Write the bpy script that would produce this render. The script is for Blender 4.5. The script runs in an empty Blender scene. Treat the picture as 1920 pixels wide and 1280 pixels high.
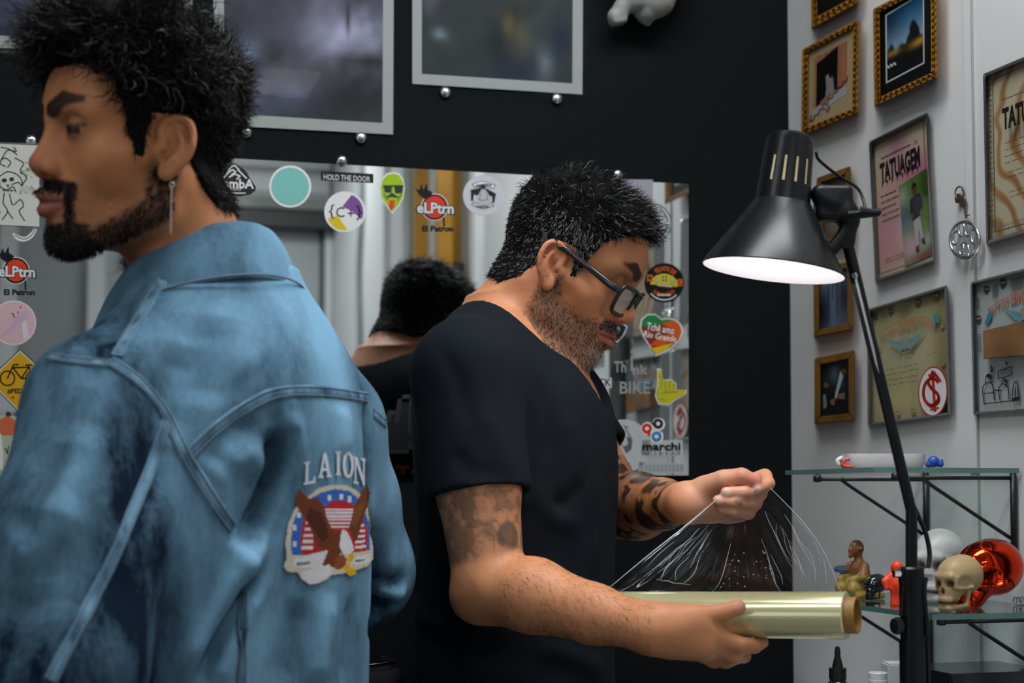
import bpy, bmesh, math, random
import numpy as np
from mathutils import Vector, Matrix
from mathutils.bvhtree import BVHTree

# ------------------------------------------------------------------ camera, light, exposure
SC = bpy.context.scene
COL = SC.collection
FPX = 3000.0            # focal length in pixels of the 1920 x 1280 frame
PITCH = math.radians(2.95)
CAMZ = 1.25
PPX, PPY = 960.0, 775.0  # principal point
cam_data = bpy.data.cameras.new('camera')
cam = bpy.data.objects.new('camera', cam_data); COL.objects.link(cam)
cam.location = (0, 0, CAMZ)
cam.rotation_euler = (math.pi/2 + PITCH, 0, 0)
cam_data.sensor_width = 36.0
cam_data.lens = 36.0*FPX/1920.0
cam_data.shift_y = (PPY-640.0)/1920.0
cam_data.clip_start = 0.02
cam_data.dof.use_dof = True
cam_data.dof.focus_distance = 1.93
cam_data.dof.aperture_fstop = 5.0
SC.camera = cam

world = bpy.data.worlds.new('world'); SC.world = world
world.use_nodes = True
world.node_tree.nodes['Background'].inputs[0].default_value = (0.75, 0.85, 1.0, 1)
world.node_tree.nodes['Background'].inputs[1].default_value = 0.3
SC.view_settings.view_transform = 'Standard'
SC.view_settings.look = 'None'
SC.view_settings.gamma = 1.0
SC.view_settings.use_curve_mapping = False
SC.view_settings.exposure = -0.26

SC.cycles.max_bounces = 4; SC.cycles.diffuse_bounces = 2; SC.cycles.glossy_bounces = 3; SC.cycles.transparent_max_bounces = 8; SC.cycles.transmission_bounces = 3
SC.cycles.caustics_reflective = False; SC.cycles.caustics_refractive = False

YAW = math.radians(16.3)            # the room is turned against the camera
EU = np.array([math.cos(YAW), math.sin(YAW), 0.0])     # along the black wall, to the right
EV = np.array([-math.sin(YAW), math.cos(YAW), 0.0])    # along the white wall, away from the camera
CORNER = np.array([0.4475, 2.56, 0.0])                 # where black and white wall meet
ROOM_W, ROOM_L, ROOM_H = 3.7, 4.35, 2.85
def room(u, v, z):                   # room coordinates: u from the corner along the black wall, v from it along the white wall
    return CORNER + EU*u + EV*v + np.array([0, 0, z])

def area_light(name, u, v, z, sx, sy, power, col, rot=(0, 0, 0)):
    l = bpy.data.lights.new(name, 'AREA'); l.shape = 'RECTANGLE'; l.size = sx; l.size_y = sy
    l.energy = power; l.color = col
    o = bpy.data.objects.new(name, l); COL.objects.link(o)
    o.location = room(u, v, z); o.rotation_euler = (rot[0], rot[1], rot[2]+YAW)
    return o
# ceiling lamps (their housings are built with the room) and a cool fill added at the left wall
area_light('ceiling_lamp_light', -0.55, -1.0, 2.74, 1.15, 0.36, 29, (0.97, 0.985, 1.0))
area_light('ceiling_lamp_light', -0.8, -3.4, 2.74, 1.15, 0.36, 21, (0.97, 0.985, 1.0))
area_light('ceiling_lamp_light', -2.05, -1.45, 2.74, 1.15, 0.36, 8.5, (0.97, 0.985, 1.0))
area_light('left_fill_light', -ROOM_W+0.07, -2.6, 1.6, 1.2, 1.2, 6, (0.86, 0.94, 1.0), (math.radians(90), 0, math.radians(-90)))  # unseen fill, added to light the jacket man's face
# ------------------------------------------------------------------ helpers
def lin(c):
    c = np.asarray(c, float)/255.0
    return np.where(c <= 0.04045, c/12.92, ((c+0.055)/1.055)**2.4)
def H(s):
    s = s.lstrip('#'); s = ''.join(c*2 for c in s) if len(s) == 3 else s; return tuple(lin([int(s[i:i+2], 16) for i in (0, 2, 4)]))
def nz(v):
    v = np.asarray(v, float); return v/np.linalg.norm(v)

def mat(name, col=(.8, .8, .8), rough=.5, metal=0., spec=.5, attr=False, emis=None, estr=0., trans=0., ior=1.45, bump=None, coat=0., sheen=0., sss=0., noise=None):
    m = bpy.data.materials.new(name); m.use_nodes = True
    nt = m.node_tree; b = nt.nodes['Principled BSDF']
    if isinstance(col, str): col = H(col)
    b.inputs['Base Color'].default_value = (*col, 1)
    b.inputs['Roughness'].default_value = rough
    b.inputs['Metallic'].default_value = metal
    b.inputs['Specular IOR Level'].default_value = spec
    b.inputs['IOR'].default_value = ior
    b.inputs['Transmission Weight'].default_value = trans
    b.inputs['Coat Weight'].default_value = coat
    b.inputs['Sheen Weight'].default_value = sheen
    if sss:
        b.inputs['Subsurface Weight'].default_value = sss
        b.inputs['Subsurface Radius'].default_value = (0.012, 0.004, 0.002)
        b.inputs['Subsurface Scale'].default_value = 0.6
    if emis is not None:
        b.inputs['Emission Color'].default_value = (*emis, 1); b.inputs['Emission Strength'].default_value = estr
    src = None
    if attr:
        a = nt.nodes.new('ShaderNodeAttribute'); a.attribute_name = 'Col'; src = a.outputs['Color']
    if noise:                      # (scale, amount): uneven paint or dye
        tc = nt.nodes.new('ShaderNodeTexCoord'); n = nt.nodes.new('ShaderNodeTexNoise')
        n.inputs['Scale'].default_value = noise[0]; n.inputs['Detail'].default_value = 5
        nt.links.new(tc.outputs['Object'], n.inputs['Vector'])
        r = nt.nodes.new('ShaderNodeMapRange'); r.inputs[1].default_value = .3; r.inputs[2].default_value = .7
        r.inputs[3].default_value = 1-noise[1]; r.inputs[4].default_value = 1+noise[1]*.5
        nt.links.new(n.outputs['Fac'], r.inputs[0])
        mx = nt.nodes.new('ShaderNodeMix'); mx.data_type = 'RGBA'; mx.blend_type = 'MULTIPLY'; mx.inputs[0].default_value = 1
        if src is None: mx.inputs[6].default_value = (*col, 1)
        else: nt.links.new(src, mx.inputs[6])
        nt.links.new(r.outputs[0], mx.inputs[7]); src = mx.outputs[2]
    if src is not None: nt.links.new(src, b.inputs['Base Color'])
    if bump:                       # (scale, strength, distance)
        tc = nt.nodes.new('ShaderNodeTexCoord'); n = nt.nodes.new('ShaderNodeTexNoise')
        n.inputs['Scale'].default_value = bump[0]; n.inputs['Detail'].default_value = 4
        nt.links.new(tc.outputs['Object'], n.inputs['Vector'])
        bp = nt.nodes.new('ShaderNodeBump'); bp.inputs['Strength'].default_value = bump[1]; bp.inputs['Distance'].default_value = bump[2]
        nt.links.new(n.outputs['Fac'], bp.inputs['Height']); nt.links.new(bp.outputs[0], b.inputs['Normal'])
    return m

def glass_mat(name, tint=(1, 1, 1), refl=.10, rough=.02):
    m = bpy.data.materials.new(name); m.use_nodes = True; nt = m.node_tree; nt.nodes.clear()
    o = nt.nodes.new('ShaderNodeOutputMaterial'); mx = nt.nodes.new('ShaderNodeMixShader')
    t = nt.nodes.new('ShaderNodeBsdfTransparent'); t.inputs[0].default_value = (*tint, 1)
    g = nt.nodes.new('ShaderNodeBsdfGlossy'); g.inputs['Roughness'].default_value = rough
    f = nt.nodes.new('ShaderNodeFresnel'); f.inputs[0].default_value = 1.5
    mm = nt.nodes.new('ShaderNodeMath'); mm.operation = 'MULTIPLY'; mm.inputs[1].default_value = refl/0.04
    nt.links.new(f.outputs[0], mm.inputs[0])
    ge = nt.nodes.new('ShaderNodeNewGeometry'); iv = nt.nodes.new('ShaderNodeMath'); iv.operation = 'SUBTRACT'; iv.inputs[0].default_value = 1
    nt.links.new(ge.outputs['Backfacing'], iv.inputs[1]); m2 = nt.nodes.new('ShaderNodeMath'); m2.operation = 'MULTIPLY'   # reflect once, at the outer face
    nt.links.new(mm.outputs[0], m2.inputs[0]); nt.links.new(iv.outputs[0], m2.inputs[1]); nt.links.new(m2.outputs[0], mx.inputs[0])
    nt.links.new(t.outputs[0], mx.inputs[1]); nt.links.new(g.outputs[0], mx.inputs[2]); nt.links.new(mx.outputs[0], o.inputs[0])
    return m

def setp(o, label=None, cat=None, group=None, kind=None):
    if label: o['label'] = label
    if cat: o['category'] = cat
    if group: o['group'] = group
    if kind: o['kind'] = kind
    return o
def thing(name, label, cat, loc=(0, 0, 0), group=None):
    o = bpy.data.objects.new(name, None); COL.objects.link(o); o.location = loc; o.empty_display_size = .02
    return setp(o, label, cat, group)
def link(name, me, m=None, parent=None, label=None):
    o = bpy.data.objects.new(name, me); COL.objects.link(o)
    if m is not None and not me.materials: me.materials.append(m)
    if parent is not None:
        o.parent = parent; o.matrix_parent_inverse = world_of(parent).inverted()
    if label: o['label'] = label
    return o
def world_of(o):
    m = o.matrix_basis.copy()
    if o.parent is not None: m = world_of(o.parent) @ o.matrix_parent_inverse @ m
    return m
def npmesh(name, V, F, smooth=True, col=None):
    V = np.asarray(V, np.float32); me = bpy.data.meshes.new(name)
    if isinstance(F, np.ndarray):
        n = F.shape[1]; me.vertices.add(len(V)); me.vertices.foreach_set('co', V.ravel())
        me.loops.add(F.size); me.loops.foreach_set('vertex_index', F.astype(np.int32).ravel())
        me.polygons.add(len(F)); me.polygons.foreach_set('loop_start', np.arange(0, F.size, n, dtype=np.int32))
        try: me.polygons.foreach_set('loop_total', np.full(len(F), n, np.int32))
        except Exception: pass
        me.update(calc_edges=True)
    else:
        me.from_pydata([tuple(map(float, v)) for v in V], [], [tuple(int(i) for i in f) for f in F])
    if smooth: me.polygons.foreach_set('use_smooth', np.ones(len(me.polygons), bool))
    if col is not None: setcol(me, col)
    me.update(); return me
def setcol(me, col, name='Col'):
    col = np.asarray(col, np.float32)
    if col.shape[1] == 3: col = np.concatenate([col, np.ones((len(col), 1), np.float32)], 1)
    a = me.color_attributes.new(name, 'FLOAT_COLOR', 'POINT'); a.data.foreach_set('color', col.ravel())

class MB:                           # collects shapes for ONE mesh
    def __init__(s): s.V = []; s.F = []; s.C = []; s.c = None
    def add(s, V, F):
        n = len(s.V); s.V += [tuple(map(float, v)) for v in V]; s.F += [tuple(i+n for i in f) for f in F]
        s.C += [s.c or (1, 1, 1)]*len(V); return s
    def prism(s, bottom, top):       # two matching loops
        n = len(bottom); V = list(bottom)+list(top)
        F = [tuple(range(n))[::-1], tuple(range(n, 2*n))]+[(i, (i+1) % n, n+(i+1) % n, n+i) for i in range(n)]
        return s.add(V, F)
    def box(s, c, hx, hy, hz, ax=None):
        c = np.asarray(c, float); A = np.eye(3) if ax is None else np.asarray(ax, float)
        f = lambda x, y, z: c+A[0]*x*hx+A[1]*y*hy+A[2]*z*hz
        return s.prism([f(-1, -1, -1), f(1, -1, -1), f(1, 1, -1), f(-1, 1, -1)], [f(-1, -1, 1), f(1, -1, 1), f(1, 1, 1), f(-1, 1, 1)])
    def tube(s, pts, r, n=10, closed=False, flat=1.0, caps=True):
        pts = [np.asarray(p, float) for p in pts]; m = len(pts)
        rr = [r]*m if np.isscalar(r) else list(r)
        T = [nz((pts[(i+1) % m] if closed or i < m-1 else pts[i])-(pts[i-1] if closed or i > 0 else pts[i])) for i in range(m)]
        a = np.array([0, 0, 1.0]); a = np.array([1.0, 0, 0]) if abs(T[0] @ a) > .9 else a
        u = nz(np.cross(T[0], a)); V = []
        for i in range(m):
            u = nz(u-T[i]*(u @ T[i])); w = np.cross(T[i], u)
            V += [pts[i]+(u*math.cos(k*2*math.pi/n)+w*flat*math.sin(k*2*math.pi/n))*rr[i] for k in range(n)]
        F = []
        for i in range(m if closed else m-1):
            j = (i+1) % m
            F += [(i*n+k, i*n+(k+1) % n, j*n+(k+1) % n, j*n+k) for k in range(n)]
        if caps and not closed: F += [tuple(range(n))[::-1], tuple(range((m-1)*n, m*n))]
        return s.add(V, F)
    def lathe(s, c, axis, prof, n=32, caps=False):   # prof: (along axis, radius)
        ax = nz(axis); a = np.array([0, 0, 1.0]) if abs(ax[2]) < .9 else np.array([1.0, 0, 0])
        u = nz(np.cross(ax, a)); w = np.cross(ax, u); c = np.asarray(c, float); V = []
        for t, r in prof: V += [c+ax*t+(u*math.cos(k*2*math.pi/n)+w*math.sin(k*2*math.pi/n))*r for k in range(n)]
        F = []
        for i in range(len(prof)-1): F += [(i*n+k, i*n+(k+1) % n, (i+1)*n+(k+1) % n, (i+1)*n+k) for k in range(n)]
        if caps: F += [tuple(range(n))[::-1], tuple(range((len(prof)-1)*n, len(prof)*n))]
        return s.add(V, F)
    def build(s, name, m, parent=None, smooth=False, label=None, bevel=0, auto=False, cols=False):
        me = bpy.data.meshes.new(name); me.from_pydata(s.V, [], s.F)
        if cols: setcol(me, s.C)
        bm = bmesh.new(); bm.from_mesh(me); bmesh.ops.recalc_face_normals(bm, faces=bm.faces)
        if bevel: bmesh.ops.bevel(bm, geom=bm.edges[:], offset=bevel, segments=2, affect='EDGES', clamp_overlap=True)
        bm.to_mesh(me); bm.free()
        if smooth or auto: me.polygons.foreach_set('use_smooth', np.ones(len(me.polygons), bool))
        if auto: me.set_sharp_from_angle(angle=math.radians(35))
        return link(name, me, m, parent, label)

# pixel -> place: W at a known depth, on_plane on a known plane
_c, _s = math.cos(PITCH), math.sin(PITCH)
def ray(px, py):
    a, b = (px-PPX)/FPX, (PPY-py)/FPX
    return np.array([a, _c-_s*b, _s+_c*b])
EYE = np.array([0, 0, CAMZ])
def W(px, py, Y):
    r = ray(px, py); return EYE+r*(Y/r[1])
def on_plane(px, py, p0, n):
    r = ray(px, py); return EYE+r*((np.asarray(p0)-EYE) @ n/(r @ n))
def on_z(px, py, z):
    r = ray(px, py); return EYE+r*((z-CAMZ)/r[2])
N_BLACK, N_WHITE = -EV, -EU          # wall normals pointing into the room
def onB(px, py, off=0.): return on_plane(px, py, CORNER+N_BLACK*off, N_BLACK)
def onR(px, py, off=0.): return on_plane(px, py, CORNER+N_WHITE*off, N_WHITE)
def px_of(P):
    d = np.atleast_2d(P)-EYE; zc = d[:, 1]*_c+d[:, 2]*_s; yc = -d[:, 1]*_s+d[:, 2]*_c
    return np.stack([PPX+FPX*d[:, 0]/zc, PPY-FPX*yc/zc], 1)

# flat print: coloured polygons in stacked layers a tenth of a millimetre apart
_tx = {}
def text_geo(s, bold=0., shear=0.):
    k = (s, bold, shear)
    if k not in _tx:
        cu = bpy.data.curves.new('t', 'FONT'); cu.body = s; cu.offset = bold; cu.shear = shear; cu.resolution_u = 2
        o = bpy.data.objects.new('t', cu); COL.objects.link(o)
        me = bpy.data.meshes.new_from_object(o.evaluated_get(bpy.context.evaluated_depsgraph_get()))
        V = np.array([v.co[:2] for v in me.vertices]); F = [tuple(p.vertices) for p in me.polygons]
        bpy.data.objects.remove(o); bpy.data.curves.remove(cu); bpy.data.meshes.remove(me)
        lo, hi = V.min(0), V.max(0); _tx[k] = ((V-lo)/(hi-lo), F)
    return _tx[k]
def circ(cx, cy, r, n=40, ry=None, a0=0., a1=2*math.pi, rot=0.):
    ry = r if ry is None else ry
    t = np.linspace(a0, a1, n, endpoint=not abs(a1-a0-2*math.pi) < 1e-6)
    x, y = r*np.cos(t), ry*np.sin(t); c, s = math.cos(rot), math.sin(rot)
    return [(cx+c*a-s*b, cy+s*a+c*b) for a, b in zip(x, y)]
def rect(x0, y0, x1, y1): return [(x0, y0), (x1, y0), (x1, y1), (x0, y1)]
def stroke(pts, w):                 # a polyline as quads
    out = []
    for (a, b) in zip(pts[:-1], pts[1:]):
        a, b = np.array(a, float), np.array(b, float); d = b-a; L = np.hypot(*d)
        if L < 1e-6: continue
        d /= L; n = np.array([-d[1], d[0]])*w/2; e = d*w*.3
        out.append([a-e+n, b+e+n, b+e-n, a-e-n])
    return out
class Art:
    def __init__(s, plane, off, step=1e-4): s.pl = plane; s.off = off; s.st = step; s.L = 0; s.V = []; s.F = []; s.C = []
    def _put(s, pts, faces, col):
        if isinstance(col, str): col = H(col)
        n = len(s.V); o = s.off+s.L*s.st
        for i, p in enumerate(pts):
            s.V.append(s.pl(p[0], p[1], o)); s.C.append(col if np.ndim(col) == 1 else col[i])
        s.F += [tuple(i+n for i in f) for f in faces]
    def poly(s, pts, col, same=False):
        if not same: s.L += 1
        s._put(pts, [tuple(range(len(pts)))], col); return s
    def strokes(s, paths, w, col):
        s.L += 1
        for p in paths:
            for q in stroke(p, w): s._put(q, [(0, 1, 2, 3)], col)
        return s
    def text(s, t, x0, y0, x1, y1, col, bold=0., shear=0., warp=None, slant=0., vert=0.):
        # fills the pixel box; slant tilts the line (dy over its width), vert leans the letters
        V, F = text_geo(t, bold, shear); s.L += 1; P = []
        for a, b in V:
            x, y = x0+(x1-x0)*a+vert*b, y1+(y0-y1)*b+slant*a
            P.append(warp(a, b) if warp else (x, y))
        s._put(P, F, col); return s
    def arc_text(s, t, cx, cy, r, h, a0, a1, col, bold=0., inside=False):
        def wp(a, b):
            th = math.radians(a0+(a1-a0)*a); rr = r+(-h*b if inside else h*b)
            return (cx+rr*math.cos(th), cy+rr*math.sin(th))
        return s.text(t, 0, 0, 1, 1, col, bold, warp=wp)
    def grid(s, quad, fn, nu=40, nv=40):          # a printed photograph: colour from fn(u, v)
        s.L += 1; q = np.array(quad, float); u, v = np.meshgrid(np.linspace(0, 1, nu), np.linspace(0, 1, nv))
        u, v = u.ravel(), v.ravel()
        P = (q[0]*((1-u)*(1-v))[:, None]+q[1]*(u*(1-v))[:, None]+q[2]*(u*v)[:, None]+q[3]*((1-u)*v)[:, None])
        col = lin(np.clip(fn(u, v), 0, 255)); f = [(j*nu+i, j*nu+i+1, (j+1)*nu+i+1, (j+1)*nu+i) for j in range(nv-1) for i in range(nu-1)]
        s._put(P, f, col); return s
    def build(s, name, m, parent=None, label=None):
        me = bpy.data.meshes.new(name); me.from_pydata([tuple(v) for v in s.V], [], s.F); setcol(me, s.C)
        return link(name, me, m, parent, label)
def mixc(base, *blobs):             # soft colour patches: (u, v, ru, rv, rgb, strength)
    def fn(u, v):
        c = np.zeros((len(u), 3))+np.array(base if np.ndim(base) == 1 else base(u, v))
        for (a, b, ra, rb, rgb, k) in blobs:
            w = (k*np.exp(-(((u-a)/ra)**2+((v-b)/rb)**2)))[:, None]; c = c*(1-w)+np.array(rgb)*w
        return c
    return fn
_rng = np.random.default_rng(5)
_ROT = np.array([[.64, -.48, .60], [.60, .80, 0.], [-.48, .36, .80]]) @ np.array([[.8, 0, .6], [0, 1, 0], [-.6, 0, .8]])
def vnoise(P, scale, seed=0):       # smooth value noise of 3-d points, 0..1
    P = np.asarray(P, float) @ _ROT*scale+seed*17.3; i = np.floor(P).astype(np.int64); f = P-i; f = f*f*(3-2*f); r = 0
    def h(a):
        n = (a[:, 0]*73856093) ^ (a[:, 1]*19349663) ^ (a[:, 2]*83492791)
        n = (n ^ (n >> 13))*1274126177; n = n ^ (n >> 16); return (n & 0xffff)/65535.0
    for dx in (0, 1):
        for dy in (0, 1):
            for dz in (0, 1):
                w = (f[:, 0] if dx else 1-f[:, 0])*(f[:, 1] if dy else 1-f[:, 1])*(f[:, 2] if dz else 1-f[:, 2])
                r = r+w*h(i+np.array([dx, dy, dz]))
    return r

# ------------------------------------------------------------------ solid modelling: distance fields turned into one continuous mesh
class Vol:
    def __init__(s, lo, hi, h):
        s.lo = np.array(lo, np.float32); s.h = h; s.n = np.ceil((np.array(hi)-s.lo)/h).astype(int)+1
        s.d = np.full(s.n, 1.0, np.float32)
        s.ax = [s.lo[i]+np.arange(s.n[i], dtype=np.float32)*h for i in range(3)]
    def _win(s, lo, hi):
        a = np.clip(np.floor((np.array(lo)-s.lo)/s.h).astype(int), 0, s.n); b = np.clip(np.ceil((np.array(hi)-s.lo)/s.h).astype(int)+1, 0, s.n)
        return a, b
    def op(s, prim, k=.01, sub=False, inter=False):
        fn, lo, hi = prim; m = k+3*s.h; a, b = s._win(np.array(lo)-m, np.array(hi)+m)
        if (b <= a).any(): return s
        sl = tuple(slice(a[i], b[i]) for i in range(3))
        q = fn(s.ax[0][sl[0]][:, None, None], s.ax[1][sl[1]][None, :, None], s.ax[2][sl[2]][None, None, :]).astype(np.float32)
        d = s.d[sl]
        if sub: q = -q; e = np.maximum(d, q)+np.maximum(k-np.abs(d-q), 0)**2/(4*k)
        else: e = np.minimum(d, q)-np.maximum(k-np.abs(d-q), 0)**2/(4*k)
        s.d[sl] = e; return s
    def u(s, p, k=.01): return s.op(p, k)
    def s_(s, p, k=.004): return s.op(p, k, sub=True)
    def merge(s, o, k=.01):
        d, q = s.d, o.d; s.d = (np.minimum(d, q)-np.maximum(k-np.abs(d-q), 0)**2/(4*k)).astype(np.float32); return s
    def mesh(s, relax=1):
        d = s.d; g = d < 0; n = s.n
        c = np.zeros(n-1, np.int8)
        for dx in (0, 1):
            for dy in (0, 1):
                for dz in (0, 1): c += g[dx:n[0]-1+dx, dy:n[1]-1+dy, dz:n[2]-1+dz]
        idx = np.argwhere((c > 0) & (c < 8)); N = len(idx)
        imap = np.full(n-1, -1, np.int32); imap[idx[:, 0], idx[:, 1], idx[:, 2]] = np.arange(N)
        cr = np.array([(x, y, z) for x in (0, 1) for y in (0, 1) for z in (0, 1)])
        val = np.stack([d[idx[:, 0]+x, idx[:, 1]+y, idx[:, 2]+z] for x, y, z in cr], 1)
        acc = np.zeros((N, 3)); cnt = np.zeros(N)
        for i in range(8):
            for j in range(i+1, 8):
                if np.abs(cr[i]-cr[j]).sum() == 1:
                    a, b = val[:, i], val[:, j]; m = (a < 0) != (b < 0)
                    t = np.where(m, a/np.where(m, a-b, 1), 0)
                    acc += np.where(m[:, None], cr[i]+(cr[j]-cr[i])*t[:, None], 0); cnt += m
        V = s.lo+(idx+acc/cnt[:, None])*s.h
        Q = []
        for ax in range(3):
            o = [(1, 2), (2, 0), (0, 1)][ax]
            sl0 = [slice(1, n[i]-1) for i in range(3)]; sl1 = list(sl0)
            sl0[ax] = slice(0, n[ax]-1); sl1[ax] = slice(1, n[ax])
            A, B = g[tuple(sl0)], g[tuple(sl1)]; e = np.argwhere(A != B); 
            st = A[e[:, 0], e[:, 1], e[:, 2]]; off = np.ones(3, int); off[ax] = 0; e = e+off
            def at(du, dv):
                q = e.copy(); q[:, o[0]] += du; q[:, o[1]] += dv; return imap[q[:, 0], q[:, 1], q[:, 2]]
            f = np.stack([at(-1, -1), at(0, -1), at(0, 0), at(-1, 0)], 1)
            f[~st] = f[~st][:, ::-1]; Q.append(f)
        Q = np.concatenate(Q); Q = Q[(Q >= 0).all(1)]
        for _ in range(relax): V = relax_mesh(V, Q)
        return V, Q
def relax_mesh(V, Q, k=.5):
    acc = np.zeros_like(V); cnt = np.zeros(len(V))
    for i in range(4):
        a, b = Q[:, i], Q[:, (i+1) % 4]
        for ax in range(3): acc[:, ax] += np.bincount(a, V[b, ax], len(V))+np.bincount(b, V[a, ax], len(V))
        cnt += np.bincount(a, minlength=len(V))+np.bincount(b, minlength=len(V))
    return V*(1-k)+k*acc/np.maximum(cnt, 1)[:, None]
def normals(V, Q):
    n = np.cross(V[Q[:, 2]]-V[Q[:, 0]], V[Q[:, 3]]-V[Q[:, 1]]); N = np.zeros_like(V)
    for i in range(4):
        for ax in range(3): N[:, ax] += np.bincount(Q[:, i], n[:, ax], len(V))
    return N/np.maximum(np.linalg.norm(N, axis=1), 1e-9)[:, None]
class Fr:                           # a local frame: x forward, y left, z up
    def __init__(s, o, R): s.o = np.asarray(o, float); s.R = np.asarray(R, float)   # columns of R: local axes in the world
    def __call__(s, x, y, z): return s.o+s.R @ np.array([x, y, z], float)
    def loc(s, P): return (np.asarray(P)-s.o) @ s.R
def frame(o, fwd, up=(0, 0, 1)):
    f = nz(fwd); l = nz(np.cross(up, f)); u = np.cross(f, l); return Fr(o, np.stack([f, l, u], 1))
WF = Fr((0, 0, 0), np.eye(3))
def cone(a, b, ra, rb=None):
    a, b = np.asarray(a, float), np.asarray(b, float); rb = ra if rb is None else rb; d = b-a; L = d @ d+1e-12; R = max(ra, rb)
    def fn(x, y, z):
        px, py, pz = x-a[0], y-a[1], z-a[2]; t = np.clip((px*d[0]+py*d[1]+pz*d[2])/L, 0, 1)
        return np.sqrt((px-d[0]*t)**2+(py-d[1]*t)**2+(pz-d[2]*t)**2)-(ra+(rb-ra)*t)
    return fn, np.minimum(a, b)-R, np.maximum(a, b)+R
def ball(c, r): return cone(c, c, r)
def ell(c, r, R=None):
    c = np.asarray(c, float); r = np.asarray(r, float); R = np.eye(3) if R is None else np.asarray(R, float)
    e = np.sqrt(((R*r)**2).sum(1))
    def fn(x, y, z):
        px, py, pz = x-c[0], y-c[1], z-c[2]; k0 = k1 = 0
        for i in range(3):
            q = px*R[0, i]+py*R[1, i]+pz*R[2, i]; k0 = k0+(q/r[i])**2; k1 = k1+(q/r[i]**2)**2
        k0 = np.sqrt(k0); return k0*(k0-1)/np.sqrt(k1+1e-9)
    return fn, c-e, c+e
def rbox(c, hf, rad, R=None):
    c = np.asarray(c, float); hf = np.asarray(hf, float); R = np.eye(3) if R is None else np.asarray(R, float)
    e = np.abs(R*hf).sum(1)
    def fn(x, y, z):
        px, py, pz = x-c[0], y-c[1], z-c[2]; o = 0; m = -1e9
        for i in range(3):
            q = np.abs(px*R[0, i]+py*R[1, i]+pz*R[2, i])-(hf[i]-rad); o = o+np.maximum(q, 0)**2; m = np.maximum(m, q)
        return np.sqrt(o)+np.minimum(m, 0)-rad
    return fn, c-e, c+e
def column(F, zs, cx, cy, rx, ry, pw=2.0):   # an upright trunk: ellipse sections along the frame's z
    zs = np.asarray(zs, float); zz = np.linspace(zs[0], zs[-1], 81)
    def sm(a):
        b = np.interp(zz, zs, a); kk = np.exp(-np.linspace(-2, 2, 13)**2); kk /= kk.sum()
        return np.convolve(np.pad(b, 6, mode='edge'), kk, 'valid')
    CX, CY, RX, RY = (sm(np.asarray(a, float)*np.ones(len(zs))) for a in (cx, cy, rx, ry))
    M = max(RX.max()+abs(CX).max(), RY.max()+abs(CY).max())
    pts = np.array([F(x, y, z) for x in (-M, M) for y in (-M, M) for z in (zs[0], zs[-1])])
    def fn(x, y, z):
        px, py, pz = x-F.o[0], y-F.o[1], z-F.o[2]; R = F.R
        a = px*R[0, 0]+py*R[1, 0]+pz*R[2, 0]; b = px*R[0, 1]+py*R[1, 1]+pz*R[2, 1]; c = px*R[0, 2]+py*R[1, 2]+pz*R[2, 2]
        a, b, c = np.broadcast_arrays(a, b, c); t = np.clip(c, zs[0], zs[-1])
        f = lambda A: np.interp(t.ravel(), zz, A).reshape(t.shape)
        rx_, ry_ = f(RX), f(RY); k = (np.abs((a-f(CX))/rx_)**pw+np.abs((b-f(CY))/ry_)**pw)**(1/pw)
        d = (k-1)*np.minimum(rx_, ry_); e = np.abs(c-(zs[0]+zs[-1])/2)-(zs[-1]-zs[0])/2
        return np.maximum(d, e)
    return fn, pts.min(0), pts.max(0)
def chain(V_, pts, rs, k=.006, kk=None):     # tapered limb through joints
    for i in range(len(pts)-1): V_.u(cone(pts[i], pts[i+1], rs[i], rs[i+1]), k if i or kk is None else kk)
def seg_dist(P, path):              # distance of points to a polyline, and the position along it
    P = np.asarray(P); best = np.full(len(P), 1e9); tt = np.zeros(len(P)); n = len(path)-1
    for i in range(n):
        a, b = np.asarray(path[i]), np.asarray(path[i+1]); d = b-a; t = np.clip(((P-a) @ d)/(d @ d+1e-12), 0, 1)
        q = np.linalg.norm(P-a-t[:, None]*d, axis=1); m = q < best; best[m] = q[m]; tt[m] = (i+t[m])/n
    return best, tt
def spline(pts, n=8):               # Catmull-Rom through points
    p = [np.asarray(q, float) for q in pts]; p = [2*p[0]-p[1]]+p+[2*p[-1]-p[-2]]; out = []
    for i in range(1, len(p)-2):
        for t in np.linspace(0, 1, n, endpoint=False):
            out.append(.5*((2*p[i])+(-p[i-1]+p[i+1])*t+(2*p[i-1]-5*p[i]+4*p[i+1]-p[i+2])*t*t+(-p[i-1]+3*p[i]-3*p[i+1]+p[i+2])*t**3))
    out.append(p[-2]); return out
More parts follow.
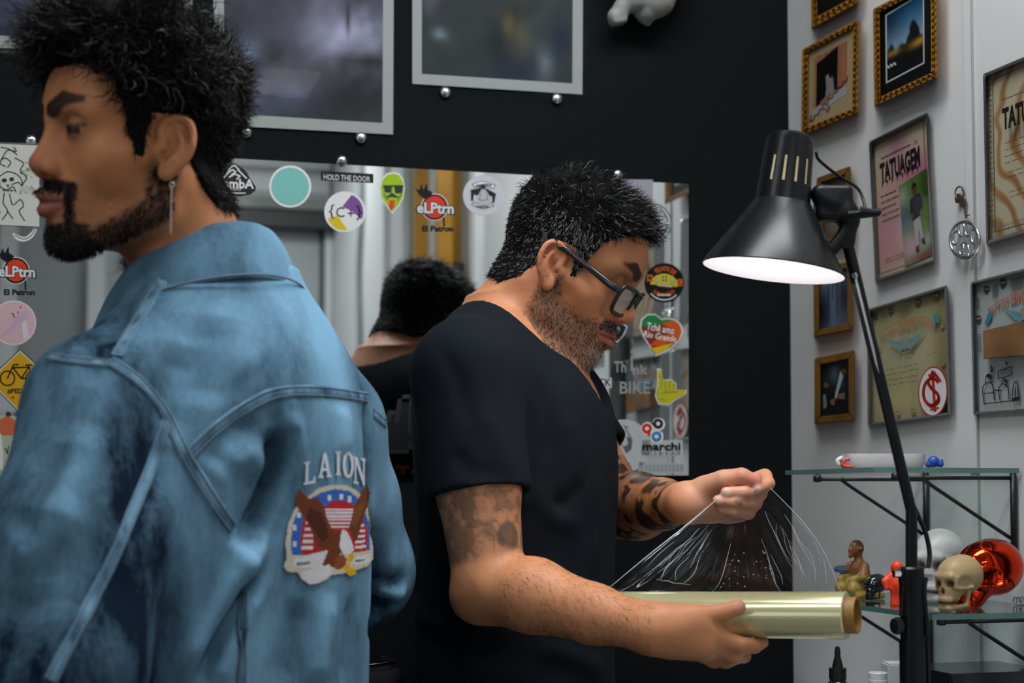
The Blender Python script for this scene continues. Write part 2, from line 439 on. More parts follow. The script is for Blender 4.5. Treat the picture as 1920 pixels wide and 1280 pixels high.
def strands(P, D, L, rad, nseg=5, curl=0., bend=None, seed=1, wave=0., waven=1.5):
    # tapered hair strands as thin three-sided tubes; P roots, D directions, L lengths
    r = np.random.default_rng(seed); N = len(P); t = np.linspace(0, 1, nseg+1)
    D = D/np.linalg.norm(D, axis=1)[:, None]
    a = np.cross(D, r.normal(size=(N, 3))); a /= np.linalg.norm(a, axis=1)[:, None]; b = np.cross(D, a); ph = r.uniform(0, 6.28, N)
    pts = P[:, None]+D[:, None]*(L[:, None]*t)[..., None]
    if bend is not None: pts = pts+bend[:, None]*(L[:, None]*t**2)[..., None]
    pts = pts+a[:, None]*(curl*L[:, None]*t**1.5)[..., None]
    w = wave*L[:, None]*t
    pts = pts+a[:, None]*(w*np.sin(ph[:, None]+t*6.28*waven))[..., None]+b[:, None]*(w*np.cos(ph[:, None]+t*6.28*waven))[..., None]
    rr = (np.asarray(rad)*np.ones(N))[:, None]*(1-t**2*.85)
    V = np.stack([pts+(a[:, None]*math.cos(k*2.094)+b[:, None]*math.sin(k*2.094))*rr[..., None] for k in range(3)], 2).reshape(-1, 3)
    base = (np.arange(N)*(nseg+1)*3)[:, None, None, None]; s = (np.arange(nseg)*3)[None, :, None, None]
    q = np.array([[k, (k+1) % 3, 3+(k+1) % 3, 3+k] for k in range(3)])[None, None]
    return V, (base+s+q).reshape(-1, 4)
# ------------------------------------------------------------------ the room
M_black = mat('black wall paint', '#090f11', .85, spec=.2, noise=(3, .12), bump=(60, .05, .002))
M_white = mat('white wall paint', (.70, .715, .715), .6, noise=(2.2, .06), bump=(90, .08, .002))
M_trim = mat('white trim paint', (.70, .71, .72), .45)
M_ceil = mat('ceiling paint', (.78, .78, .77), .8)
M_floor = mat('grey floor tiles', (.16, .15, .14), .35, noise=(1.5, .2))
M_dark = mat('dark shutter paint', (.035, .04, .042), .5)
M_paneg = mat('grey window pane', (.44, .47, .47), .15, noise=(1.2, .2))
def slab(name, u0, u1, v0, v1, z0, z1, m, kind='structure', parent=None, bevel=0, label=None):
    b = MB(); P = lambda u, v, z: room(u, v, z)
    b.prism([P(u0, v0, z0), P(u1, v0, z0), P(u1, v1, z0), P(u0, v1, z0)], [P(u0, v0, z1), P(u1, v0, z1), P(u1, v1, z1), P(u0, v1, z1)])
    o = b.build(name, m, parent, bevel=bevel)
    if label: o['label'] = label
    if kind and parent is None: o['kind'] = kind
    return o
slab('floor', -ROOM_W-.1, .1, -ROOM_L-.1, .1, -.1, 0, M_floor)
slab('ceiling', -ROOM_W-.1, .1, -ROOM_L-.1, .1, ROOM_H, ROOM_H+.1, M_ceil)
slab('wall_back', -ROOM_W, 0, 0, .1, 0, ROOM_H, M_black)
slab('wall_right', 0, .1, -ROOM_L-.1, .1, 0, ROOM_H, M_white)
slab('wall_left', -ROOM_W-.1, -ROOM_W, -ROOM_L-.1, .1, 0, ROOM_H, M_white)
slab('wall_front', -ROOM_W, 0, -ROOM_L-.1, -ROOM_L, 0, ROOM_H, M_white)
slab('baseboard_right', -.012, 0, -ROOM_L, 0, 0, .09, M_trim)
slab('baseboard_back', -ROOM_W, -.012, -.012, 0, 0, .09, M_trim)
# joint of two wall boards: a flat batten beside a fine grey filler strip
sB = (onR(1821, 300) - CORNER) @ EV
slab('trim_1', -.003, 0, sB-.008, sB+.008, .09, ROOM_H, M_trim)
slab('trim_2', -.0035, 0, sB-.0105, sB-.0085, .09, ROOM_H, mat('grey joint filler', (.34, .36, .37), .9))
# ceiling lamp housings round the tubes' light
for i, (u, v) in enumerate([(-.55, -1.0), (-.8, -3.4), (-2.05, -1.45)]):
    o = slab('ceiling_lamp', u-.62, u+.62, v-.21, v+.21, 2.75, ROOM_H, M_trim, kind=None, bevel=.008)
    setp(o, ['long white ceiling lamp housing nearer the black wall', 'long white ceiling lamp housing nearer the shop front', 'long white ceiling lamp housing towards the left wall'][i], 'ceiling lamp', 'long ceiling lamps')
# things behind the camera, seen only in the mirror: positions read off the mirror image
def onF(px, py):
    P = on_plane(px, py, CORNER+EV*ROOM_L, EV); return (P-CORNER) @ EU, P[2]
def strip_front(name, px0, py0, px1, py1, dep, m, parent=None, off=0., kind='structure'):
    u0, z1 = onF(px0, (py0)); u1, z0 = onF(px1, py1)
    return slab(name, u0, u1, -ROOM_L+off, -ROOM_L+off+dep, max(z0, 0.02), z1, m, kind=kind, parent=parent)
d1 = strip_front('door_1', 436, 300, 607, 1600, .05, mat('shop door paint', (.52, .54, .54), .5))
strip_front('door_glass', 452, 444, 592, 1500, .02, M_paneg, d1, .045)
strip_front('shutter_box', 425, 404, 612, 441, .16, M_dark, d1)
strip_front('shutter_rail', 430, 372, 612, 404, .10, mat('aged shutter paint', (.30, .33, .30), .6, noise=(9, .3)), d1)
strip_front('shutter_rail', 430, 330, 612, 370, .06, M_trim, d1)
strip_front('shutter_rail', 430, 300, 612, 328, .09, M_trim, d1)
strip_front('guide_rail', 594, 441, 601, 1600, .07, M_dark, d1)
strip_front('guide_rail', 602, 441, 609, 1600, .09, M_trim, d1)
# shop window with white bars further along the front wall
w1 = slab('window_1', -3.55, -.95, -ROOM_L, -ROOM_L+.03, .95, 2.45, M_paneg)
for u in (-3.55, -2.9, -2.3, -1.95, -1.62, -1.28, -.95): slab('window_bar', u-.03, u+.03, -ROOM_L+.03, -ROOM_L+.075, .95, 2.45, M_trim, parent=w1)
for z in (.95, 1.32, 1.62, 2.45): slab('window_bar', -3.58, -.92, -ROOM_L+.03, -ROOM_L+.08, z-.035, z+.035, M_trim, parent=w1)
w3 = slab('added_window', -ROOM_W, -ROOM_W+.03, -3.25, -1.95, .95, 2.25, M_paneg)  # unseen window, added on the left wall to go with the fill light
for v in (-3.25, -2.6, -1.95): slab('window_bar', -ROOM_W+.03, -ROOM_W+.055, v-.03, v+.03, .92, 2.28, M_trim, parent=w3)
for z in (.95, 2.25): slab('window_bar', -ROOM_W+.03, -ROOM_W+.055, -3.28, -1.92, z-.03, z+.03, M_trim, parent=w3)
# panelled white door, window casing and a cable on the white wall towards the shop front
d2 = slab('door_2', -.03, 0, -1.78, -1.07, 0, 2.12, M_trim, bevel=.002)
for z0, z1 in ((.15, .75), (.9, 1.45), (1.55, 2.0)):
    for v0, v1 in ((-1.71, -1.46), (-1.38, -1.13)): slab('door_panel', -.042, -.03, v0, v1, z0, z1, M_white, parent=d2, bevel=.004)
slab('door_frame', -.055, 0, -1.07, -1.0, 0, 2.2, M_trim, parent=d2); slab('door_frame', -.055, 0, -1.83, -1.78, 0, 2.2, M_trim, parent=d2)
w2 = slab('window_2', -.02, 0, -.975, -.76, .75, 2.1, M_paneg)
for v in (-.975, -.87, -.765): slab('window_bar', -.045, -.02, v-.014, v+.014, .72, 2.13, M_trim, parent=w2)
for z in (.73, 1.13, 1.5, 1.8, 2.12): slab('window_bar', -.04, -.02, -.989, -.751, z-.016, z+.016, M_trim, parent=w2)
slab('trim_3', -.07, 0, -2.78, -2.60, 0, ROOM_H, M_trim); slab('trim_4', -.05, 0, -3.3, -3.0, 0, ROOM_H, M_white)
cb = MB(); cb.tube(spline([room(-.012, -3.62+.03*math.sin(i*2.1), 2.6-i*.25) for i in range(10)], 5), .011, 6)
setp(cb.build('wall_cable', mat('grey cable', (.25, .27, .27), .5), smooth=True), 'grey cable hanging down the white wall, seen in the mirror', 'cable')
# yellow wooden shelving by the white wall, seen in the mirror left of the dark-haired man
M_ywood = mat('varnished yellow wood', '#b5822c', .4, noise=(6, .25))
M_green = mat('green painted wood', '#3f6a5c', .5)
yw = thing('wooden_shelving', 'yellow wooden shelving with green edge, reflected beside the bearded man', 'shelving', room(-.1, -2.25, 0))
for v in (-2.14, -1.86):
    slab('post', -.14, -.10, v-.02, v+.02, 0, 2.45, M_ywood, parent=yw); slab('post', -.045, -.005, v-.02, v+.02, 0, 2.45, M_ywood, parent=yw)
slab('edge_strip', -.142, -.10, -2.182, -2.162, 0, 2.45, M_green, parent=yw)
for z in (.4, .9, 1.40, 1.78, 2.4): slab('shelf_board', -.14, -.005, -2.12, -1.88, z, z+.05, M_ywood, parent=yw)
slab('back_panel', -.004, -.001, -2.12, -1.88, .9, 2.4, mat('pale panel', (.45, .5, .47), .6), parent=yw)
b = slab('storage_box', -.13, -.05, -2.1, -1.9, 1.832, 1.89, mat('black box card', (.02, .022, .022), .6), kind=None, bevel=.004)
setp(b, 'flat black box on the yellow wooden shelving, seen in the mirror', 'box')
# ------------------------------------------------------------------ mirror, stickers and posters on the black wall
M_mirror = mat('mirror silver', (.80, .84, .84), .015, metal=1.)
M_edge = mat('mirror glass edge', (.25, .4, .38), .15, spec=.6)
M_print = mat('print', (1, 1, 1), .45, attr=True, spec=.35)
M_gloss = mat('vinyl print', (1, 1, 1), .3, attr=True, spec=.4)
M_clear = glass_mat('clear glass', (.97, 1, .99), .05)
M_chrome = mat('chrome', (.75, .76, .77), .12, metal=1.)
M_steel = mat('brushed steel', (.55, .56, .57), .3, metal=1.)
MIRT = .008
def stand(px, py, off, parent, r=.0085):           # round chrome wall stud
    b = MB(); c = onB(px, py, off)
    b.lathe(c, N_BLACK, [(-.006, r*.55), (0, r*.55), (.0, r), (.004, r), (.007, r*.8), (.0085, r*.4), (.009, 0.0005)], 20)
    return b.build('wall_stud', M_chrome, parent, smooth=True)
def mirror_panel(name, quad, label, turn=0., pivot=None):
    t = thing(name, label, 'mirror', onB(*quad[3], 0), 'wall mirror panels')
    f = [onB(x, y, MIRT) for x, y in quad]; k = [onB(x, y, .001) for x, y in quad]
    if turn:
        pv = onB(*pivot, 0.0); c, s = math.cos(turn), math.sin(turn)
        def rot(p):
            d = p-pv; return pv+np.array([c*d[0]-s*d[1], s*d[0]+c*d[1], d[2]])
        f = [rot(p) for p in f]; k = [rot(p) for p in k]
    MB().prism(k, [a+(b-a)*.9 for a, b in zip(k, f)]).build('glass_edge', M_edge, t)
    MB().add(f, [(0, 1, 2, 3)]).build('mirror_face', M_mirror, t)
    return t
mr = mirror_panel('wall_mirror', [(330, 290.7), (1291, 345), (1291, 891), (330, 889)], 'large wall mirror panel covered with stickers behind the man with glasses')
for x, y in ((1068, 325), (1157, 328), (640, 302)): stand(x, y, MIRT, mr)
TURN_L = math.radians(-6.6)
ml = mirror_panel('wall_mirror', [(-260, 257.5), (326, 290.5), (326, 889), (-260, 888)], 'narrower wall mirror panel behind the man in the denim jacket', TURN_L, (-260, 600))
stand(58, 264, .02, ml)
def onM(px, py, o=0.): return onB(px, py, MIRT+.0004+o)
_pv = onB(-260, 600, 0.0); _nL = np.array([math.cos(TURN_L)*N_BLACK[0]-math.sin(TURN_L)*N_BLACK[1], math.sin(TURN_L)*N_BLACK[0]+math.cos(TURN_L)*N_BLACK[1], 0])
def onML(px, py, o=0.): return on_plane(px, py, _pv+_nL*(MIRT+.0004+o), _nL)
def sticker(label, draw, plane=onM, name='sticker', cat='sticker', m=None):
    a = Art(plane, 0.); draw(a); o = a.build(name, m or M_gloss); setp(o, label, cat, 'stickers on the wall mirror'); return o
WHT, BLK = '#e2e3e4', '#14181a'
def d_mountain(a):
    a.poly([(440, 306), (452, 313), (462, 322), (470, 336), (480, 350), (479, 357), (470, 364), (452, 368), (430, 368), (405, 364), (392, 352), (402, 338), (418, 322), (430, 308)], '#0b0f10')
    a.strokes([[(418, 334), (428, 324), (436, 318), (442, 322), (434, 328)], [(430, 332), (440, 326), (450, 330), (444, 336)], [(446, 318), (454, 326), (462, 334)], [(424, 326), (434, 312), (440, 310), (448, 318)]], 2.4, WHT)
    a.text('BombA', 404, 334, 476, 352, WHT, .02, slant=2).text('TATTOO', 412, 352, 452, 357, WHT).strokes([[(408+6*k, 362), (412+6*k, 362)] for k in range(9)], 2, WHT)
sticker('black mountain-shaped tattoo studio sticker at the curly-haired man\'s neck', d_mountain)
def d_teal(a): a.poly(circ(544, 349.5, 39.5), WHT).poly(circ(544, 349.5, 35.5), '#78bdb8')
sticker('plain teal round sticker with white rim', d_teal)
def d_door(a): a.poly([(602, 320), (700, 326), (700, 343), (602, 338)], '#101415').text('HOLD THE DOOR', 607, 326, 694, 336.5, WHT, slant=4.5)
sticker('black strip sticker reading HOLD THE DOOR', d_door)
def d_c(a):
    a.poly(circ(646.5, 397, 38.5), WHT).poly([(642, 387)]+circ(646.5, 397, 34.5, 14, a0=math.radians(-68), a1=math.radians(24))+[(662, 397)], '#7a4e93')
    a.poly([(633, 404)]+circ(646.5, 397, 34.5, 12, a0=math.radians(82), a1=math.radians(158))[::1], '#d6bd15')
    a.text('{', 617, 383, 627, 410, BLK).text('C', 630, 388, 646, 407, BLK).text('+', 652, 393, 664, 406, BLK).text('}', 668, 385, 678, 412, BLK)
sticker('white round sticker with purple and yellow wedges reading {C+}', d_c)
def d_alien(a):
    S = [(737, 322), (749, 325), (757, 337), (759, 353), (757, 370), (748, 386), (735, 401), (724, 386), (714, 370), (712, 350), (716, 334), (725, 325)]
    a.poly(S, WHT); c = np.array([736, 360]); a.poly([tuple(c+(np.array(p)-c)*.92) for p in S], '#9bc31b')
    a.poly(rect(718, 347, 757, 350), '#1b2b2f').poly([(718, 347), (735, 348), (734, 361), (722, 361)], '#26383c').poly([(739, 348), (756, 349), (754, 362), (741, 362)], '#26383c')
    a.poly([(728, 366), (735, 361), (742, 366), (750, 371), (735, 369), (722, 371)], '#22404a').poly([(730, 375), (741, 375), (739, 388), (734, 395), (729, 387)], '#d8402c')
    a.strokes([[(721, 364), (727, 374)], [(752, 364), (746, 374)]], 2, '#5d7d14')
sticker('lime green skull sticker with sunglasses and red tongue', d_alien)
def d_ptrn(ox, oy):
    def f(a):
        q = lambda L: [(x+ox, y+oy) for x, y in L]
        a.poly(q(circ(815, 388, 25.5)), WHT)
        a.poly(q([(778, 352), (786, 357), (790, 345), (794, 356), (801, 342), (802, 355), (806, 358), (795, 370), (788, 367)]), '#101314')
        a.poly(q([(790, 368), (806, 357), (812, 362), (798, 374)]), '#101314')
        a.poly(q(circ(815, 388, 24)), '#0f1213').poly(q(circ(815, 388, 20.5)), '#d9391f')
        a.strokes([q([(832, 408), (833, 424)])], 3, '#0f1213')
        a.text('eLPtrn', 780+ox, 377+oy, 853+ox, 401+oy, '#10181b', .075, slant=2).text('eLPtrn', 782+ox, 378.5+oy, 851+ox, 399.5+oy, '#cfd6da', .03, slant=2)
        a.text('El Patron', 792+ox, 423+oy, 850+ox, 434+oy, '#12171a', .035)
    return f
sticker('red ball and crown El Patron sticker near the top edge of the mirror', d_ptrn(0, 0))
def d_badge(a):
    a.poly(circ(906, 366, 38), '#c9c9d1').poly([(888, 344), (904, 338), (928, 346), (925, 352), (905, 345), (891, 351)], '#e8e8ea')
    a.strokes([[(886, 345), (905, 339), (929, 347), (925, 354), (906, 347), (889, 352), (886, 345)], [(884, 384), (906, 392), (926, 386), (922, 380), (906, 384), (888, 379), (884, 384)]], 1.2, '#2c3438')
    a.poly([(882, 356), (896, 353), (904, 348), (912, 353), (930, 363), (929, 370), (918, 367), (893, 366), (883, 362)], '#1c242a').poly([(883, 360), (889, 360), (887, 377), (883, 376)], '#1c242a').poly([(923, 366), (929, 367), (927, 380), (923, 379)], '#1c242a')
    a.poly([(906, 350), (912, 358), (919, 368), (920, 384), (896, 384), (895, 368), (901, 358)], '#b9babd').poly(circ(906, 354, 4), '#caa').poly(circ(906, 351, 4.5, ry=3.5), '#1c242a')
    a.strokes([[(898, 374), (906, 376), (915, 373)], [(901, 362), (899, 374)], [(912, 362), (914, 373)]], 1, '#565d62').strokes([[(893+5*k, 345-abs(k-3)*-.8), (896+5*k, 345-abs(k-3)*-.8)] for k in range(6)]+[[(893+6*k, 387), (897+6*k, 387)] for k in range(4)], 2.4, '#555b60')
sticker('pale round sticker with a seated figure between two banners', d_badge)
def d_purple(a):
    a.poly([(987, 346), (1003, 350), (1030, 372), (1010, 420), (972, 420), (956, 416), (958, 400), (968, 372)], WHT)
    a.poly([(987, 349), (1001, 352), (1028, 374), (1006, 416), (968, 410), (963, 400), (972, 374)], '#cf8a26')
    for p in ([(992, 354), (1012, 358), (1010, 366), (994, 362)], [(980, 362), (998, 364), (994, 372), (978, 370)], [(976, 380), (992, 378), (996, 396), (974, 412), (968, 402)]): a.poly(p, '#a4589a')
    a.strokes([[(985, 352), (970, 378), (960, 408), (964, 418)]], 2.2, '#8c3f5e')
sticker('orange and purple tattoo-lettering sticker half hidden by the bearded man\'s hair', d_purple)
def d_ring(a):
    a.poly(circ(1222, 418, 38), '#b9bfc4'); R = circ(1222, 418, 36.5, 60); a.strokes([R+[R[0]]], 1.8, '#2a3338')
    a.arc_text('de Tatuagem', 1222, 418, 26.5, 6.5, -82, -6, '#2a3338', .02).strokes([[(1222+30*math.cos(t), 418+30*math.sin(t)), (1222+30*math.cos(t+.1), 418+30*math.sin(t+.1))] for t in np.arange(.45, 2.1, .16)], 3, '#2a3338')
    a.poly(circ(1251, 425, 4), '#2a3338').poly(circ(1251, 425, 2), '#b9bfc4').text('35', 1229, 434, 1241, 446, '#4a5358', .02)
    a.strokes([[(1200, 410), (1212, 400), (1222, 412), (1216, 430)]], 2, '#5d666b')
sticker('translucent round seal sticker beside the bearded man\'s forehead', d_ring)
def d_tape(a): a.poly([(1150, 336), (1224, 336.5), (1224, 374), (1150, 372)], '#9d9aa6').poly([(1150, 372), (1224, 374), (1224, 384), (1150, 382)], '#6f6d7d').poly([(1150, 382), (1229, 384), (1230, 402), (1222, 421), (1195, 430), (1150, 430)], '#a3a0aa')
o = sticker('greyish lilac paper patch at the upper edge of the mirror', d_tape, lambda x, y, o=0.: onM(x, y, o+.0012))
def d_lamp(a):
    a.poly(circ(1245.5, 530, 37), '#0d1112').arc_text('FILHOS DE', 1245.5, 530, 22, 9.5, -128, -40, '#c85a2b', .03).arc_text('LAMPIÃO', 1245.5, 528, 28, 8.5, 138, 42, '#c85a2b', .03, inside=True)
    a.poly(circ(1245, 534, 26, 24, ry=21, a0=math.pi*1.02, a1=math.pi*2.06), '#c2b41b')
    for x, y, r in ((1231, 525, 4), (1246, 522, 5.5), (1261, 528, 4)): a.poly(circ(x, y, r), '#30413f').strokes([[(x-r, y), (x+r, y)], [(x, y-r), (x, y+r)]], 1.5, '#c8cfd0')
    a.poly([(1229, 532), (1262, 535), (1258, 541), (1234, 538)], '#5a3a1c').strokes([[(1232, 534), (1260, 537)]], 2, '#c8cfd0')
    a.poly(rect(1213, 515, 1224, 527), '#d4601e').poly(rect(1270, 523, 1280, 536), '#d4601e').text('M', 1215, 517, 1222, 525, BLK, .03).text('C', 1272, 525, 1278, 534, BLK, .03)
    a.strokes([[(1233+5*k, 553), (1236.5+5*k, 553)] for k in range(5)]+[[(1245.5+32*math.cos(t), 530+32*math.sin(t)), (1245.5+32*math.cos(t+.09), 530+32*math.sin(t+.09))] for t in np.arange(.8, 2.4, .13)], 2.4, '#cfd2d3')
sticker('black round sticker reading FILHOS DE LAMPIAO', d_lamp)
HT = [(1229, 663), (1218, 650), (1206, 632), (1199, 614), (1202, 598), (1213, 589), (1228, 588), (1241, 598), (1252, 596), (1266, 598), (1277, 607), (1281, 621), (1275, 637), (1261, 651), (1245, 661), (1229, 668)]
def d_heart(a):
    c = np.array([1240, 626]); a.poly(HT, '#d6d8d6'); I = [tuple(c+(np.array(p)-c)*.93) for p in HT]; a.poly(I, '#7d2b1c')
    a.poly([(1203, 612), (1204, 600), (1214, 591), (1228, 590), (1240, 600), (1252, 598), (1262, 600), (1240, 606), (1222, 612)], '#1f7a3f').poly([(1240, 607), (1262, 600), (1274, 608), (1278, 620), (1274, 634), (1240, 648), (1218, 648), (1236, 632), (1268, 622)], '#c9551f')
    a.poly([(1220, 653), (1264, 642), (1246, 658), (1231, 664)], '#d0b01d')
    a.text('Tchê amo', 1214, 604, 1264, 618, '#e8e8e6', .012, .3, slant=9).text('Rio Grande.', 1206, 619, 1270, 631, '#e8e8e6', .012, .3, slant=11)
sticker('heart sticker in green, red and yellow reading Tche amo Rio Grande', d_heart)
def d_dark(a):
    a.poly([(1146, 606), (1156, 602), (1170, 606), (1177, 612), (1172, 626), (1164, 636), (1157, 650), (1150, 638), (1142, 622)], '#b9bdbd').poly([(1148, 608), (1156, 605), (1170, 609), (1174, 614), (1168, 628), (1156, 640), (1146, 624)], '#15201f')
    a.poly(circ(1157, 617, 6), '#7b8585').strokes([[(1152, 638), (1157, 646), (1163, 638)]], 3, '#1f3a2c')
sticker('small dark emblem sticker in front of the bearded man\'s lips', d_dark)
def d_think(a):
    g = '#8d9496'
    a.text('Th', 1151, 677, 1174, 698, g, .02).text('i', 1182, 655, 1187, 696, g, .02).text('nk', 1186, 683, 1215, 702, g, .02).text('BIKE', 1162, 715, 1219, 738, g, .02)
sticker('faint grey letters Think BIKE stuck on the mirror', d_think, name='sticker_lettering')
def d_ick(a):
    a.poly([(1100, 706), (1147, 708), (1147, 727), (1100, 724)], '#c6c9ca').text('ICK', 1118, 709, 1146, 724, '#24151c', .02)
    a.poly([(1112, 728), (1132, 726), (1140, 734), (1142, 752), (1134, 764), (1120, 760)], '#b9bcc0').strokes([[(1126, 732), (1134, 740), (1130, 752), (1136, 756)], [(1122, 738), (1128, 748)]], 1.5, '#343c46')
sticker('white sticker ending in ICK behind the black T-shirt front', d_ick)
def d_hand(a):
    S = [(1232, 690), (1240, 691), (1242, 712), (1258, 710), (1268, 718), (1268, 730), (1288, 731), (1287, 738), (1270, 748), (1252, 760), (1234, 758), (1228, 742), (1232, 718)]
    a.poly(S, '#d0d3d2'); c = np.array([1254, 733]); T = [tuple(c+(np.array(p)-c)*.92) for p in S]; a.poly(T, '#bcb41f')
    a.strokes([[(1241, 712), (1240, 728)], [(1248, 713), (1247, 732), (1252, 734)], [(1256, 713), (1255, 732)], [(1264, 718), (1263, 730)], [(1241, 737), (1252, 736), (1270, 734)], [(1232, 746), (1246, 750)], [(1234, 705), (1240, 706)], [(1233, 728), (1233, 740)]], 1.3, '#3c6a55')
sticker('yellow-green hang-loose hand sticker', d_hand)
def d_marchi(a):
    a.poly([(1204, 825), (1280, 825), (1280, 854), (1202, 854)], '#b7bbbe').poly(circ(1214, 803, 12), WHT).poly(circ(1235, 795, 12), WHT).poly(circ(1231, 818, 13), WHT)
    for cx, cy, tip, col in ((1213, 803, (1220, 818), '#c4241e'), (1234, 794, (1220, 793), '#2c1f22'), (1231, 818, (1239, 805), '#2f7fb5')):
        a.poly(circ(cx, cy, 9.5), col).poly([(cx-6, cy+6), (cx+7, cy-6), tip], col).poly(circ(cx, cy, 3.8), '#d9dcdd')
    a.text('marchi', 1204.5, 829, 1276, 844, '#101314', .03).text('BICLETAS'[1:], 1209, 847, 1276, 852, '#3a3f42')
sticker('marchi bicycle shop sticker with red, brown and blue drops', d_marchi)
def d_disc(a):
    a.poly(circ(1170, 836, 50), '#b3b6b9').strokes([[(1172, 802), (1178, 812), (1184, 822), (1182, 838), (1174, 848)], [(1164, 812), (1160, 826), (1168, 836)], [(1170, 798), (1178, 802)]], 2, '#3d4347').poly([(1174, 816), (1186, 824), (1184, 842), (1174, 850), (1168, 838), (1178, 832)], '#565c60')
sticker('large white round sticker with an ink-brush figure behind the tattooed arm', d_disc)
def d_frost(a):
    a.poly([(1198, 866), (1284, 868), (1284, 888), (1198, 886)], '#a7adb0')
    for i in range(11): a.poly(rect(1202+i*7.4, 871, 1206+i*7.4, 884), '#8b9295', same=i > 0)
sticker('frosted strip of faded letters at the mirror\'s lower right corner', d_frost)
# on the narrower panel
def d_skull(a):
    a.poly([(-30, 268), (74, 273), (74, 425), (-30, 420)], '#c5c6bc'); k = '#2a3030'
    L = [[(2, 300), (14, 282), (30, 284), (26, 276)], [(10, 312), (0, 306), (8, 296), (20, 304), (14, 314)], [(0, 330), (14, 322), (30, 326), (40, 336), (42, 348), (34, 342), (22, 346)], [(0, 350), (12, 356), (24, 350), (30, 360)], [(8, 362), (6, 380), (14, 396), (4, 412)], [(18, 364), (24, 384), (38, 374), (44, 386), (36, 396), (46, 414)], [(28, 296), (44, 306), (38, 320), (50, 332), (42, 346)], [(14, 396), (24, 410)], [(2, 276), (18, 280), (32, 290)], [(-10, 330), (0, 345), (-6, 370), (0, 400)]]
    a.strokes([[tuple(p) for p in spline(q, 5)] for q in L], 2.2, k); a.poly(circ(8, 338, 5, ry=4), k).poly(circ(22, 336, 4.5, ry=4), k).poly([(12, 346), (18, 346), (15, 352)], k).strokes([[(4, 356), (26, 357)], [(9, 354), (9, 360)], [(15, 354), (15, 360)], [(21, 354), (21, 360)]], 1.2, k)
    for i in range(26): r = _rng.uniform(0, 1, 2); a.strokes([[(36+r[0]*26, 300+r[1]*60), (40+r[0]*26, 303+r[1]*60)]], 1, '#5a605e')
o = sticker('cream sheet with a skull and snakes ink drawing', d_skull, lambda x, y, o=0.: onML(x, y, o+.002), 'drawing_sheet', 'drawing', M_print)
def d_tail(a): a.poly([tuple(p) for p in spline([(64, 428), (56, 438), (44, 444), (24, 437), (30, 448), (44, 453), (60, 446), (70, 430)], 4)], '#d9dbd9').strokes([[tuple(p) for p in spline([(66, 430), (58, 442), (44, 448), (28, 441)], 5)]], 1.5, BLK)
sticker('white fish-tail sticker below the ink drawing', d_tail, onML)
sticker('red ball and crown El Patron sticker beside the curly-haired man\'s beard', d_ptrn(-785, 119), onML)
def d_pink(a):
    a.poly(circ(26, 605, 42), '#d2cdcf').poly(circ(26, 605, 39.5), '#c9a9b0').poly([(2, 634), (22, 606), (34, 586), (50, 582), (54, 588), (46, 602), (54, 626), (42, 634), (38, 606), (28, 616)], '#bda0b5').poly([(40, 606), (48, 600), (56, 632), (44, 638)], '#cfc5cf')
    a.strokes([[(38, 575), (39, 577)], [(23, 587), (26, 590)], [(26, 592), (27, 594)], [(33, 584), (34, 586)]], 2, '#3a2a30')
sticker('pink round sticker with a drawn hand', d_pink, onML)
def d_bike(a):
    D = [(38, 654), (100, 712), (38, 776), (-24, 712)]; c = np.array([38, 715])
    for k, col in ((1.0, '#1c2436'), (.96, '#c9ccc8'), (.91, '#c99c12')): a.poly([tuple(c+(np.array(p)-c)*k) for p in D], col)
    for cx in (14, 62): R = circ(cx, 709, 13.5, 30); a.strokes([R+[R[0]]], 2.6, BLK)
    a.strokes([[(14, 709), (25, 684), (34, 683)], [(24, 689), (54, 688), (40, 709), (25, 690)], [(40, 709), (62, 709), (54, 686)], [(48, 684), (60, 684)]], 2.6, BLK).text('#PEDALA', 14, 728, 64, 738, BLK, .02).poly(rect(22, 743, 27, 746), '#b02a22')
sticker('yellow diamond bicycle sign sticker reading #PEDALA', d_bike, onML)
def d_orange(a):
    a.poly([(-20, 778), (46, 780), (44, 900), (-20, 900)], '#a9ad9c').poly([(-10, 792), (8, 782), (14, 778), (22, 784), (40, 794), (42, 816), (-10, 816)], '#c3663f').poly(circ(15.5, 776, 5), '#3a3a34').poly([(-10, 820), (2, 812), (6, 850), (6, 880), (-10, 880)], '#d5d6d4').strokes([[(10, 840), (14, 850), (16, 836)]], 2, '#2f4a40')
sticker('orange-shirted figure sticker low beside the denim sleeve', d_orange, onML)

# posters clamped behind glass
M_poster = mat('poster print', (1, 1, 1), .6, attr=True, spec=.2)
def poster(label, gq, wq, iq, fn, studs):
    t = thing('poster', label, 'poster', onB(*gq[3], 0), 'glass-covered posters on the black wall')
    MB().prism([onB(x, y, .001) for x, y in wq], [onB(x, y, .003) for x, y in wq]).build('paper', mat('poster paper', (.36, .365, .36), .7), t)
    Art(onB, .0032).grid(iq, fn, 60, 60).build('picture', M_poster, t)
    MB().prism([onB(x, y, .0042) for x, y in gq], [onB(x, y, .008) for x, y in gq]).build('cover_glass', glass_mat('poster glass', (.96, .98, .98), .004), t)
    for x, y in studs: stand(x, y, .0, t, .0088)
def nfn(fn, amp, seed):
    def f(u, v):
        n = vnoise(np.stack([u*3, v*9+u*4, u*0], 1), 2.0, seed)*.6+vnoise(np.stack([u*12, v*20, u*0], 1), 1.5, seed)*.4
        return fn(u, v)*(1.28+amp*1.28*(n-.5))[:, None]
    return f
fL = nfn(mixc((42, 48, 62), (.8, .3, .3, .4, (66, 72, 96), .9), (.2, .8, .3, .2, (60, 64, 84), .6)), .7, 3)
poster('dark poster behind the curly-haired man\'s head', [(-330, -420), (368, -380), (368, 120), (-330, 80)], [(-320, -410), (360, -372), (361, 110), (-320, 71)], [(-300, -390), (340, -352), (341, 87), (-300, 48)], fL, [(-200, 92), (250, 116)])
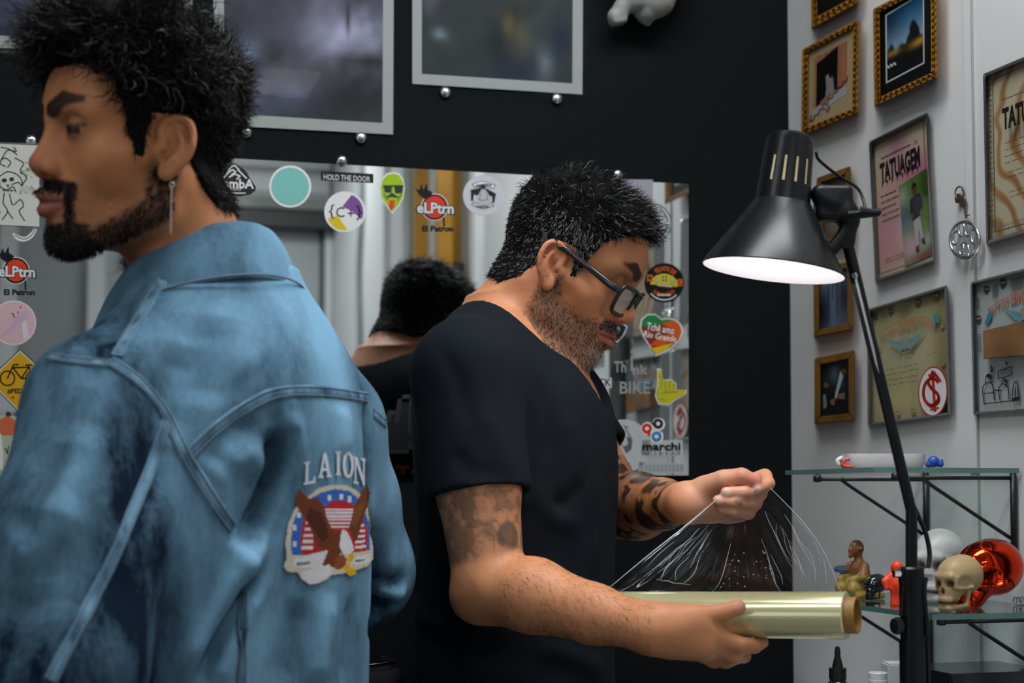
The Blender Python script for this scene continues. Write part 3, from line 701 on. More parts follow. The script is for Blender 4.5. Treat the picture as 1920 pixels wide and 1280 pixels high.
fM = nfn(mixc((47, 47, 54), (.80, .72, .30, .10, (132, 128, 150), .95), (.63, .60, .10, .06, (88, 82, 98), .7), (.95, .52, .25, .05, (28, 28, 32), .95), (.95, .80, .22, .025, (30, 30, 33), .9), (.78, .66, .015, .05, (35, 35, 40), .9), (.14, .80, .09, .06, (74, 82, 104), .8), (.45, .92, .22, .04, (78, 84, 108), .7), (.18, .97, .12, .06, (76, 80, 102), .8), (.5, .83, .6, .02, (66, 64, 70), .5), (.8, .95, .3, .1, (30, 32, 33), .8)), .55, 8)
poster('grey close-up poster between the two men\'s heads', [(394, -380), (747, -362), (746, 260), (394, 243)], [(400, -372), (740, -354), (737, 252), (400, 234)], [(420, -350), (720, -334), (717, 230), (420, 212)], fM, [(461, 249), (676, 259)])
fR = nfn(mixc((40, 45, 46), (.1, .52, .10, .17, (66, 62, 70), .85), (.05, .7, .07, .08, (86, 76, 88), .7), (.12, .86, .05, .02, (110, 124, 132), .7), (.6, .78, .06, .04, (24, 27, 29), .9), (.72, .66, .08, .05, (58, 26, 28), .8), (.58, .82, .05, .05, (98, 80, 40), .7), (.66, .85, .06, .06, (78, 66, 56), .7), (.5, .89, .07, .06, (24, 27, 30), .9), (.92, .86, .08, .07, (24, 26, 44), .9), (.82, .95, .06, .07, (92, 98, 104), .8), (.62, .97, .14, .05, (30, 30, 46), .9), (.9, .6, .1, .08, (64, 60, 56), .7)), .35, 12)
poster('dark poster with blurred flowers above the bearded man', [(766, -440), (1103, -424), (1102, 186), (766, 166)], [(773, -432), (1095, -416), (1092, 177), (773, 157)], [(791, -410), (1076, -396), (1073, 156), (791, 138)], fR, [(834, 174), (1043, 186)])
# white plaster animal ornament high on the black wall: only its feet reach into view
V_ = Vol(onB(1120, 70, .1)-.06, onB(1290, -120, .0)+np.array([.12, .12, .12]), .0022)
p = lambda x, y, o: onB(x, y, o)
chain(V_, [p(1215, -60, .05), p(1192, -5, .045), p(1168, 12, .04), p(1152, 28, .036)], [.05, .022, .0125, .010]); V_.u(rbox(p(1158, 36, .034), (.012, .013, .009), .005, np.stack([nz(EU+np.array([0, 0, .25])), EV, nz(np.array([-.25*EU[0], -.25*EU[1], 1]))], 1)), .01)
chain(V_, [p(1235, -50, .05), p(1228, -2, .045), p(1212, 20, .04), p(1200, 24, .036)], [.05, .03, .017, .009]); chain(V_, [p(1199, 24, .036), p(1208, 34, .034), p(1214, 42, .032)], [.007, .0075, .006])
V_.u(ell(p(1225, -80, .05), (.06, .05, .05)), .03)
setp(link('wall_ornament', npmesh('wall_ornament', *V_.mesh(1)), mat('white plaster', (.30, .31, .30), .6)), 'white plaster animal ornament high on the black wall', 'ornament')
# ------------------------------------------------------------------ framed pictures on the white wall
M_wood = mat('carved yellow-brown wood', '#b07a22', .38, noise=(30, .3), coat=.3)
M_wside = mat('reddish stained wood', '#7a3d16', .45, noise=(14, .25))
M_bronze = mat('brown bronze wood', '#7d5a26', .35, noise=(20, .45), coat=.3)
M_alu = mat('brushed aluminium', (.56, .57, .57), .32, metal=1.)
M_pane = glass_mat('picture glass', (.95, .97, .96), .035, .03)
def lerpq(q, u, v):
    q = np.array(q, float); return tuple(q[0]*(1-u)*(1-v)+q[1]*u*(1-v)+q[2]*u*v+q[3]*(1-u)*v)
def insetq(q, a, b):                # quad moved in by fractions a (sideways) and b (up and down)
    return [lerpq(q, a, b), lerpq(q, 1-a, b), lerpq(q, 1-a, 1-b), lerpq(q, a, 1-b)]
def picture(label, q, t, rim, m_front, m_side, draw, carve=None, recess=.005, cat='picture', group='framed pictures on the white wall'):
    o = thing('picture_frame', label, cat, onR(*q[3], 0), group)
    a, b = rim; inn = insetq(q, a, b); fr = lambda P, off: [onR(x, y, off) for x, y in P]
    names = ('frame_rail', 'frame_stile', 'frame_rail', 'frame_stile')
    for i in range(4):                # four mitred mouldings
        j = (i+1) % 4; loop = [q[i], q[j], inn[j], inn[i]]; mb = MB()
        A, B = fr(loop, .001), fr(loop, t); mid = [(B[0]+B[3])/2, (B[1]+B[2])/2]
        mb.prism(A, B); e = mb.build(names[i], m_front, o, bevel=.0012)
        if m_side is not m_front:
            e.data.materials.append(m_side)
            for p in e.data.polygons:
                if abs(p.normal @ Vector(N_WHITE)) < .5: p.material_index = 1
        if carve: carve(e, [lerpq(loop, u, .5) for u in (0, 1)], loop, t)
    art = Art(onR, t-recess); g = insetq(q, a*.9, b*.9); draw(art, g); art.build('picture', M_print, o)
    MB().add(fr(insetq(q, a*.95, b*.95), t-.0016), [(0, 1, 2, 3)]).build('glass_pane', M_pane, o)
    return o
def carve_dash(e, ends, loop, t):     # dark burnt notches along the moulding, standing slightly proud
    L = np.hypot(*(np.array(loop[1])-np.array(loop[0]))); n = max(3, int(L/13)); a = Art(onR, t+.0002)
    for k in range(n):
        u0, u1 = (k+.18)/n, (k+.72)/n
        a.poly([lerpq(loop, u0, .12), lerpq(loop, u1, .12+.1), lerpq(loop, u1, .40), lerpq(loop, u0+.02, .30)], '#241608', same=k > 0)
        a.poly([lerpq(loop, u0+.3/n, .62), lerpq(loop, u1+.3/n, .60), lerpq(loop, u1+.34/n, .92), lerpq(loop, u0+.3/n, .86)], '#241608', same=True)
    a.strokes([[lerpq(loop, 0, .5), lerpq(loop, 1, .5)]], 1.6, '#301c08')
    a.build('burnt_notches', M_print, e)
P_ = lambda q: (lambda u, v: lerpq(q, u, v))
def lines(a, L, rows, x0, x1, col, w=1.1, seed=1, jit=.0):      # handwriting-like rows of small print
    r = np.random.default_rng(seed)
    for y in rows:
        x = x0; seg = []
        while x < x1-.02:
            n = r.uniform(.03, .09); seg.append([L(x, y), L(min(x+n, x1), y+r.uniform(-jit, jit))]); x += n+r.uniform(.012, .03)
        a.strokes(seg, w, col)
def qtext(a, L, t, u0, v0, u1, v1, col, bold=0., arch=0., shear=0.):
    return a.text(t, 0, 0, 1, 1, col, bold, shear, warp=lambda x, y: L(u0+(u1-u0)*x, v1+(v0-v1)*y-arch*(1-(2*x-1)**2)))
# 1 dark picture at the upper edge
def p1(a, g): a.poly(g, '#15140f'); L = P_(g); a.grid(insetq(g, .12, .1), mixc((24, 26, 24), (.5, .6, .4, .3, (60, 48, 36), .6)), 20, 20)
picture('carved wooden frame with a dark picture, cut off by the top of the photo', [(1520, -165), (1609, -212), (1610, 5), (1521, 54)], .022, (.13, .075), M_wood, M_wside, p1, carve_dash)
# 2 portrait with a handwritten caption
def p2(a, g):
    L = P_(g); a.poly(g, '#b39a76'); i = [L(.14, .13), L(.86, .12), L(.86, .78), L(.14, .86)]
    a.grid(i, mixc(lambda u, v: np.stack([170-20*u, 118-20*u+20*np.sin(u*30), 84+0*u], 1), (.9, .5, .12, .9, (178, 112, 74), .8)), 16, 12)
    a.poly([L(.2, .22), L(.66, .13), L(.66, .66), L(.2, .78)], '#0c0d0f'); a.poly([L(.14, .80), L(.86, .66), L(.86, .78), L(.14, .88)], '#a9aaad')
    a.poly([L(.40, .44), L(.5, .40), L(.56, .5), L(.6, .7), L(.38, .76), L(.42, .6)], '#8d8a88').poly(circ(*L(.46, .47), 5), '#a08c80').poly([L(.44, .4), L(.52, .38), L(.54, .5), L(.49, .48)], '#15161a').poly([L(.28, .74), L(.5, .66), L(.52, .74), L(.3, .8)], '#9c6b55')
    a.strokes([[tuple(p) for p in spline([L(.08+.05*k+.02*(k % 2), .93-.022*k+(.02 if k % 2 else -.012)) for k in range(17)], 3)]], 1.5, '#3a2c22').strokes([[L(.42, .80), L(.5, .86), L(.44, .9), L(.4, .85)], [L(.1, .86), L(.06, .93), L(.12, .94)]], 1.4, '#3a2c22')
picture('carved wooden frame with a small portrait and a handwritten caption', [(1504, 93), (1611, 35), (1609, 211), (1502, 254)], .022, (.105, .068), M_wood, M_wside, p2, carve_dash)
# 3 sunset photograph in a black mount
def p3(a, g):
    L = P_(g); a.poly(g, '#0c0e0f'); i = [L(.12, .07), L(.86, .03), L(.86, .85), L(.12, .87)]; a.poly(i, '#c4c8ca')
    def f(u, v):
        t = np.clip(v/.62, 0, 1)[:, None]; c = np.array([16, 66, 112])*(1-t)+np.array([150, 178, 196])*t
        c = c*(1-.35*np.exp(-((u-.0)/.4)**2-((v-.1)/.3)**2)[:, None]); n = vnoise(np.stack([u*14, v*14, u*0], 1), 1., 4)
        hz = .62-.32*np.exp(-((u-.74)/.16)**2)-.14*np.exp(-((u-.1)/.1)**2)-.06*np.exp(-((u-.4)/.1)**2)+.10*(n-.5)
        k = (1/(1+np.exp(-(v-hz)*60)))[:, None]; gl = np.exp(-((v-.66)/.07)**2-((u-.9)/.3)**2)+.8*np.exp(-((v-.62)/.06)**2-((u-.15)/.25)**2)
        return c*(1-k)+(np.array([16, 17, 18])+gl[:, None]*np.array([170, 120, 30]))*k
    a.grid(insetq(i, .035, .025), f, 60, 60)
    w = [L(.14+.02*k, .66+.01*(k % 3)) for k in range(9)]
    for k, p in enumerate(w): a.poly(rect(p[0], p[1], p[0]+2, p[1]+5), '#b9bdb8', same=k > 0)
picture('carved wooden frame with a sunset sky photograph in a black mount', [(1637, 17), (1757, -46), (1758, 144), (1639, 200)], .026, (.10, .07), M_wood, M_wside, p3, carve_dash)
# 4 pink certificate
def p4(a, g):
    L = P_(g); a.grid(g, mixc((196, 178, 150), (.45, .1, .2, .2, (176, 120, 140), .8), (.8, .35, .35, .12, (178, 96, 128), .85), (.25, .7, .35, .3, (190, 128, 142), .85), (.1, .85, .25, .15, (200, 138, 140), .7)), 24, 40)
    a.strokes([[L(.05, .035), L(.95, .02), L(.95, .975), L(.05, .97), L(.05, .035)]], 2.6, '#7d7663')
    for k in range(26): a.poly([L(.02, .02+k*.037), L(.045, .02+k*.037), L(.045, .04+k*.037), L(.02, .04+k*.037)], '#8f8772', same=k > 0)
    lines(a, L, (.148,), .18, .74, '#4a3038', 2.2, 8); qtext(a, L, 'DE', .77, .135, .83, .16, '#4a3038'); qtext(a, L, 'TATUAGEM', .14, .18, .86, .33, '#16131a', .045)
    for k, x in enumerate((.16, .25, .34, .43, .52, .61, .7, .79)): a.poly([L(x, .32), L(x+.03, .32), L(x+.012, .362)], '#16131a', same=k > 0)
    lines(a, L, (.42, .465, .51, .555, .60), .14, .44, '#5a3440', 1.8, 3); lines(a, L, (.88, .905), .16, .5, '#6a4048', 1.2, 4)
    i = [L(.46, .40), L(.97, .36), L(.985, .97), L(.50, .985)]
    a.grid(i, mixc((72, 104, 40), (.1, .15, .25, .15, (170, 172, 165), .8), (.9, .2, .15, .3, (42, 56, 26), .8), (.15, .45, .25, .14, (66, 92, 128), .95), (.8, .5, .2, .2, (96, 128, 50), .7), (.25, .8, .5, .22, (190, 150, 164), .95), (.9, .8, .25, .1, (160, 165, 165), .8), (.8, .97, .5, .05, (130, 66, 76), .9)), 30, 40)
    M = P_(i); a.poly([M(.42, .12), M(.52, .08), M(.60, .12), M(.62, .18), M(.54, .23), M(.46, .2)], '#5a3a2a').poly([M(.42, .12), M(.5, .065), M(.6, .1), M(.58, .13), M(.48, .12), M(.44, .16)], '#15120f')
    a.poly([M(.36, .25), M(.5, .22), M(.66, .22), M(.78, .3), (M(.78, .44)), M(.68, .42), M(.66, .5), M(.40, .52), M(.34, .42)], '#111318').poly([M(.34, .42), M(.42, .40), M(.44, .46), M(.36, .48)], '#6b4636').poly([M(.70, .42), M(.79, .40), M(.77, .47)], '#6b4636')
    a.poly([M(.42, .51), M(.66, .49), M(.74, .76), M(.66, .78), M(.58, .62), M(.56, .82), (M(.46, .82))], '#a9a3a2').poly([M(.66, .77), M(.76, .75), M(.80, .84), M(.70, .82)], '#27191a').poly([M(.44, .82), M(.56, .81), M(.54, .90), M(.44, .88)], '#3a2628')
picture('pink TATUAGEM certificate in an aluminium frame with a standing man photo', [(1629, 266), (1739, 210), (1753, 489), (1641, 529)], .013, (.035, .018), M_alu, M_alu, p4, recess=.010, cat='certificate')
# 5 brown certificate
def p5(a, g):
    L = P_(g)
    def f(u, v):
        s = np.sin((u*3+np.sin(v*4)*.8)*9+vnoise(np.stack([u*4, v*8, u*0], 1), 1, 2)*5); w = (np.clip(s, 0, 1)*(.75*np.exp(-((u-.32)/.28)**2)+.25))[:, None]
        return np.array([190, 178, 152])*(1-w)+np.array([150, 100, 58])*w
    a.grid(insetq(g, .0, .0), f, 50, 60); a.strokes([[L(.10, .04), L(1, .03)], [L(.10, .04), L(.10, .96)], [L(.1, .96), L(1, .97)]], 1.5, '#4d4638')
    for k in range(60): a.strokes([[L(.03, .02+k*.016), L(.08, .02+k*.016+.012*(-1)**k)]], 1.2, '#6b6454')
    for k in range(40): a.strokes([[L(.12+k*.02, .93), L(.13+k*.02, .955+.012*(-1)**k)]], 1.1, '#6b6454')
    lines(a, L, (.185,), .22, .95, '#5a4a3a', 2.0, 8); qtext(a, L, 'TATUAGEM', .22, .235, .95, .37, '#15130f', .045)
    for r0 in (.45, .49, .53, .57): lines(a, L, (r0,), .25, .95, '#4a4034', 1.3, int(r0*100))
    lines(a, L, (.63, .66, .75, .78), .3, .6, '#3d362c', 1.2, 9)
picture('brown-streaked TATUAGEM certificate at the right edge of the photo', [(1843, 139), (1990, 77), (1992, 415), (1849, 458)], .014, (.03, .02), M_alu, M_alu, p5, recess=.010, cat='certificate')
# winged club certificates
def wings(a, L, cx, cy, s, col):
    for sg in (-1, 1):
        for k in range(5): a.poly([L(cx+sg*.03*s, cy+.012*k*s), L(cx+sg*(.30-.045*k)*s, cy+(-.075+.035*k)*s), L(cx+sg*(.28-.045*k)*s, cy+(-.045+.034*k)*s), L(cx+sg*.03*s, cy+(.02+.012*k)*s)], col, same=k > 0)
    a.poly([L(cx-.07*s, cy-.03*s), L(cx, cy-.05*s), L(cx+.07*s, cy-.03*s), L(cx+.05*s, cy+.05*s), L(cx, cy+.08*s), L(cx-.05*s, cy+.05*s)], col).poly([L(cx-.06*s, cy-.005*s), L(cx+.06*s, cy-.01*s), L(cx+.06*s, cy+.02*s), L(cx-.06*s, cy+.025*s)], '#b98a4a')
    a.strokes([[L(cx-.05*s, cy+.11*s), L(cx+.07*s, cy+.10*s)], [L(cx, cy+.09*s), L(cx+.01*s, cy+.12*s)]], 2.2, col)
def skulls(a, L, spots, col):
    for u, v, r in spots:
        p = L(u, v); a.poly(circ(p[0], p[1], r*.75, 14, ry=r), col).poly(circ(p[0]-r*.3, p[1], r*.22, 8), '#c9c4ac').poly(circ(p[0]+r*.3, p[1]-r*.1, r*.22, 8), '#c9c4ac').poly(rect(p[0]-r*.35, p[1]+r*.55, p[0]+r*.3, p[1]+r*1.2), col)
def p6(a, g):
    L = P_(g); a.grid(g, mixc((176, 168, 128), (.5, .45, .4, .2, (190, 182, 146), .8), (.95, .5, .1, .5, (132, 110, 66), .7), (.3, .97, .3, .08, (168, 132, 96), .6), (.85, .04, .2, .05, (120, 96, 62), .6)), 24, 30)
    skulls(a, L, [(.08, .07, 6), (.28, .06, 7), (.64, .05, 8), (.88, .04, 9)], '#6b5a3c'); skulls(a, L, [(.95, .3, 5), (.95, .6, 5), (.35, .95, 6), (.55, .95, 6), (.72, .93, 7)], '#8a7a50')
    for k in range(9): a.strokes([[L(.14+.018*(k % 3), .05+.014*(k//3)), L(.2, .05+.014*(k//3))], [L(.38, .05+.012*(k//2)), L(.52, .045+.012*(k//2))]], 1.2, '#7a6a48')
    qtext(a, L, 'TATTOO CENTER MOTOR CLUB', .12, .225, .86, .29, '#bb7d55', .02, .075); qtext(a, L, 'DO BRASIL', .37, .215, .62, .255, '#b98a62', .02)
    a.poly([L(.84, .19), L(.9, .18), L(.92, .27), L(.88, .25), L(.85, .27)], '#3f8f9c').poly([L(.08, .34), L(.12, .33), L(.12, .4), L(.09, .39)], '#3f8f9c'); wings(a, L, .46, .35, .85, '#6f9ba0')
    lines(a, L, (.5,), .75, .9, '#6b6044', 1.2, 2); lines(a, L, (.56, .605, .65, .695), .2, .62, '#6b6044', 1.2, 3, .01)
def badge(a, L, cx, cy):
    R = lambda rx, ry: [L(cx+rx*math.cos(t), cy+ry*math.sin(t)) for t in np.linspace(0, 6.2832, 36, endpoint=False)]
    a.poly(R(.178, .198), '#b5241c').poly(R(.165, .186), '#d9dadb')
    red = '#b5241c'; S = [[(-.04, -.13), (.03, -.145)], [(0, -.16), (.02, .155)]]
    a.strokes([[L(cx+x, cy+y) for x, y in q] for q in S], 5.5, red)
    c = [L(cx+.10*math.cos(t)-.015, cy+.105*math.sin(t)) for t in np.linspace(.7, 5.6, 22)]; s = [L(cx+x, cy+y) for x, y in [tuple(p) for p in spline([(.075, -.09), (.03, -.125), (-.05, -.09), (-.02, -.03), (.06, .03), (.06, .09), (-.02, .115), (-.075, .08)], 6)]]
    a.strokes([c, s], 5.5, red).strokes([[L(cx-.03, cy+.14), L(cx+.06, cy+.135)], [L(cx-.095, cy+.06), L(cx-.065, cy+.10)], [L(cx+.06, cy-.11), L(cx+.095, cy-.07)]], 4, red)
q6 = [(1626, 580), (1776, 534), (1783, 777), (1627, 798)]
picture('yellowed club certificate with blue wings in an aluminium frame', q6, .014, (.035, .02), M_alu, M_alu, p6, recess=.010, cat='certificate')
a6 = Art(onR, .0135); badge(a6, P_(q6), .79, .80)
o = a6.build('sticker', M_gloss); setp(o, 'white oval sticker with red SC monogram on the yellowed certificate', 'sticker')
def p7(a, g):
    L = P_(g); a.poly(g, '#b2b7ba'); skulls(a, L, [(.16, .07, 8), (.34, .05, 9), (.7, .05, 9), (.06, .28, 7)], '#4c4a46')
    for k in range(8): a.strokes([[L(.22, .055+.012*k), L(.28, .05+.012*k)], [L(.43, .04+.012*k), L(.56, .035+.012*k)], [L(.04, .12+.012*k), L(.07, .12+.012*k)], [L(.04, .4+.018*k), L(.08, .405+.018*k)]], 1.3, '#55544f')
    qtext(a, L, 'TATTOO CENTER MOTOR CLUB', .16, .22, 1.0, .30, '#c07a5a', .02, .09); qtext(a, L, 'DO BRASIL', .43, .18, .72, .225, '#c07a5a', .02)
    a.poly([L(.12, .33), L(.19, .22), L(.21, .29), L(.17, .33)], '#3b87a0'); wings(a, L, .58, .30, .8, '#6f9fae')
    k = '#1c2228'
    a.strokes([[tuple(p) for p in spline([L(u, v) for u, v in q], 4)] for q in ([(.10, .93), (.09, .82), (.14, .78), (.2, .8), (.22, .92)], [(.12, .78), (.14, .72), (.19, .73), (.18, .79)], [(.1, .86), (.22, .86)], [(.28, .92), (.27, .84), (.32, .80), (.38, .84), (.38, .92)], [(.31, .8), (.33, .76), (.37, .79), (.35, .82)], [(.22, .84), (.3, .85)], [(.42, .92), (.44, .82), (.48, .80), (.5, .92)], [(.46, .92), (.46, .84)], [(.1, .94), (.5, .93)])], 1.8, k)
    a.strokes([[L(.27, .70), L(.42, .68), L(.42, .74), L(.27, .76), L(.27, .70)]], 1.6, k); qtext(a, L, 'TATTOO', .29, .695, .41, .735, k); a.poly([L(.13, .73), L(.16, .71), L(.2, .74), L(.17, .755)], k).poly([L(.32, .77), L(.36, .78), L(.37, .80), L(.34, .79)], k)
    a.strokes([[L(.19, .66), L(.2, .69), L(.185, .7)], [L(.36, .64), L(.37, .66)]], 3, k).poly([L(.42, .915), L(.51, .9), L(.5, .935), L(.42, .94)], k)
q7 = [(1819, 529), (1995, 484), (1997, 766), (1825, 777)]
picture('white club certificate with a small cartoon, right edge of the photo', q7, .014, (.025, .018), M_alu, M_alu, p7, recess=.010, cat='certificate')
b = MB(); bq = [(1843, 620), (1960, 592), (1960, 664), (1844, 673)]; b.prism([onR(x, y, .0145) for x, y in bq], [onR(x, y, .023) for x, y in bq])
setp(b.build('wooden_plank', mat('oiled plank wood', '#7d5a34', .5, noise=(18, .5)), bevel=.001), 'small brown wooden plank fixed across the white certificate', 'plank')
# small bronze-coloured frames by the black wall
def p8(a, g): L = P_(g); a.grid(g, mixc((70, 50, 34), (.6, .3, .4, .2, (74, 120, 112), .8), (.5, .8, .5, .2, (160, 152, 140), .6)), 16, 24)
picture('bronze wooden frame half hidden behind the black lamp head', [(1531, 334), (1594, 311), (1598, 448), (1533, 463)], .02, (.16, .09), M_bronze, M_wood, p8)
def p9(a, g):
    a.grid(g, mixc((96, 104, 128), (.1, .7, .25, .35, (22, 26, 36), .95), (.5, .5, .12, .6, (118, 132, 162), .8), (.9, .5, .2, .3, (40, 44, 58), .9), (.3, .2, .2, .1, (130, 140, 160), .7)), 24, 30)
    L = P_(g); a.strokes([[L(.35, .2), L(.33, .9)], [L(.62, .15), L(.63, .85)], [L(.5, .1), L(.48, .5)], [L(.8, .2), L(.82, .6)]], 1.6, '#262c3c')
picture('bronze wooden frame with a bluish interior photo below the lamp shade', [(1525, 506), (1598, 488), (1600, 617), (1526, 632)], .02, (.14, .10), M_bronze, M_wood, p9)
def p10(a, g):
    L = P_(g); a.poly(g, '#0f1316'); a.grid(g, mixc((16, 20, 24), (.5, .25, .2, .2, (96, 108, 118), .85), (.18, .35, .1, .12, (60, 52, 48), .7), (.75, .4, .1, .15, (36, 72, 104), .8)), 24, 30)
    a.poly([L(.70, .2), L(.8, .3), L(.56, .7), L(.5, .66)], '#b9bdc0').poly([L(.36, .7), L(.52, .68), L(.5, .8), L(.38, .8)], '#8a6450').poly([L(.6, .62), L(.85, .6), L(.84, .72), L(.62, .7)], '#8a6450').poly([L(.1, .6), L(.2, .58), L(.24, .82), L(.12, .86)], '#7c8890').poly(circ(*L(.22, .42), 5), '#72533f').poly(circ(*L(.82, .22), 5), '#5e4434')
picture('bronze wooden frame with a dark photo of two people, lowest of its column', [(1527, 672), (1602, 656), (1603, 788), (1527, 795)], .02, (.15, .11), M_bronze, M_wood, p10)
# keys on a nail
k = thing('key_bunch', 'small bunch of old keys hanging on a nail', 'keys', onR(1801, 352, 0))
MB().tube([onR(1804, 352, 0), onR(1804, 352, .012)], .0015, 8).build('nail', M_steel, k)
M_old = mat('tarnished brass', '#6b6350', .4, metal=.8)
b = MB(); b.tube([onR(1799+8*math.cos(t), 362+12*math.sin(t), .008) for t in np.linspace(0, 6.28, 16, endpoint=False)], .0011, 6, closed=True); b.build('key_ring', M_old, k, smooth=True)
for (x0, y0, x1, y1, o) in ((1797, 372, 1793, 380, .006), (1806, 380, 1812, 408, .008)):
    b = MB(); b.lathe(onR(x0, y0, o), N_WHITE, [(-.0015, .0005), (-.0015, .0065), (.0015, .0065), (.0015, .0005)], 14); b.tube([onR(x0, y0, o), onR(x1, y1, o)], .002, 6, flat=.5); b.tube([onR(x1, y1-4, o), onR(x1+5, y1-5, o)], .0016, 6, flat=.5); b.build('key', M_old, k)
# pressed metal disc with oval cut-outs (five ovals around a heart-shaped middle)
disc = thing('metal_ornament', 'round openwork chrome ornament hanging below the keys', 'ornament', onR(1810, 484, 0))
b = MB(); c0 = (1809, 450)
R2 = lambda cx, cy, rx, ry, rot=0, n=22: [onR(x, y, .012) for x, y in circ(cx, cy, rx, n, ry=ry, rot=rot)]
b.tube(R2(*c0, 27, 34, 0, 36), .0022, 8, closed=True); b.build('rim', M_chrome, disc, smooth=True)
for (x, y, rx, ry, rot) in ((1793, 446, 6, 13, .2), (1803, 430, 6, 13, 0), (1816, 430, 6, 13, .1), (1827, 444, 6, 14, -.1), (1808, 469, 9, 13, 0)):
    b = MB(); b.tube(R2(x, y, rx, ry, rot), .0019, 8, closed=True); b.build('openwork_ring', M_chrome, disc, smooth=True)
b = MB(); b.tube([onR(1808, 455, .012), onR(1806, 470, .012), onR(1808, 480, .011)], .0022, 8); b.build('centre_bar', M_chrome, disc, smooth=True)
b = MB(); b.tube([onR(1809, 416, 0), onR(1809, 417, .014)], .0012, 6); b.build('nail', M_steel, disc)
# ------------------------------------------------------------------ glass shelves on the white wall and what stands on them
M_sglass = glass_mat('shelf glass', (.90, .97, .95), .05)
M_sedge = mat('green glass edge', (.10, .22, .20), .15, spec=.6)
M_wire = mat('black wire', (.012, .014, .015), .4)
DEP = .2023
def wp(m, dep, z):                   # m metres from the camera-side end point along the wall, dep from the wall
    return CORNER+EV*m-EU*dep+np.array([0, 0, z])
S0 = (onR(1918, 880)-CORNER) @ EV    # wall position of the right edge of the photo
Z1, Z2 = CAMZ+.034, CAMZ-.131
def glass_shelf(label, m0, m1, z, th=.006):
    t = thing('glass_shelf', label, 'shelf', wp(m0, 0, z), 'glass shelves on the white wall')
    q = [(m0, .006), (m1, .006), (m1, DEP), (m0, DEP)]
    P = [wp(a, b, z-th) for a, b in q]; Q = [wp(a, b, z) for a, b in q]
    MB().prism(P, Q).build('glass_plate', M_sglass, t)
    for i in range(4):
        j = (i+1) % 4; e = MB(); o = .0006*nz((P[i]+P[j])/2-(P[0]+P[2])/2)
        e.add([P[i]+o, P[j]+o, Q[j]+o, Q[i]+o], [(0, 1, 2, 3)]); e.build('polished_edge', M_sedge, t)
    return t
def bracket(t, m, z, drop=.10):
    b = MB(); b.tube([wp(m, .006, z), wp(m, .006, z-drop)], .0042, 8); b.build('wall_strip', M_wire, t, smooth=True)
    b = MB(); b.tube([wp(m, .006, z-.006), wp(m, DEP-.035, z-.006)], .0024, 8); b.lathe(wp(m, DEP-.035, z-.004), (0, 0, 1), [(-.006, .0005), (-.005, .0055), (.003, .0055), (.004, .0005)], 12); b.build('support_rod', M_wire, t, smooth=True)
    b = MB(); b.tube(spline([wp(m, DEP-.075, z-.006), wp(m, DEP-.078, z-.012), wp(m, .01, z-drop*.80)], 6), .0024, 8); b.build('brace_rod', M_wire, t, smooth=True)
t1 = glass_shelf('upper glass shelf on black wire brackets', S0, S0+.237, Z1)
for m in (S0+.012, S0+.215): bracket(t1, m, Z1-.006)
t2 = glass_shelf('lower glass shelf carrying the skulls', S0-.123, S0+.25, Z2)
for m in (S0-.085, S0+.21): bracket(t2, m, Z2-.006)
# counter under the shelves; lamp and bottles stand on it
ZC = .95
ct = thing('counter', 'white counter along the white wall below the shelves', 'counter', wp(S0, 0, 0))
def ctb(name, m0, m1, d0, d1, z0, z1, m): 
    b = MB(); b.prism([wp(a, d, z0) for a, d in ((m0, d0), (m1, d0), (m1, d1), (m0, d1))], [wp(a, d, z1) for a, d in ((m0, d0), (m1, d0), (m1, d1), (m0, d1))]); return b.build(name, m, ct, bevel=.002)
ctb('worktop', -1.6, -.02, .014, .36, ZC-.03, ZC, mat('counter top', (.55, .56, .56), .35))
ctb('cabinet_body', -1.58, -.03, .016, .33, .1, ZC-.031, M_trim); ctb('plinth', -1.58, -.03, .016, .29, 0, .1, M_dark)
for i in range(3):
    m0 = -1.57+i*.513; d = ctb('cabinet_door', m0, m0+.50, .331, .349, .12, ZC-.05, M_trim)
    b = MB(); b.tube([wp(m0+.05, .36, .72), wp(m0+.05, .36, .84)], .005, 8); b.build('handle', M_steel, d)

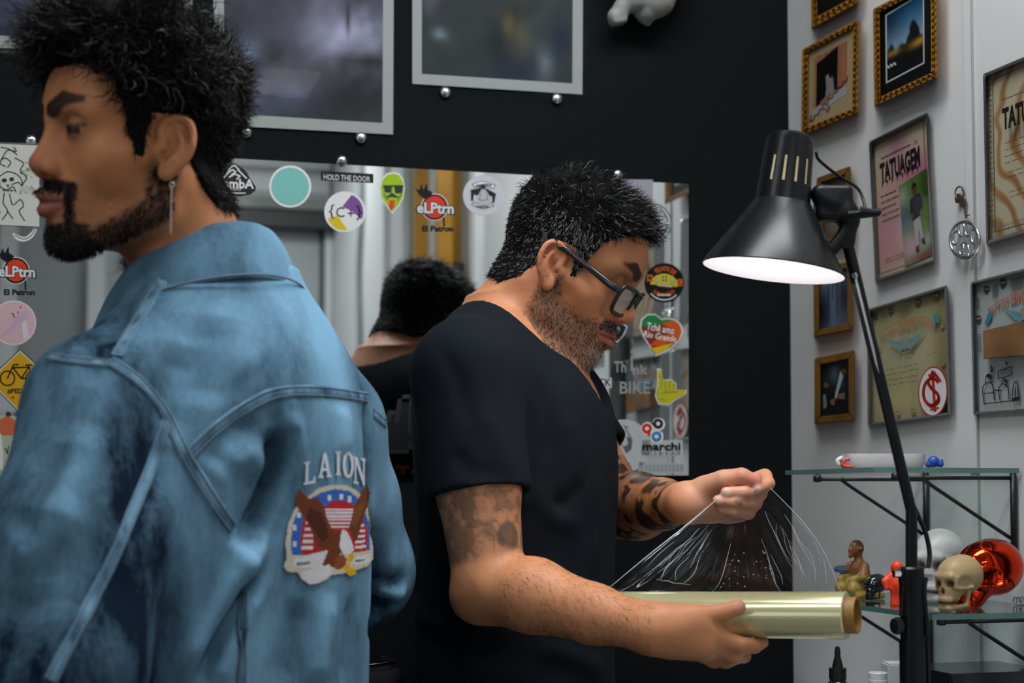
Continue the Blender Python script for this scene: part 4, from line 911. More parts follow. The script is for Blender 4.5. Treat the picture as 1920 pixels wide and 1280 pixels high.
def blob(label, name, cat, V_, m, parts=(), group=None, col=None):
    v, q = V_.mesh(1); me = npmesh(name, v, q)
    if col is not None: setcol(me, col(v))
    o = link(name, me, m); setp(o, label, cat, group); return o
def skull_vol(F, s, h, jaw=True):     # F: frame at the base of the skull, looking along its x; s: overall length
    c = F(0, 0, .62*s); V_ = Vol(c-s*.85, c+s*.85, h); R = F.R; e = lambda x, y, z, a, b_, d: ell(F(x*s, y*s, z*s), (a*s, b_*s, d*s), R)
    V_.u(e(-.10, 0, .62, .42, .33, .36), .02*s).u(e(.12, 0, .60, .28, .29, .30), .1*s).u(e(.22, 0, .34, .19, .19, .24), .12*s)
    V_.u(cone(F(.36*s, -.15*s, .60*s), F(.36*s, .15*s, .60*s), .055*s), .06*s)
    for g in (-1, 1):
        V_.u(cone(F(.27*s, g*.22*s, .40*s), F(-.02*s, g*.30*s, .42*s), .035*s), .04*s); V_.u(cone(F(.30*s, g*.20*s, .42*s), F(.28*s, g*.22*s, .58*s), .04*s), .04*s)
        V_.s_(ell(F(.42*s, g*.13*s, .47*s), (.10*s, .085*s, .075*s), R), .03*s); V_.s_(ell(F(.16*s, g*.30*s, .50*s), (.13*s, .05*s, .10*s), R), .05*s)
    V_.s_(e(.43, 0, .34, .05, .045, .07), .02*s)
    V_.u(e(.28, 0, .22, .14, .15, .07), .05*s)
    if jaw:
        for g in (-1, 1):
            V_.u(cone(F(.0, g*.24*s, .34*s), F(.04*s, g*.22*s, .10*s), .04*s), .03*s); V_.u(cone(F(.04*s, g*.22*s, .10*s), F(.34*s, g*.08*s, .045*s), .045*s, .05*s), .03*s)
        V_.u(cone(F(.35*s, -.08*s, .05*s), F(.35*s, .08*s, .05*s), .055*s), .03*s); V_.u(e(.27, 0, .12, .13, .14, .06), .03*s)
    for k in range(-4, 5):
        a = k*.28; V_.u(rbox(F((.27+.145*math.cos(a))*s, .15*math.sin(a)*s, .185*s), (.02*s, .024*s, .05*s), .012*s, R), .004*s)
        if jaw: V_.u(rbox(F((.26+.135*math.cos(a))*s, .14*math.sin(a)*s, .115*s), (.02*s, .022*s, .035*s), .012*s, R), .004*s)
    V_.s_(cone(F(.44*s, -.16*s, .145*s), F(.44*s, .16*s, .145*s), .018*s), .006*s)
    return V_
def stand_at(px, Y, z): r = ray(px, 1000); X = r[0]/r[1]*Y; return np.array([X, Y, z+.0005])
def look(deg): a = math.radians(deg); return np.array([math.cos(a), math.sin(a), 0])
def cav(F, s, base, dark):            # bone colour with darker eye sockets, nose and tooth gap
    def f(V):
        L = F.loc(V)/s; k = np.zeros(len(V))
        for g in (-1, 1): k = np.maximum(k, np.exp(-(((L[:, 0]-.36)/.10)**2+((L[:, 1]-g*.13)/.08)**2+((L[:, 2]-.47)/.07)**2)))
        k = np.maximum(k, .9*np.exp(-(((L[:, 0]-.40)/.07)**2+(L[:, 1]/.05)**2+((L[:, 2]-.34)/.06)**2)))
        k = np.maximum(k, .75*np.exp(-(((L[:, 2]-.147)/.035)**2))*(L[:, 0] > .2)); n = vnoise(L, 9, 1)
        k = np.clip(1.7*k-.15+.25*(n-.6), 0, 1)[:, None]; return np.array(H(base))*(1-k)+np.array(H(dark))*k
    return f
M_bone = mat('painted cast bone', (1, 1, 1), .45, attr=True, bump=(400, .15, .001))
F = frame(stand_at(1795, 1.84, Z2), look(214)); s = .065
blob('small beige skull with brown teeth gaps on the lower glass shelf', 'skull_figure', 'skull', skull_vol(F, s, .0011), M_bone, group='skull figures on the lower shelf', col=cav(F, s, '#b29a70', '#4a2b16'))
F = frame(stand_at(1758, 2.0, Z2), look(238)); s = .092
blob('white plaster skull behind the lamp pole', 'skull_figure', 'skull', skull_vol(F, s, .0016), M_bone, group='skull figures on the lower shelf', col=cav(F, s, '#c9c8c6', '#5a544c'))
F = frame(stand_at(1848, 1.90, Z2-.0125), look(205)); s = .095
blob('shiny red metallic skull on the lower glass shelf', 'skull_figure', 'skull', skull_vol(F, s, .0015, False), mat('red chrome', (.80, .045, .012), .06, metal=1.), group='skull figures on the lower shelf')
F = frame(stand_at(1640, 2.02, Z2), look(212)); s = .034
blob('tiny glossy black skull beside the kneeling figurine', 'skull_figure', 'skull', skull_vol(F, s, .0009), mat('black glass', (.012, .013, .014), .12, coat=.6), group='skull figures on the lower shelf')
# kneeling figurine with a blue board
F = frame(stand_at(1608, 2.06, Z2), look(200)); c = F(0, 0, .035); V_ = Vol(c-.06, c+.06, .0012)
V_.u(ell(F(.002, 0, .0640), (.0100, .0085, .0105), F.R), .003).u(cone(F(.008, 0, .058), F(.011, 0, .0535), .0045, .003), .003).u(cone(F(.011, 0, .0645), F(.0125, 0, .0615), .0022), .002).u(cone(F(0, 0, .056), F(-.002, 0, .046), .0052), .003)
for g in (-1, 1): V_.s_(ball(F(.0115, g*.0035, .0655), .0017), .001).u(ball(F(.001, g*.009, .063), .0022), .002)
V_.u(ball(F(0, 0, .04), .001), .001).u(ell(F(-.002, 0, .036), (.011, .016, .012), F.R), .006).u(ell(F(-.004, 0, .022), (.013, .015, .014), F.R), .008)
for g in (-1, 1):
    chain(V_, [F(0, g*.016, .041), F(.006, g*.021, .028), F(.018, g*.013, .024)], [.006, .0052, .0042]); chain(V_, [F(-.004, g*.009, .014), F(.016, g*.014, .013), F(.004, g*.014, .005), F(-.012, g*.012, .004)], [.0085, .0075, .0055, .0045])
V_.u(rbox(F(-.004, 0, .004), (.022, .024, .004), .003, F.R), .004)
fg = thing('figurine', 'kneeling bearded brown figurine holding a blue board', 'figurine', F(0, 0, 0))
v, q = V_.mesh(1); L = F.loc(v); cc = np.where((L[:, 2] < .03)[:, None], np.array(H('#a58b45')), np.array(H('#8a5a34'))); cc = cc*(.7+.6*vnoise(L, 220, 2))[:, None]; cc[(L[:, 2] > .066) & (L[:, 0] < .008)] = H('#5a3a20')
link('figure_body', npmesh('figure_body', v, q, col=cc), mat('painted resin', (1, 1, 1), .4, attr=True), fg)
b = MB(); R_ = np.stack([nz(F.R @ np.array([-.75, -.62, -.2])), nz(F.R @ np.array([.6, -.75, .05])), F.R[:, 2]]); b.lathe(F(.006, -.024, .036), F.R @ np.array([.1, .2, 1]), [(-.0018, .0005), (-.0018, .0125), (.0018, .0125), (.0018, .0005)], 24)
o = b.build('board', mat('slate blue paint', '#3f5a72', .4), fg, label='oval blue board'); 
# red toy figure behind the lamp pole
F = frame(stand_at(1681, 1.93, Z2), look(250)); c = F(0, 0, .025); V_ = Vol(c-.045, c+.045, .001)
chain(V_, [F(0, -.004, .001), F(0, -.003, .018), F(0, 0, .024)], [.0046, .004, .006]); chain(V_, [F(0, .005, .001), F(0, .004, .018), F(0, 0, .024)], [.0046, .004, .006]); V_.u(ell(F(0, 0, .030), (.006, .009, .009), F.R), .004).u(ell(F(0, 0, .045), (.007, .0075, .008), F.R), .003)
chain(V_, [F(0, -.009, .035), F(.004, -.014, .028), F(.006, -.012, .02)], [.0035, .003, .0028]); chain(V_, [F(0, .009, .035), F(.004, .014, .03), F(.008, .010, .034)], [.0035, .003, .0028])
blob('small bright red plastic toy figure beside the lamp clamp', 'toy_figure', 'toy', V_, mat('red plastic', (.85, .06, .02), .35))
# small clear ring-shaped trinket at the right end
b = MB(); c = stand_at(1912, 1.93, Z2)
for k in range(3): b.tube([c+np.array([.004*k-.004, 0, .005])+np.array([.005*math.cos(t), .001*k, .005*math.sin(t)]) for t in np.linspace(0, 6.28, 14, endpoint=False)], .0011, 6, closed=True)
setp(b.build('trinket', M_chrome, smooth=True), 'tiny metal ring trinket at the right end of the lower shelf', 'trinket')
# on the upper shelf: white tray, red hook, blue toy
tr = thing('tray', 'low white dish on the upper glass shelf', 'tray', wp(S0+.1, .1, Z1))
cpt = stand_at(1655, 2.03, Z1); b = MB(); E = (nz([1, .12, 0]), nz([-.12, 1, 0]))
def oval(r, z, k=1.): return [cpt+E[0]*(.0525*r*np.sign(math.cos(t))*abs(math.cos(t))**.45)+E[1]*(.030*r*np.sign(math.sin(t))*abs(math.sin(t))**.45)+np.array([0, 0, z]) for t in np.linspace(0, 6.2832, 40, endpoint=False)]
Lp = [oval(.90, 0), oval(.98, .006), oval(1.0, .0185), oval(.95, .0185), oval(.93, .004)]; V = sum(Lp, []); n = 40
b.add(V, [tuple(range(n))[::-1]]+[(i*n+k, i*n+(k+1) % n, (i+1)*n+(k+1) % n, (i+1)*n+k) for i in range(4) for k in range(n)]+[tuple(range(4*n, 5*n))])
b.build('bowl', mat('white ceramic', (.72, .73, .73), .3), tr, auto=True)
b = MB(); b.tube(spline([cpt-E[0]*.052+np.array([0, 0, .014]), cpt-E[0]*.058+np.array([0, 0, .010]), cpt-E[0]*.056+np.array([0, 0, .004])], 4), .003, 8); b.build('lip', mat('white ceramic lip', (.72, .73, .73), .3), tr, smooth=True)
hk = stand_at(1586, 1.99, Z1); b = MB(); b.tube(spline([hk+np.array([.006, 0, .0115]), hk+np.array([-.001, 0, .010]), hk+np.array([-.003, 0, .004]), hk+np.array([.004, 0, .0022]), hk+np.array([.010, 0, .0022])], 5), .0019, 8)
setp(b.build('plastic_hook', mat('orange red plastic', (.85, .08, .03), .35), smooth=True), 'tiny red plastic hook beside the white dish', 'hook')
c = stand_at(1752, 1.96, Z1); V_ = Vol(c-.02, c+.025, .0008); V_.u(ball(c+[0, 0, .0075], .0072), .002).u(ball(c+[.008, -.002, .0045], .0042), .002).u(ball(c+[-.006, 0, .004], .004), .002).u(ball(c+[.009, -.003, .009], .0022), .002)
blob('tiny blue plastic toy on the upper glass shelf', 'toy_animal', 'toy', V_, mat('blue plastic', (.02, .09, .42), .35))
# bottles and black box on the counter
def bottle(label, px, Y, prof, m, capm, capprof):
    c = stand_at(px, Y, ZC); t = thing('bottle', label, 'bottle', c, 'bottles on the counter')
    b = MB(); b.lathe(c, (0, 0, 1), prof, 32, caps=True); b.build('bottle_body', m, t, auto=True)
    b = MB(); b.lathe(c, (0, 0, 1), capprof, 32, caps=True); b.build('cap', capm, t, auto=True)
M_ink = mat('black bottle plastic', (.012, .013, .013), .18); Hb = CAMZ-(1210-930)/3000*1.95-ZC
bottle('black ink bottle with pointed nozzle', 1568, 1.95, [(0, .0145), (.004, .016), (.062, .016), (.072, .0135), (.076, .0095), (.079, .0095)], M_ink, M_ink, [(.0785, .0105), (.092, .0105), (.0925, .0065), (.096, .0062), (Hb-.012, .0035), (Hb-.008, .0038), (Hb-.001, .0026), (Hb, .001)])
Hw = CAMZ-(1258-930)/3000*1.92-ZC
bottle('white bottle with ribbed white cap', 1643, 1.92, [(0, .015), (.004, .017), (.055, .017), (.066, .012), (Hw-.018, .0115)], mat('white bottle plastic', (.7, .71, .71), .3), mat('white cap plastic', (.75, .75, .75), .3), [(Hw-.0185, .0112), (Hw-.012, .0112), (Hw-.0118, .0118), (Hw-.009, .0118), (Hw-.0088, .0112), (Hw-.001, .0112), (Hw, .0104)])
c = stand_at(1676, 1.99, ZC); b = MB(); b.box(c+[0, 0, .0475], .014, .02, .047); setp(b.build('carton', mat('white card', (.68, .69, .69), .6), bevel=.002), 'white carton between the white bottle and the lamp pole', 'box')
c = stand_at(1779, 1.76, 0); zb = W(1779, 1264, 1.76)[2]; bx = MB(); P = [c, c+EU*.13, c+EU*.13+EV*.11, c+EV*.11]
bx.prism([p+[0, 0, ZC] for p in P], [p+[0, 0, zb] for p in P]); setp(bx.build('storage_case', mat('black lacquer', (.015, .016, .017), .12), bevel=.002), 'glossy black case at the lower right corner', 'case')
# ------------------------------------------------------------------ black work lamp
M_lamp = mat('black lamp enamel', (.006, .0075, .009), .27, spec=.28)
M_lmatt = mat('black plastic', (.007, .008, .009), .4, spec=.3)
M_inner = mat('white shade lining', (.24, .235, .25), .7)
YL = 1.70; mm = YL/FPX
lp = W(1712, 1280, YL); lp[2] = ZC
lamp = thing('work_lamp', 'black adjustable work lamp with conical shade, switched on', 'lamp', lp)
b = MB(); b.lathe(lp+[0, 0, .0005], (0, 0, 1), [(0, .0005), (0, .075), (.008, .075), (.014, .068), (.02, .02), (.03, .0145)], 40); b.build('base', M_lmatt, lamp, auto=True)
zt = lambda py: W(1712, py, YL)[2]
b = MB(); b.lathe(lp, (0, 0, 1), [(.02, .0138), (zt(1200)-ZC, .0138), (zt(1199)-ZC, .0125), (zt(1152)-ZC, .0125)], 28); b.build('lower_pole', M_lamp, lamp, auto=True)
b = MB(); b.lathe(lp, (0, 0, 1), [(zt(1156)-ZC, .0005), (zt(1155)-ZC, .0132), (zt(1150)-ZC, .0132), (zt(1095)-ZC, .0132), (zt(1090)-ZC, .0138), (zt(1066)-ZC, .0138), (zt(1062)-ZC, .012), (zt(1061)-ZC, .0005)], 28); b.build('clamp_collar', M_lamp, lamp, auto=True)
b = MB(); c = np.array([lp[0], lp[1], zt(1075)]); b.tube([c, c-[.020, .004, 0]], .0042, 10); b.tube([c+[.012, -.004, 0], c+[.021, -.006, 0]], .006, 10); b.build('clamp_bolt', M_chrome, lamp, auto=True)
b = MB(); c = np.array([lp[0], lp[1], zt(1172)]); b.tube([c, c-[.016, .006, 0]], .004, 10); b.lathe(c-[.014, .006, 0], (-1, -.35, 0), [(0, .0005), (0, .0085), (.004, .0095), (.008, .0085), (.009, .0005)], 8); b.build('clamp_knob', M_lmatt, lamp, auto=True)
b = MB(); b.tube([W(1693, 1100, YL-.005), W(1690, 1155, YL-.005)], .0035, 8, flat=.6); b.build('clamp_plate', M_lmatt, lamp)
u0, u1 = W(1709, 1062, YL), W(1709, 952, YL); b = MB(); b.tube([u0, u1], .0062, 16); b.build('upper_pole', M_lamp, lamp, auto=True)
j = W(1588, 452, YL+.01); b = MB(); b.tube([u1+[0, 0, -.004], u1*.5+j*.5, j], [.0058, .0058, .0062], 14); b.build('swing_arm', M_lamp, lamp, auto=True)
b = MB(); b.tube([W(1604, 520, YL), W(1648, 700, YL+.001)], .0016, 6); b.tube([W(1604, 520, YL), W(1601, 512, YL)], .003, 6); b.build('tension_spring', M_steel, lamp)
# head joint
V_ = Vol(W(1500, 500, YL)-.05, W(1640, 320, YL)+.05, .0016); J = lambda x, y, o=0.: W(x, y, YL+o)
V_.u(cone(J(1588, 455, .01), J(1592, 400, .005), .0085, .011), .006).u(rbox(J(1562, 382, .005), (.020, .012, .019), .006), .008).u(cone(J(1535, 365), J(1560, 380), .009), .006).u(cone(J(1558, 470, .004), J(1600, 415, .004), .007), .004)
v, q = V_.mesh(1); link('head_joint', npmesh('head_joint', v, q), M_lmatt, lamp)
b = MB(); b.tube([J(1590, 402, -.006), J(1652, 396, -.012)], [.006, .0045], 10, flat=.7); b.tube([J(1612, 398, -.01), J(1650, 400, -.013)], [.007, .003], 10); b.build('wing_nut', M_lmatt, lamp, auto=True)
# shade: axis tips to the right at the top
rc, tc = W(1450, 508, YL), W(1483, 250, YL); ax = nz(tc-rc); Hs = np.linalg.norm(tc-rc)
rr = .0757; pr = [(0, rr), (.0012, rr+.0006), (Hs*.495, .031), (Hs*.50, .0295)]
b = MB(); b.lathe(rc, ax, pr, 64); b.build('shade', M_lamp, lamp, auto=True)
b = MB(); b.lathe(rc, ax, [(0, rr-.0004), (Hs*.495, .0295), (Hs*.56, .026), (Hs*.56, .0005)], 64); b.build('shade_lining', M_inner, lamp, auto=True)
cap = [(Hs*.47, .0318), (Hs*.50, .0302), (Hs*.505, .0300), (Hs*.93, .0256), (Hs*.975, .0235), (Hs*.995, .018), (Hs, .0005)]
b = MB(); b.lathe(rc, ax, cap, 48); hc = b.build('lamp_cap', M_lamp, lamp, auto=True)
M_slot = mat('warm lit slot', (.5, .42, .25), .4, emis=(1.0, .78, .42), estr=.10)
sv = nz(np.cross(ax, [0, -1, 0])); fv = np.cross(sv, ax)*1.0
if fv[1] > 0: fv = -fv
for i, th in enumerate((-40, -14, 12, 38)):
    a = math.radians(th); d = fv*math.cos(a)-sv*math.sin(a); t = np.cross(ax, d); b = MB()
    r0 = lambda k: .0300+(.0256-.0300)*((k-.505)/(.93-.505))
    pts = []
    for k in (.62, .80): pts.append(rc+ax*Hs*k+d*(r0(k)+.0004))
    w = .0014; b.add([pts[0]-t*w, pts[0]+t*w, pts[1]+t*w*.8, pts[1]-t*w*.8], [(0, 1, 2, 3)]); b.build('vent_slot', M_slot, hc)
bl = MB(); bl.lathe(rc+ax*.022, ax, [(0, .0005), (.002, .012), (.012, .022), (.024, .0235), (.04, .016), (.055, .013), (.06, .0005)], 24); bl.build('bulb', mat('glowing bulb', (1, 1, 1), .5, emis=(1, .96, .95), estr=.9), lamp, smooth=True)
L_ = bpy.data.lights.new('lamp_light', 'POINT'); L_.energy = 1.1; L_.color = (1, .95, .93); L_.shadow_soft_size = .012
lo = bpy.data.objects.new('lamp_light', L_); COL.objects.link(lo); lo.location = rc+ax*.012
# cables
b = MB(); b.tube(spline([J(1530, 285, .0), J(1536, 300, .005), J(1570, 328, .01), J(1605, 350, .01), J(1618, 372, .005), J(1622, 392, -.005)], 6), .0017, 8); b.build('head_cable', M_lmatt, lamp, smooth=True)
b = MB(); b.tube(spline([J(1713, 948, .002), J(1722, 968, .004), J(1736, 1000, .004), J(1743, 1040, .003), J(1738, 1075, -.004), J(1733, 1110, -.008), J(1738, 1180, -.004), J(1741, 1280, 0), J(1742, 1390, .002)], 6), .0026, 8); b.build('pole_cable', M_lmatt, lamp, smooth=True)
# ------------------------------------------------------------------ people: shared head, hair and colour work
def rot_frame(o, yaw, pitch, roll):
    y, p, r = map(math.radians, (yaw, pitch, roll))
    f = np.array([math.cos(y)*math.cos(p), math.sin(y)*math.cos(p), math.sin(p)]); l = np.array([-math.sin(y), math.cos(y), 0]); u = np.cross(f, l)
    l2 = l*math.cos(r)+u*math.sin(r); return Fr(o, np.stack([f, l2, np.cross(f, l2)], 1))
def add_head(V_, F, s, wide=1.0, lids=.0128):
    p = lambda x, y, z: F(x*s, y*s*wide, z*s); R = F.R
    e = lambda c, r, k, sub=False: V_.op(ell(p(*c), np.array(r)*s, R), k, sub=sub)
    cn = lambda a, b, ra, rb, k, sub=False: V_.op(cone(p(*a), p(*b), ra*s, rb*s), k, sub=sub)
    e((-.008, 0, .050), (.098, .075, .084), .01); e((.035, 0, .050), (.0575, .064, .058), .03)
    e((.038, 0, -.018), (.054, .057, .070), .03); e((.060, 0, -.055), (.040, .034, .040), .02); e((.03, 0, -.062), (.052, .044, .030), .02)
    for g in (-1, 1):
        cn((.0, g*.058, -.02), (.008, g*.054, -.058), .015, .015, .02); cn((.008, g*.052, -.058), (.074, g*.018, -.092), .016, .013, .02)
        e((.056, g*.044, -.014), (.022, .020, .020), .02); cn((.058, g*.054, -.006), (.012, g*.066, -.002), .009, .008, .015)
        cn((.0855, g*.010, .040), (.068, g*.047, .040), .0105, .009, .016)
    e((.085, 0, -.089), (.0135, .019, .0145), .014)
    for g in (-1, 1): e((.104, g*.032, .0205), (.027, .020, .0145), .011, True)
    cn((.089, 0, .030), (.1085, 0, -.010), .0072, .0086, .009); e((.1090, 0, -.0150), (.0105, .0108, .0100), .006)
    for g in (-1, 1):
        V_.u(ball(p(.0785, g*.031, .0195), lids*s), .005); e((.1005, g*.0135, -.0195), (.0105, .0065, .0082), .006)
    e((.094, 0, -.012), (.014, .0145, .018), .008)
    cn((.107, 0, -.0225), (.098, 0, -.029), .0045, .0045, .006)
    for g in (-1, 1):
        e((.1035, g*.0068, -.0268), (.0048, .0030, .0034), .003, True)
        cn((.1055, 0, -.0455), (.090, g*.024, -.0515), .0066, .003, .005); cn((.1035, 0, -.0605), (.089, g*.022, -.0550), .0076, .0035, .004)
    for g in (-1, 1): cn((.1125, 0, -.0530), (.094, g*.027, -.0530), .0024, .0020, .0025, True)
    for g in (-1, 1):                # ears
        t = math.radians(24); bx = np.array([math.cos(t), -g*math.sin(t), 0]); ti = math.radians(16); zx = np.array([-math.sin(ti), 0, math.cos(ti)]); bx = nz(bx-zx*(bx @ zx)); ny = np.cross(zx, bx)
        if ny[1]*g < 0: ny = -ny
        o = np.array([.004, g*.0755, .0]); q = lambda a, b, n: p(*(o+bx*a+zx*b+ny*n)); ER = R @ np.stack([bx, ny, zx], 1)
        V_.u(ell(q(-.008, .004, .003), np.array([.0165, .0055, .030])*s, ER), .006)
        V_.s_(ell(q(.001, -.001, .010), np.array([.009, .0085, .0125])*s, ER), .004); V_.s_(ell(q(-.011, .014, .0095), np.array([.006, .0045, .012])*s, ER), .003)
        hx = spline([q(.003, .0, .004), q(.0105, .014, .005), q(.008, .027, .006), q(-.004, .034, .008), q(-.017, .030, .010), q(-.0235, .014, .011), q(-.022, -.003, .009), q(-.014, -.018, .006)], 3)
        chain(V_, hx, [.0036*s]*len(hx), .003)
        ah = spline([q(-.005, .024, .006), q(-.0125, .012, .008), q(-.0135, -.002, .0075), q(-.007, -.014, .006)], 3); chain(V_, ah, [.0030*s]*len(ah), .003)
        V_.u(ell(q(-.005, -.0245, .0045), np.array([.0085, .0045, .0090])*s, ER), .005); V_.u(ell(q(.0105, -.003, .0045), np.array([.0045, .004, .0065])*s, ER), .004)
def sstep(a, b, x): t = np.clip((x-a)/(b-a), 0, 1); return t*t*(3-2*t)
def head_paint(C, L, near, beard, gray=None, brow=(18, 14, 12), lip=(150, 88, 72), eye=True, browk=1.0):
    # face colours: brows, lips, beard; eyes and sockets darkened with painted shade
    def mix(k, rgb): 
        k = np.clip(k, 0, 1)[:, None]; C[:] = C*(1-k)+lin(rgb)*k
    hd = (np.abs(L) < np.array([.14, .12, .16])).all(1)
    for g in (-1, 1):
        path = [(.094, g*.010, .041), (.089, g*.026, .049), (.076, g*.044, .047), (.066, g*.053, .041)]
        d, t = seg_dist(L, path); d = np.maximum(d-.0068, 0); w = (.0036-.0016*t)*browk; mix(np.where(hd & (L[:, 0] > .05), 1-sstep(w*.7, w*1.25, d), 0)*.95, brow)
        c = np.array([.0785, g*.031, .0195]); r = np.linalg.norm(L-c, axis=1)
        sock_shade = np.exp(-((r-.013)/.012)**2)*(L[:, 0] > .06); mix(.40*sock_shade, (84, 46, 31))  # socket shade, painted around each eye
        if eye:
            m = (r < .017) & (L[:, 0] > .076); al = np.where(m, 1-sstep(.0030, .0050, np.abs(L[:, 2]-.0185+.05*np.abs(L[:, 1]-c[1]))), 0)*(np.abs(L[:, 1]-c[1]) < .012)
            mix(al*.95, (30, 22, 19)); ir = np.hypot(L[:, 1]-c[1], L[:, 2]-.0190) < .0050; mix(np.where(m & ir, 1, 0), (12, 8, 7)); mix(np.where(m, np.exp(-((L[:, 2]-.0232)/.0018)**2), 0)*.9, (16, 11, 9))
        else:
            m = (r < .018) & (L[:, 0] > .072); mix(np.where(m, np.exp(-((L[:, 2]-.0135)/.0018)**2), 0)*(np.abs(L[:, 1]-c[1]) < .013)*.9, (22, 15, 12))
    for g in (-1, 1):
        d1, _ = seg_dist(L, [(.1125, 0, -.0480), (.094, g*.024, -.0525)]); d2, _ = seg_dist(L, [(.1110, 0, -.0600), (.093, g*.022, -.0550)])
        mix(np.where(L[:, 0] > .075, np.maximum(1-sstep(.0035, .0065, d1), 1-sstep(.0050, .0085, d2)), 0)*.8, lip)
    d, _ = seg_dist(L, [(.110, 0, -.053), (.094, -.026, -.053)]); d2, _ = seg_dist(L, [(.110, 0, -.053), (.094, .026, -.053)]); mix((1-sstep(.001, .003, np.minimum(d, d2)))*.8, (52, 26, 22))
    k = beard(L); mix(k, (22, 17, 15) if gray is None else (46, 38, 34))
    if gray is not None: mix(gray(L)*k, (150, 144, 140))
    return C
def hair_shell(name, V, Q, N, L, mask, thick, m, parent, colf, noise=(60, .5)):
    # a close-fitting cap of hair grown from the skin's own surface
    k = mask(L); idx = np.where(k > .02)[0]; keep = np.zeros(len(V), bool); keep[idx] = True
    q = Q[keep[Q].all(1)]; used = np.unique(q); mp = np.full(len(V), -1); mp[used] = np.arange(len(used))
    n = vnoise(L[used], noise[0], 3); n2 = vnoise(L[used], noise[0]*2.3, 5)
    t = thick(L[used])*sstep(0, .6, k[used])*(1-noise[1]+noise[1]*2*(.65*n+.35*n2))
    v = V[used]+N[used]*(t-.0006)[:, None]; me = npmesh(name, v, mp[q]); setcol(me, colf(L[used]))
    return link(name, me, m, parent), used, t
def shoe(name, toe, heel, m, parent):
    d = nz(np.array(toe)-np.array(heel)); V_ = Vol(np.minimum(toe, heel)-.08, np.maximum(toe, heel)+np.array([.08, .08, .13]), .006); R = np.stack([d, np.cross([0, 0, 1], d), [0, 0, 1]], 1)
    h, t = np.array(heel), np.array(toe); V_.u(rbox((h+t)/2+[0, 0, .016], (np.linalg.norm(t-h)/2+.02, .046, .0155), .014, R), .01); V_.u(ell(h*.35+t*.65+[0, 0, .035], (.12, .044, .035), R), .02).u(cone(h+[0, 0, .04], h+d*.02+[0, 0, .09], .042, .042), .03)
    v, q = V_.mesh(1); v[:, 2] = np.maximum(v[:, 2], .0005); return link(name, npmesh(name, v, q), m, parent)
def px_fold(bvh, path, n=6):         # a fold or seam path found on the cloth itself
    out = []
    for p in spline([np.array(q, float) for q in path], n):
        r = ray(p[0], p[1]); hit = bvh.ray_cast(Vector(EYE), Vector(r))
        if hit[0] is not None: out.append((np.array(hit[0]), np.array(hit[1])))
    return out
def bvh_of(V, Q): return BVHTree.FromPolygons([tuple(v) for v in V.tolist()], Q.tolist())
def apply_folds(V, Q, folds):        # (path in pixels, height, width)
    N = normals(V, Q); b = bvh_of(V, Q); D = np.zeros(len(V))
    for path, amp, w in folds:
        h = px_fold(b, path, 4)
        if len(h) < 2: continue
        P = [x[0] for x in h]; lo, hi = np.min(P, 0)-3*w, np.max(P, 0)+3*w; m = np.where(((V > lo) & (V < hi)).all(1))[0]
        d, t = seg_dist(V[m], P); D[m] += amp*np.exp(-(d/w)**2)*np.clip(4*t+.15, 0, 1)*np.clip(4*(1-t)+.15, 0, 1)
    return V+N*D[:, None]
def ribbon(name, hits, w, th, m, parent, label=None, rows=3):   # a raised sewn band lying on the cloth
    P = np.array([h[0] for h in hits]); Nn = np.array([h[1] for h in hits]); T = np.gradient(P, axis=0); T /= np.linalg.norm(T, axis=1)[:, None]+1e-9
    S = np.cross(Nn, T); S /= np.linalg.norm(S, axis=1)[:, None]+1e-9; prof = [(-1, -.6), (-.85, .9), (0, 1), (.85, .9), (1, -.6)]
    V = np.concatenate([(P+S*(w/2*a)+Nn*(th*b))[:, None] for a, b in prof], 1).reshape(-1, 3); n = len(prof)
    Q = np.array([[i*n+k, i*n+k+1, (i+1)*n+k+1, (i+1)*n+k] for i in range(len(P)-1) for k in range(n-1)])
    return link(name, npmesh(name, V, Q), m, parent, label)

M_skin = mat('skin', (1, 1, 1), .50, attr=True, spec=.4, bump=(500, .10, .0006))
M_hairB = mat('dark greying hair', (1, 1, 1), .45, attr=True, spec=.35)
M_hairA = mat('black hair', (1, 1, 1), .40, attr=True, spec=.4)
M_hcap = mat('hair undergrowth', (1, 1, 1), .8, attr=True, spec=.15)
# ------------------------------------------------------------------ the man with glasses
HB = rot_frame((.067, 2.02, 1.533), -15, -28, 1.5); sB_ = .895
TB = Fr((.006, 2.035, 0), np.stack([[math.cos(math.radians(-16)), math.sin(math.radians(-16)), 0], [-math.sin(math.radians(-16)), math.cos(math.radians(-16)), 0], [0, 0, 1]], 1))
manB = setp(bpy.data.objects.new('person', None), 'man with glasses and greying dark hair in a black T-shirt, unrolling cling film', 'person'); COL.objects.link(manB); manB.location = TB(0, 0, 0)
TZ = [.90, 1.05, 1.2, 1.30, 1.37, 1.42, 1.46, 1.50]; TX = [.124, .124, .124, .128, .126, .106, .076, .05]; TY = [.150, .150, .152, .165, .170, .146, .10, .06]; TC = [-.002, -.002, 0, .0, -.004, -.012, -.02, -.02]
V_ = Vol((-.17, 1.60, .90), (.50, 2.36, 1.70), .0024)
V_.u(column(TB, TZ, TC, 0, np.array(TX)-.013, np.array(TY)-.013), .01)
sh = {g: TB(-.01, g*.185, 1.392) for g in (-1, 1)}
for g in (-1, 1): V_.u(cone(TB(-.01, g*.09, 1.425), sh[g], .045, .050), .05)
pb = lambda x, y, z: HB(x*sB_, y*sB_, z*sB_)
V_.u(cone(pb(-.030, 0, -.01), TB(-.015, 0, 1.44), .055, .066), .03)
for g in (-1, 1): V_.u(cone(pb(-.025, g*.05, -.03), TB(.06, g*.02, 1.42), .014, .012), .03)
add_head(V_, HB, sB_)
ER, WR = W(918, 1100, 1.815), W(1226, 1180, 1.70)           # near arm
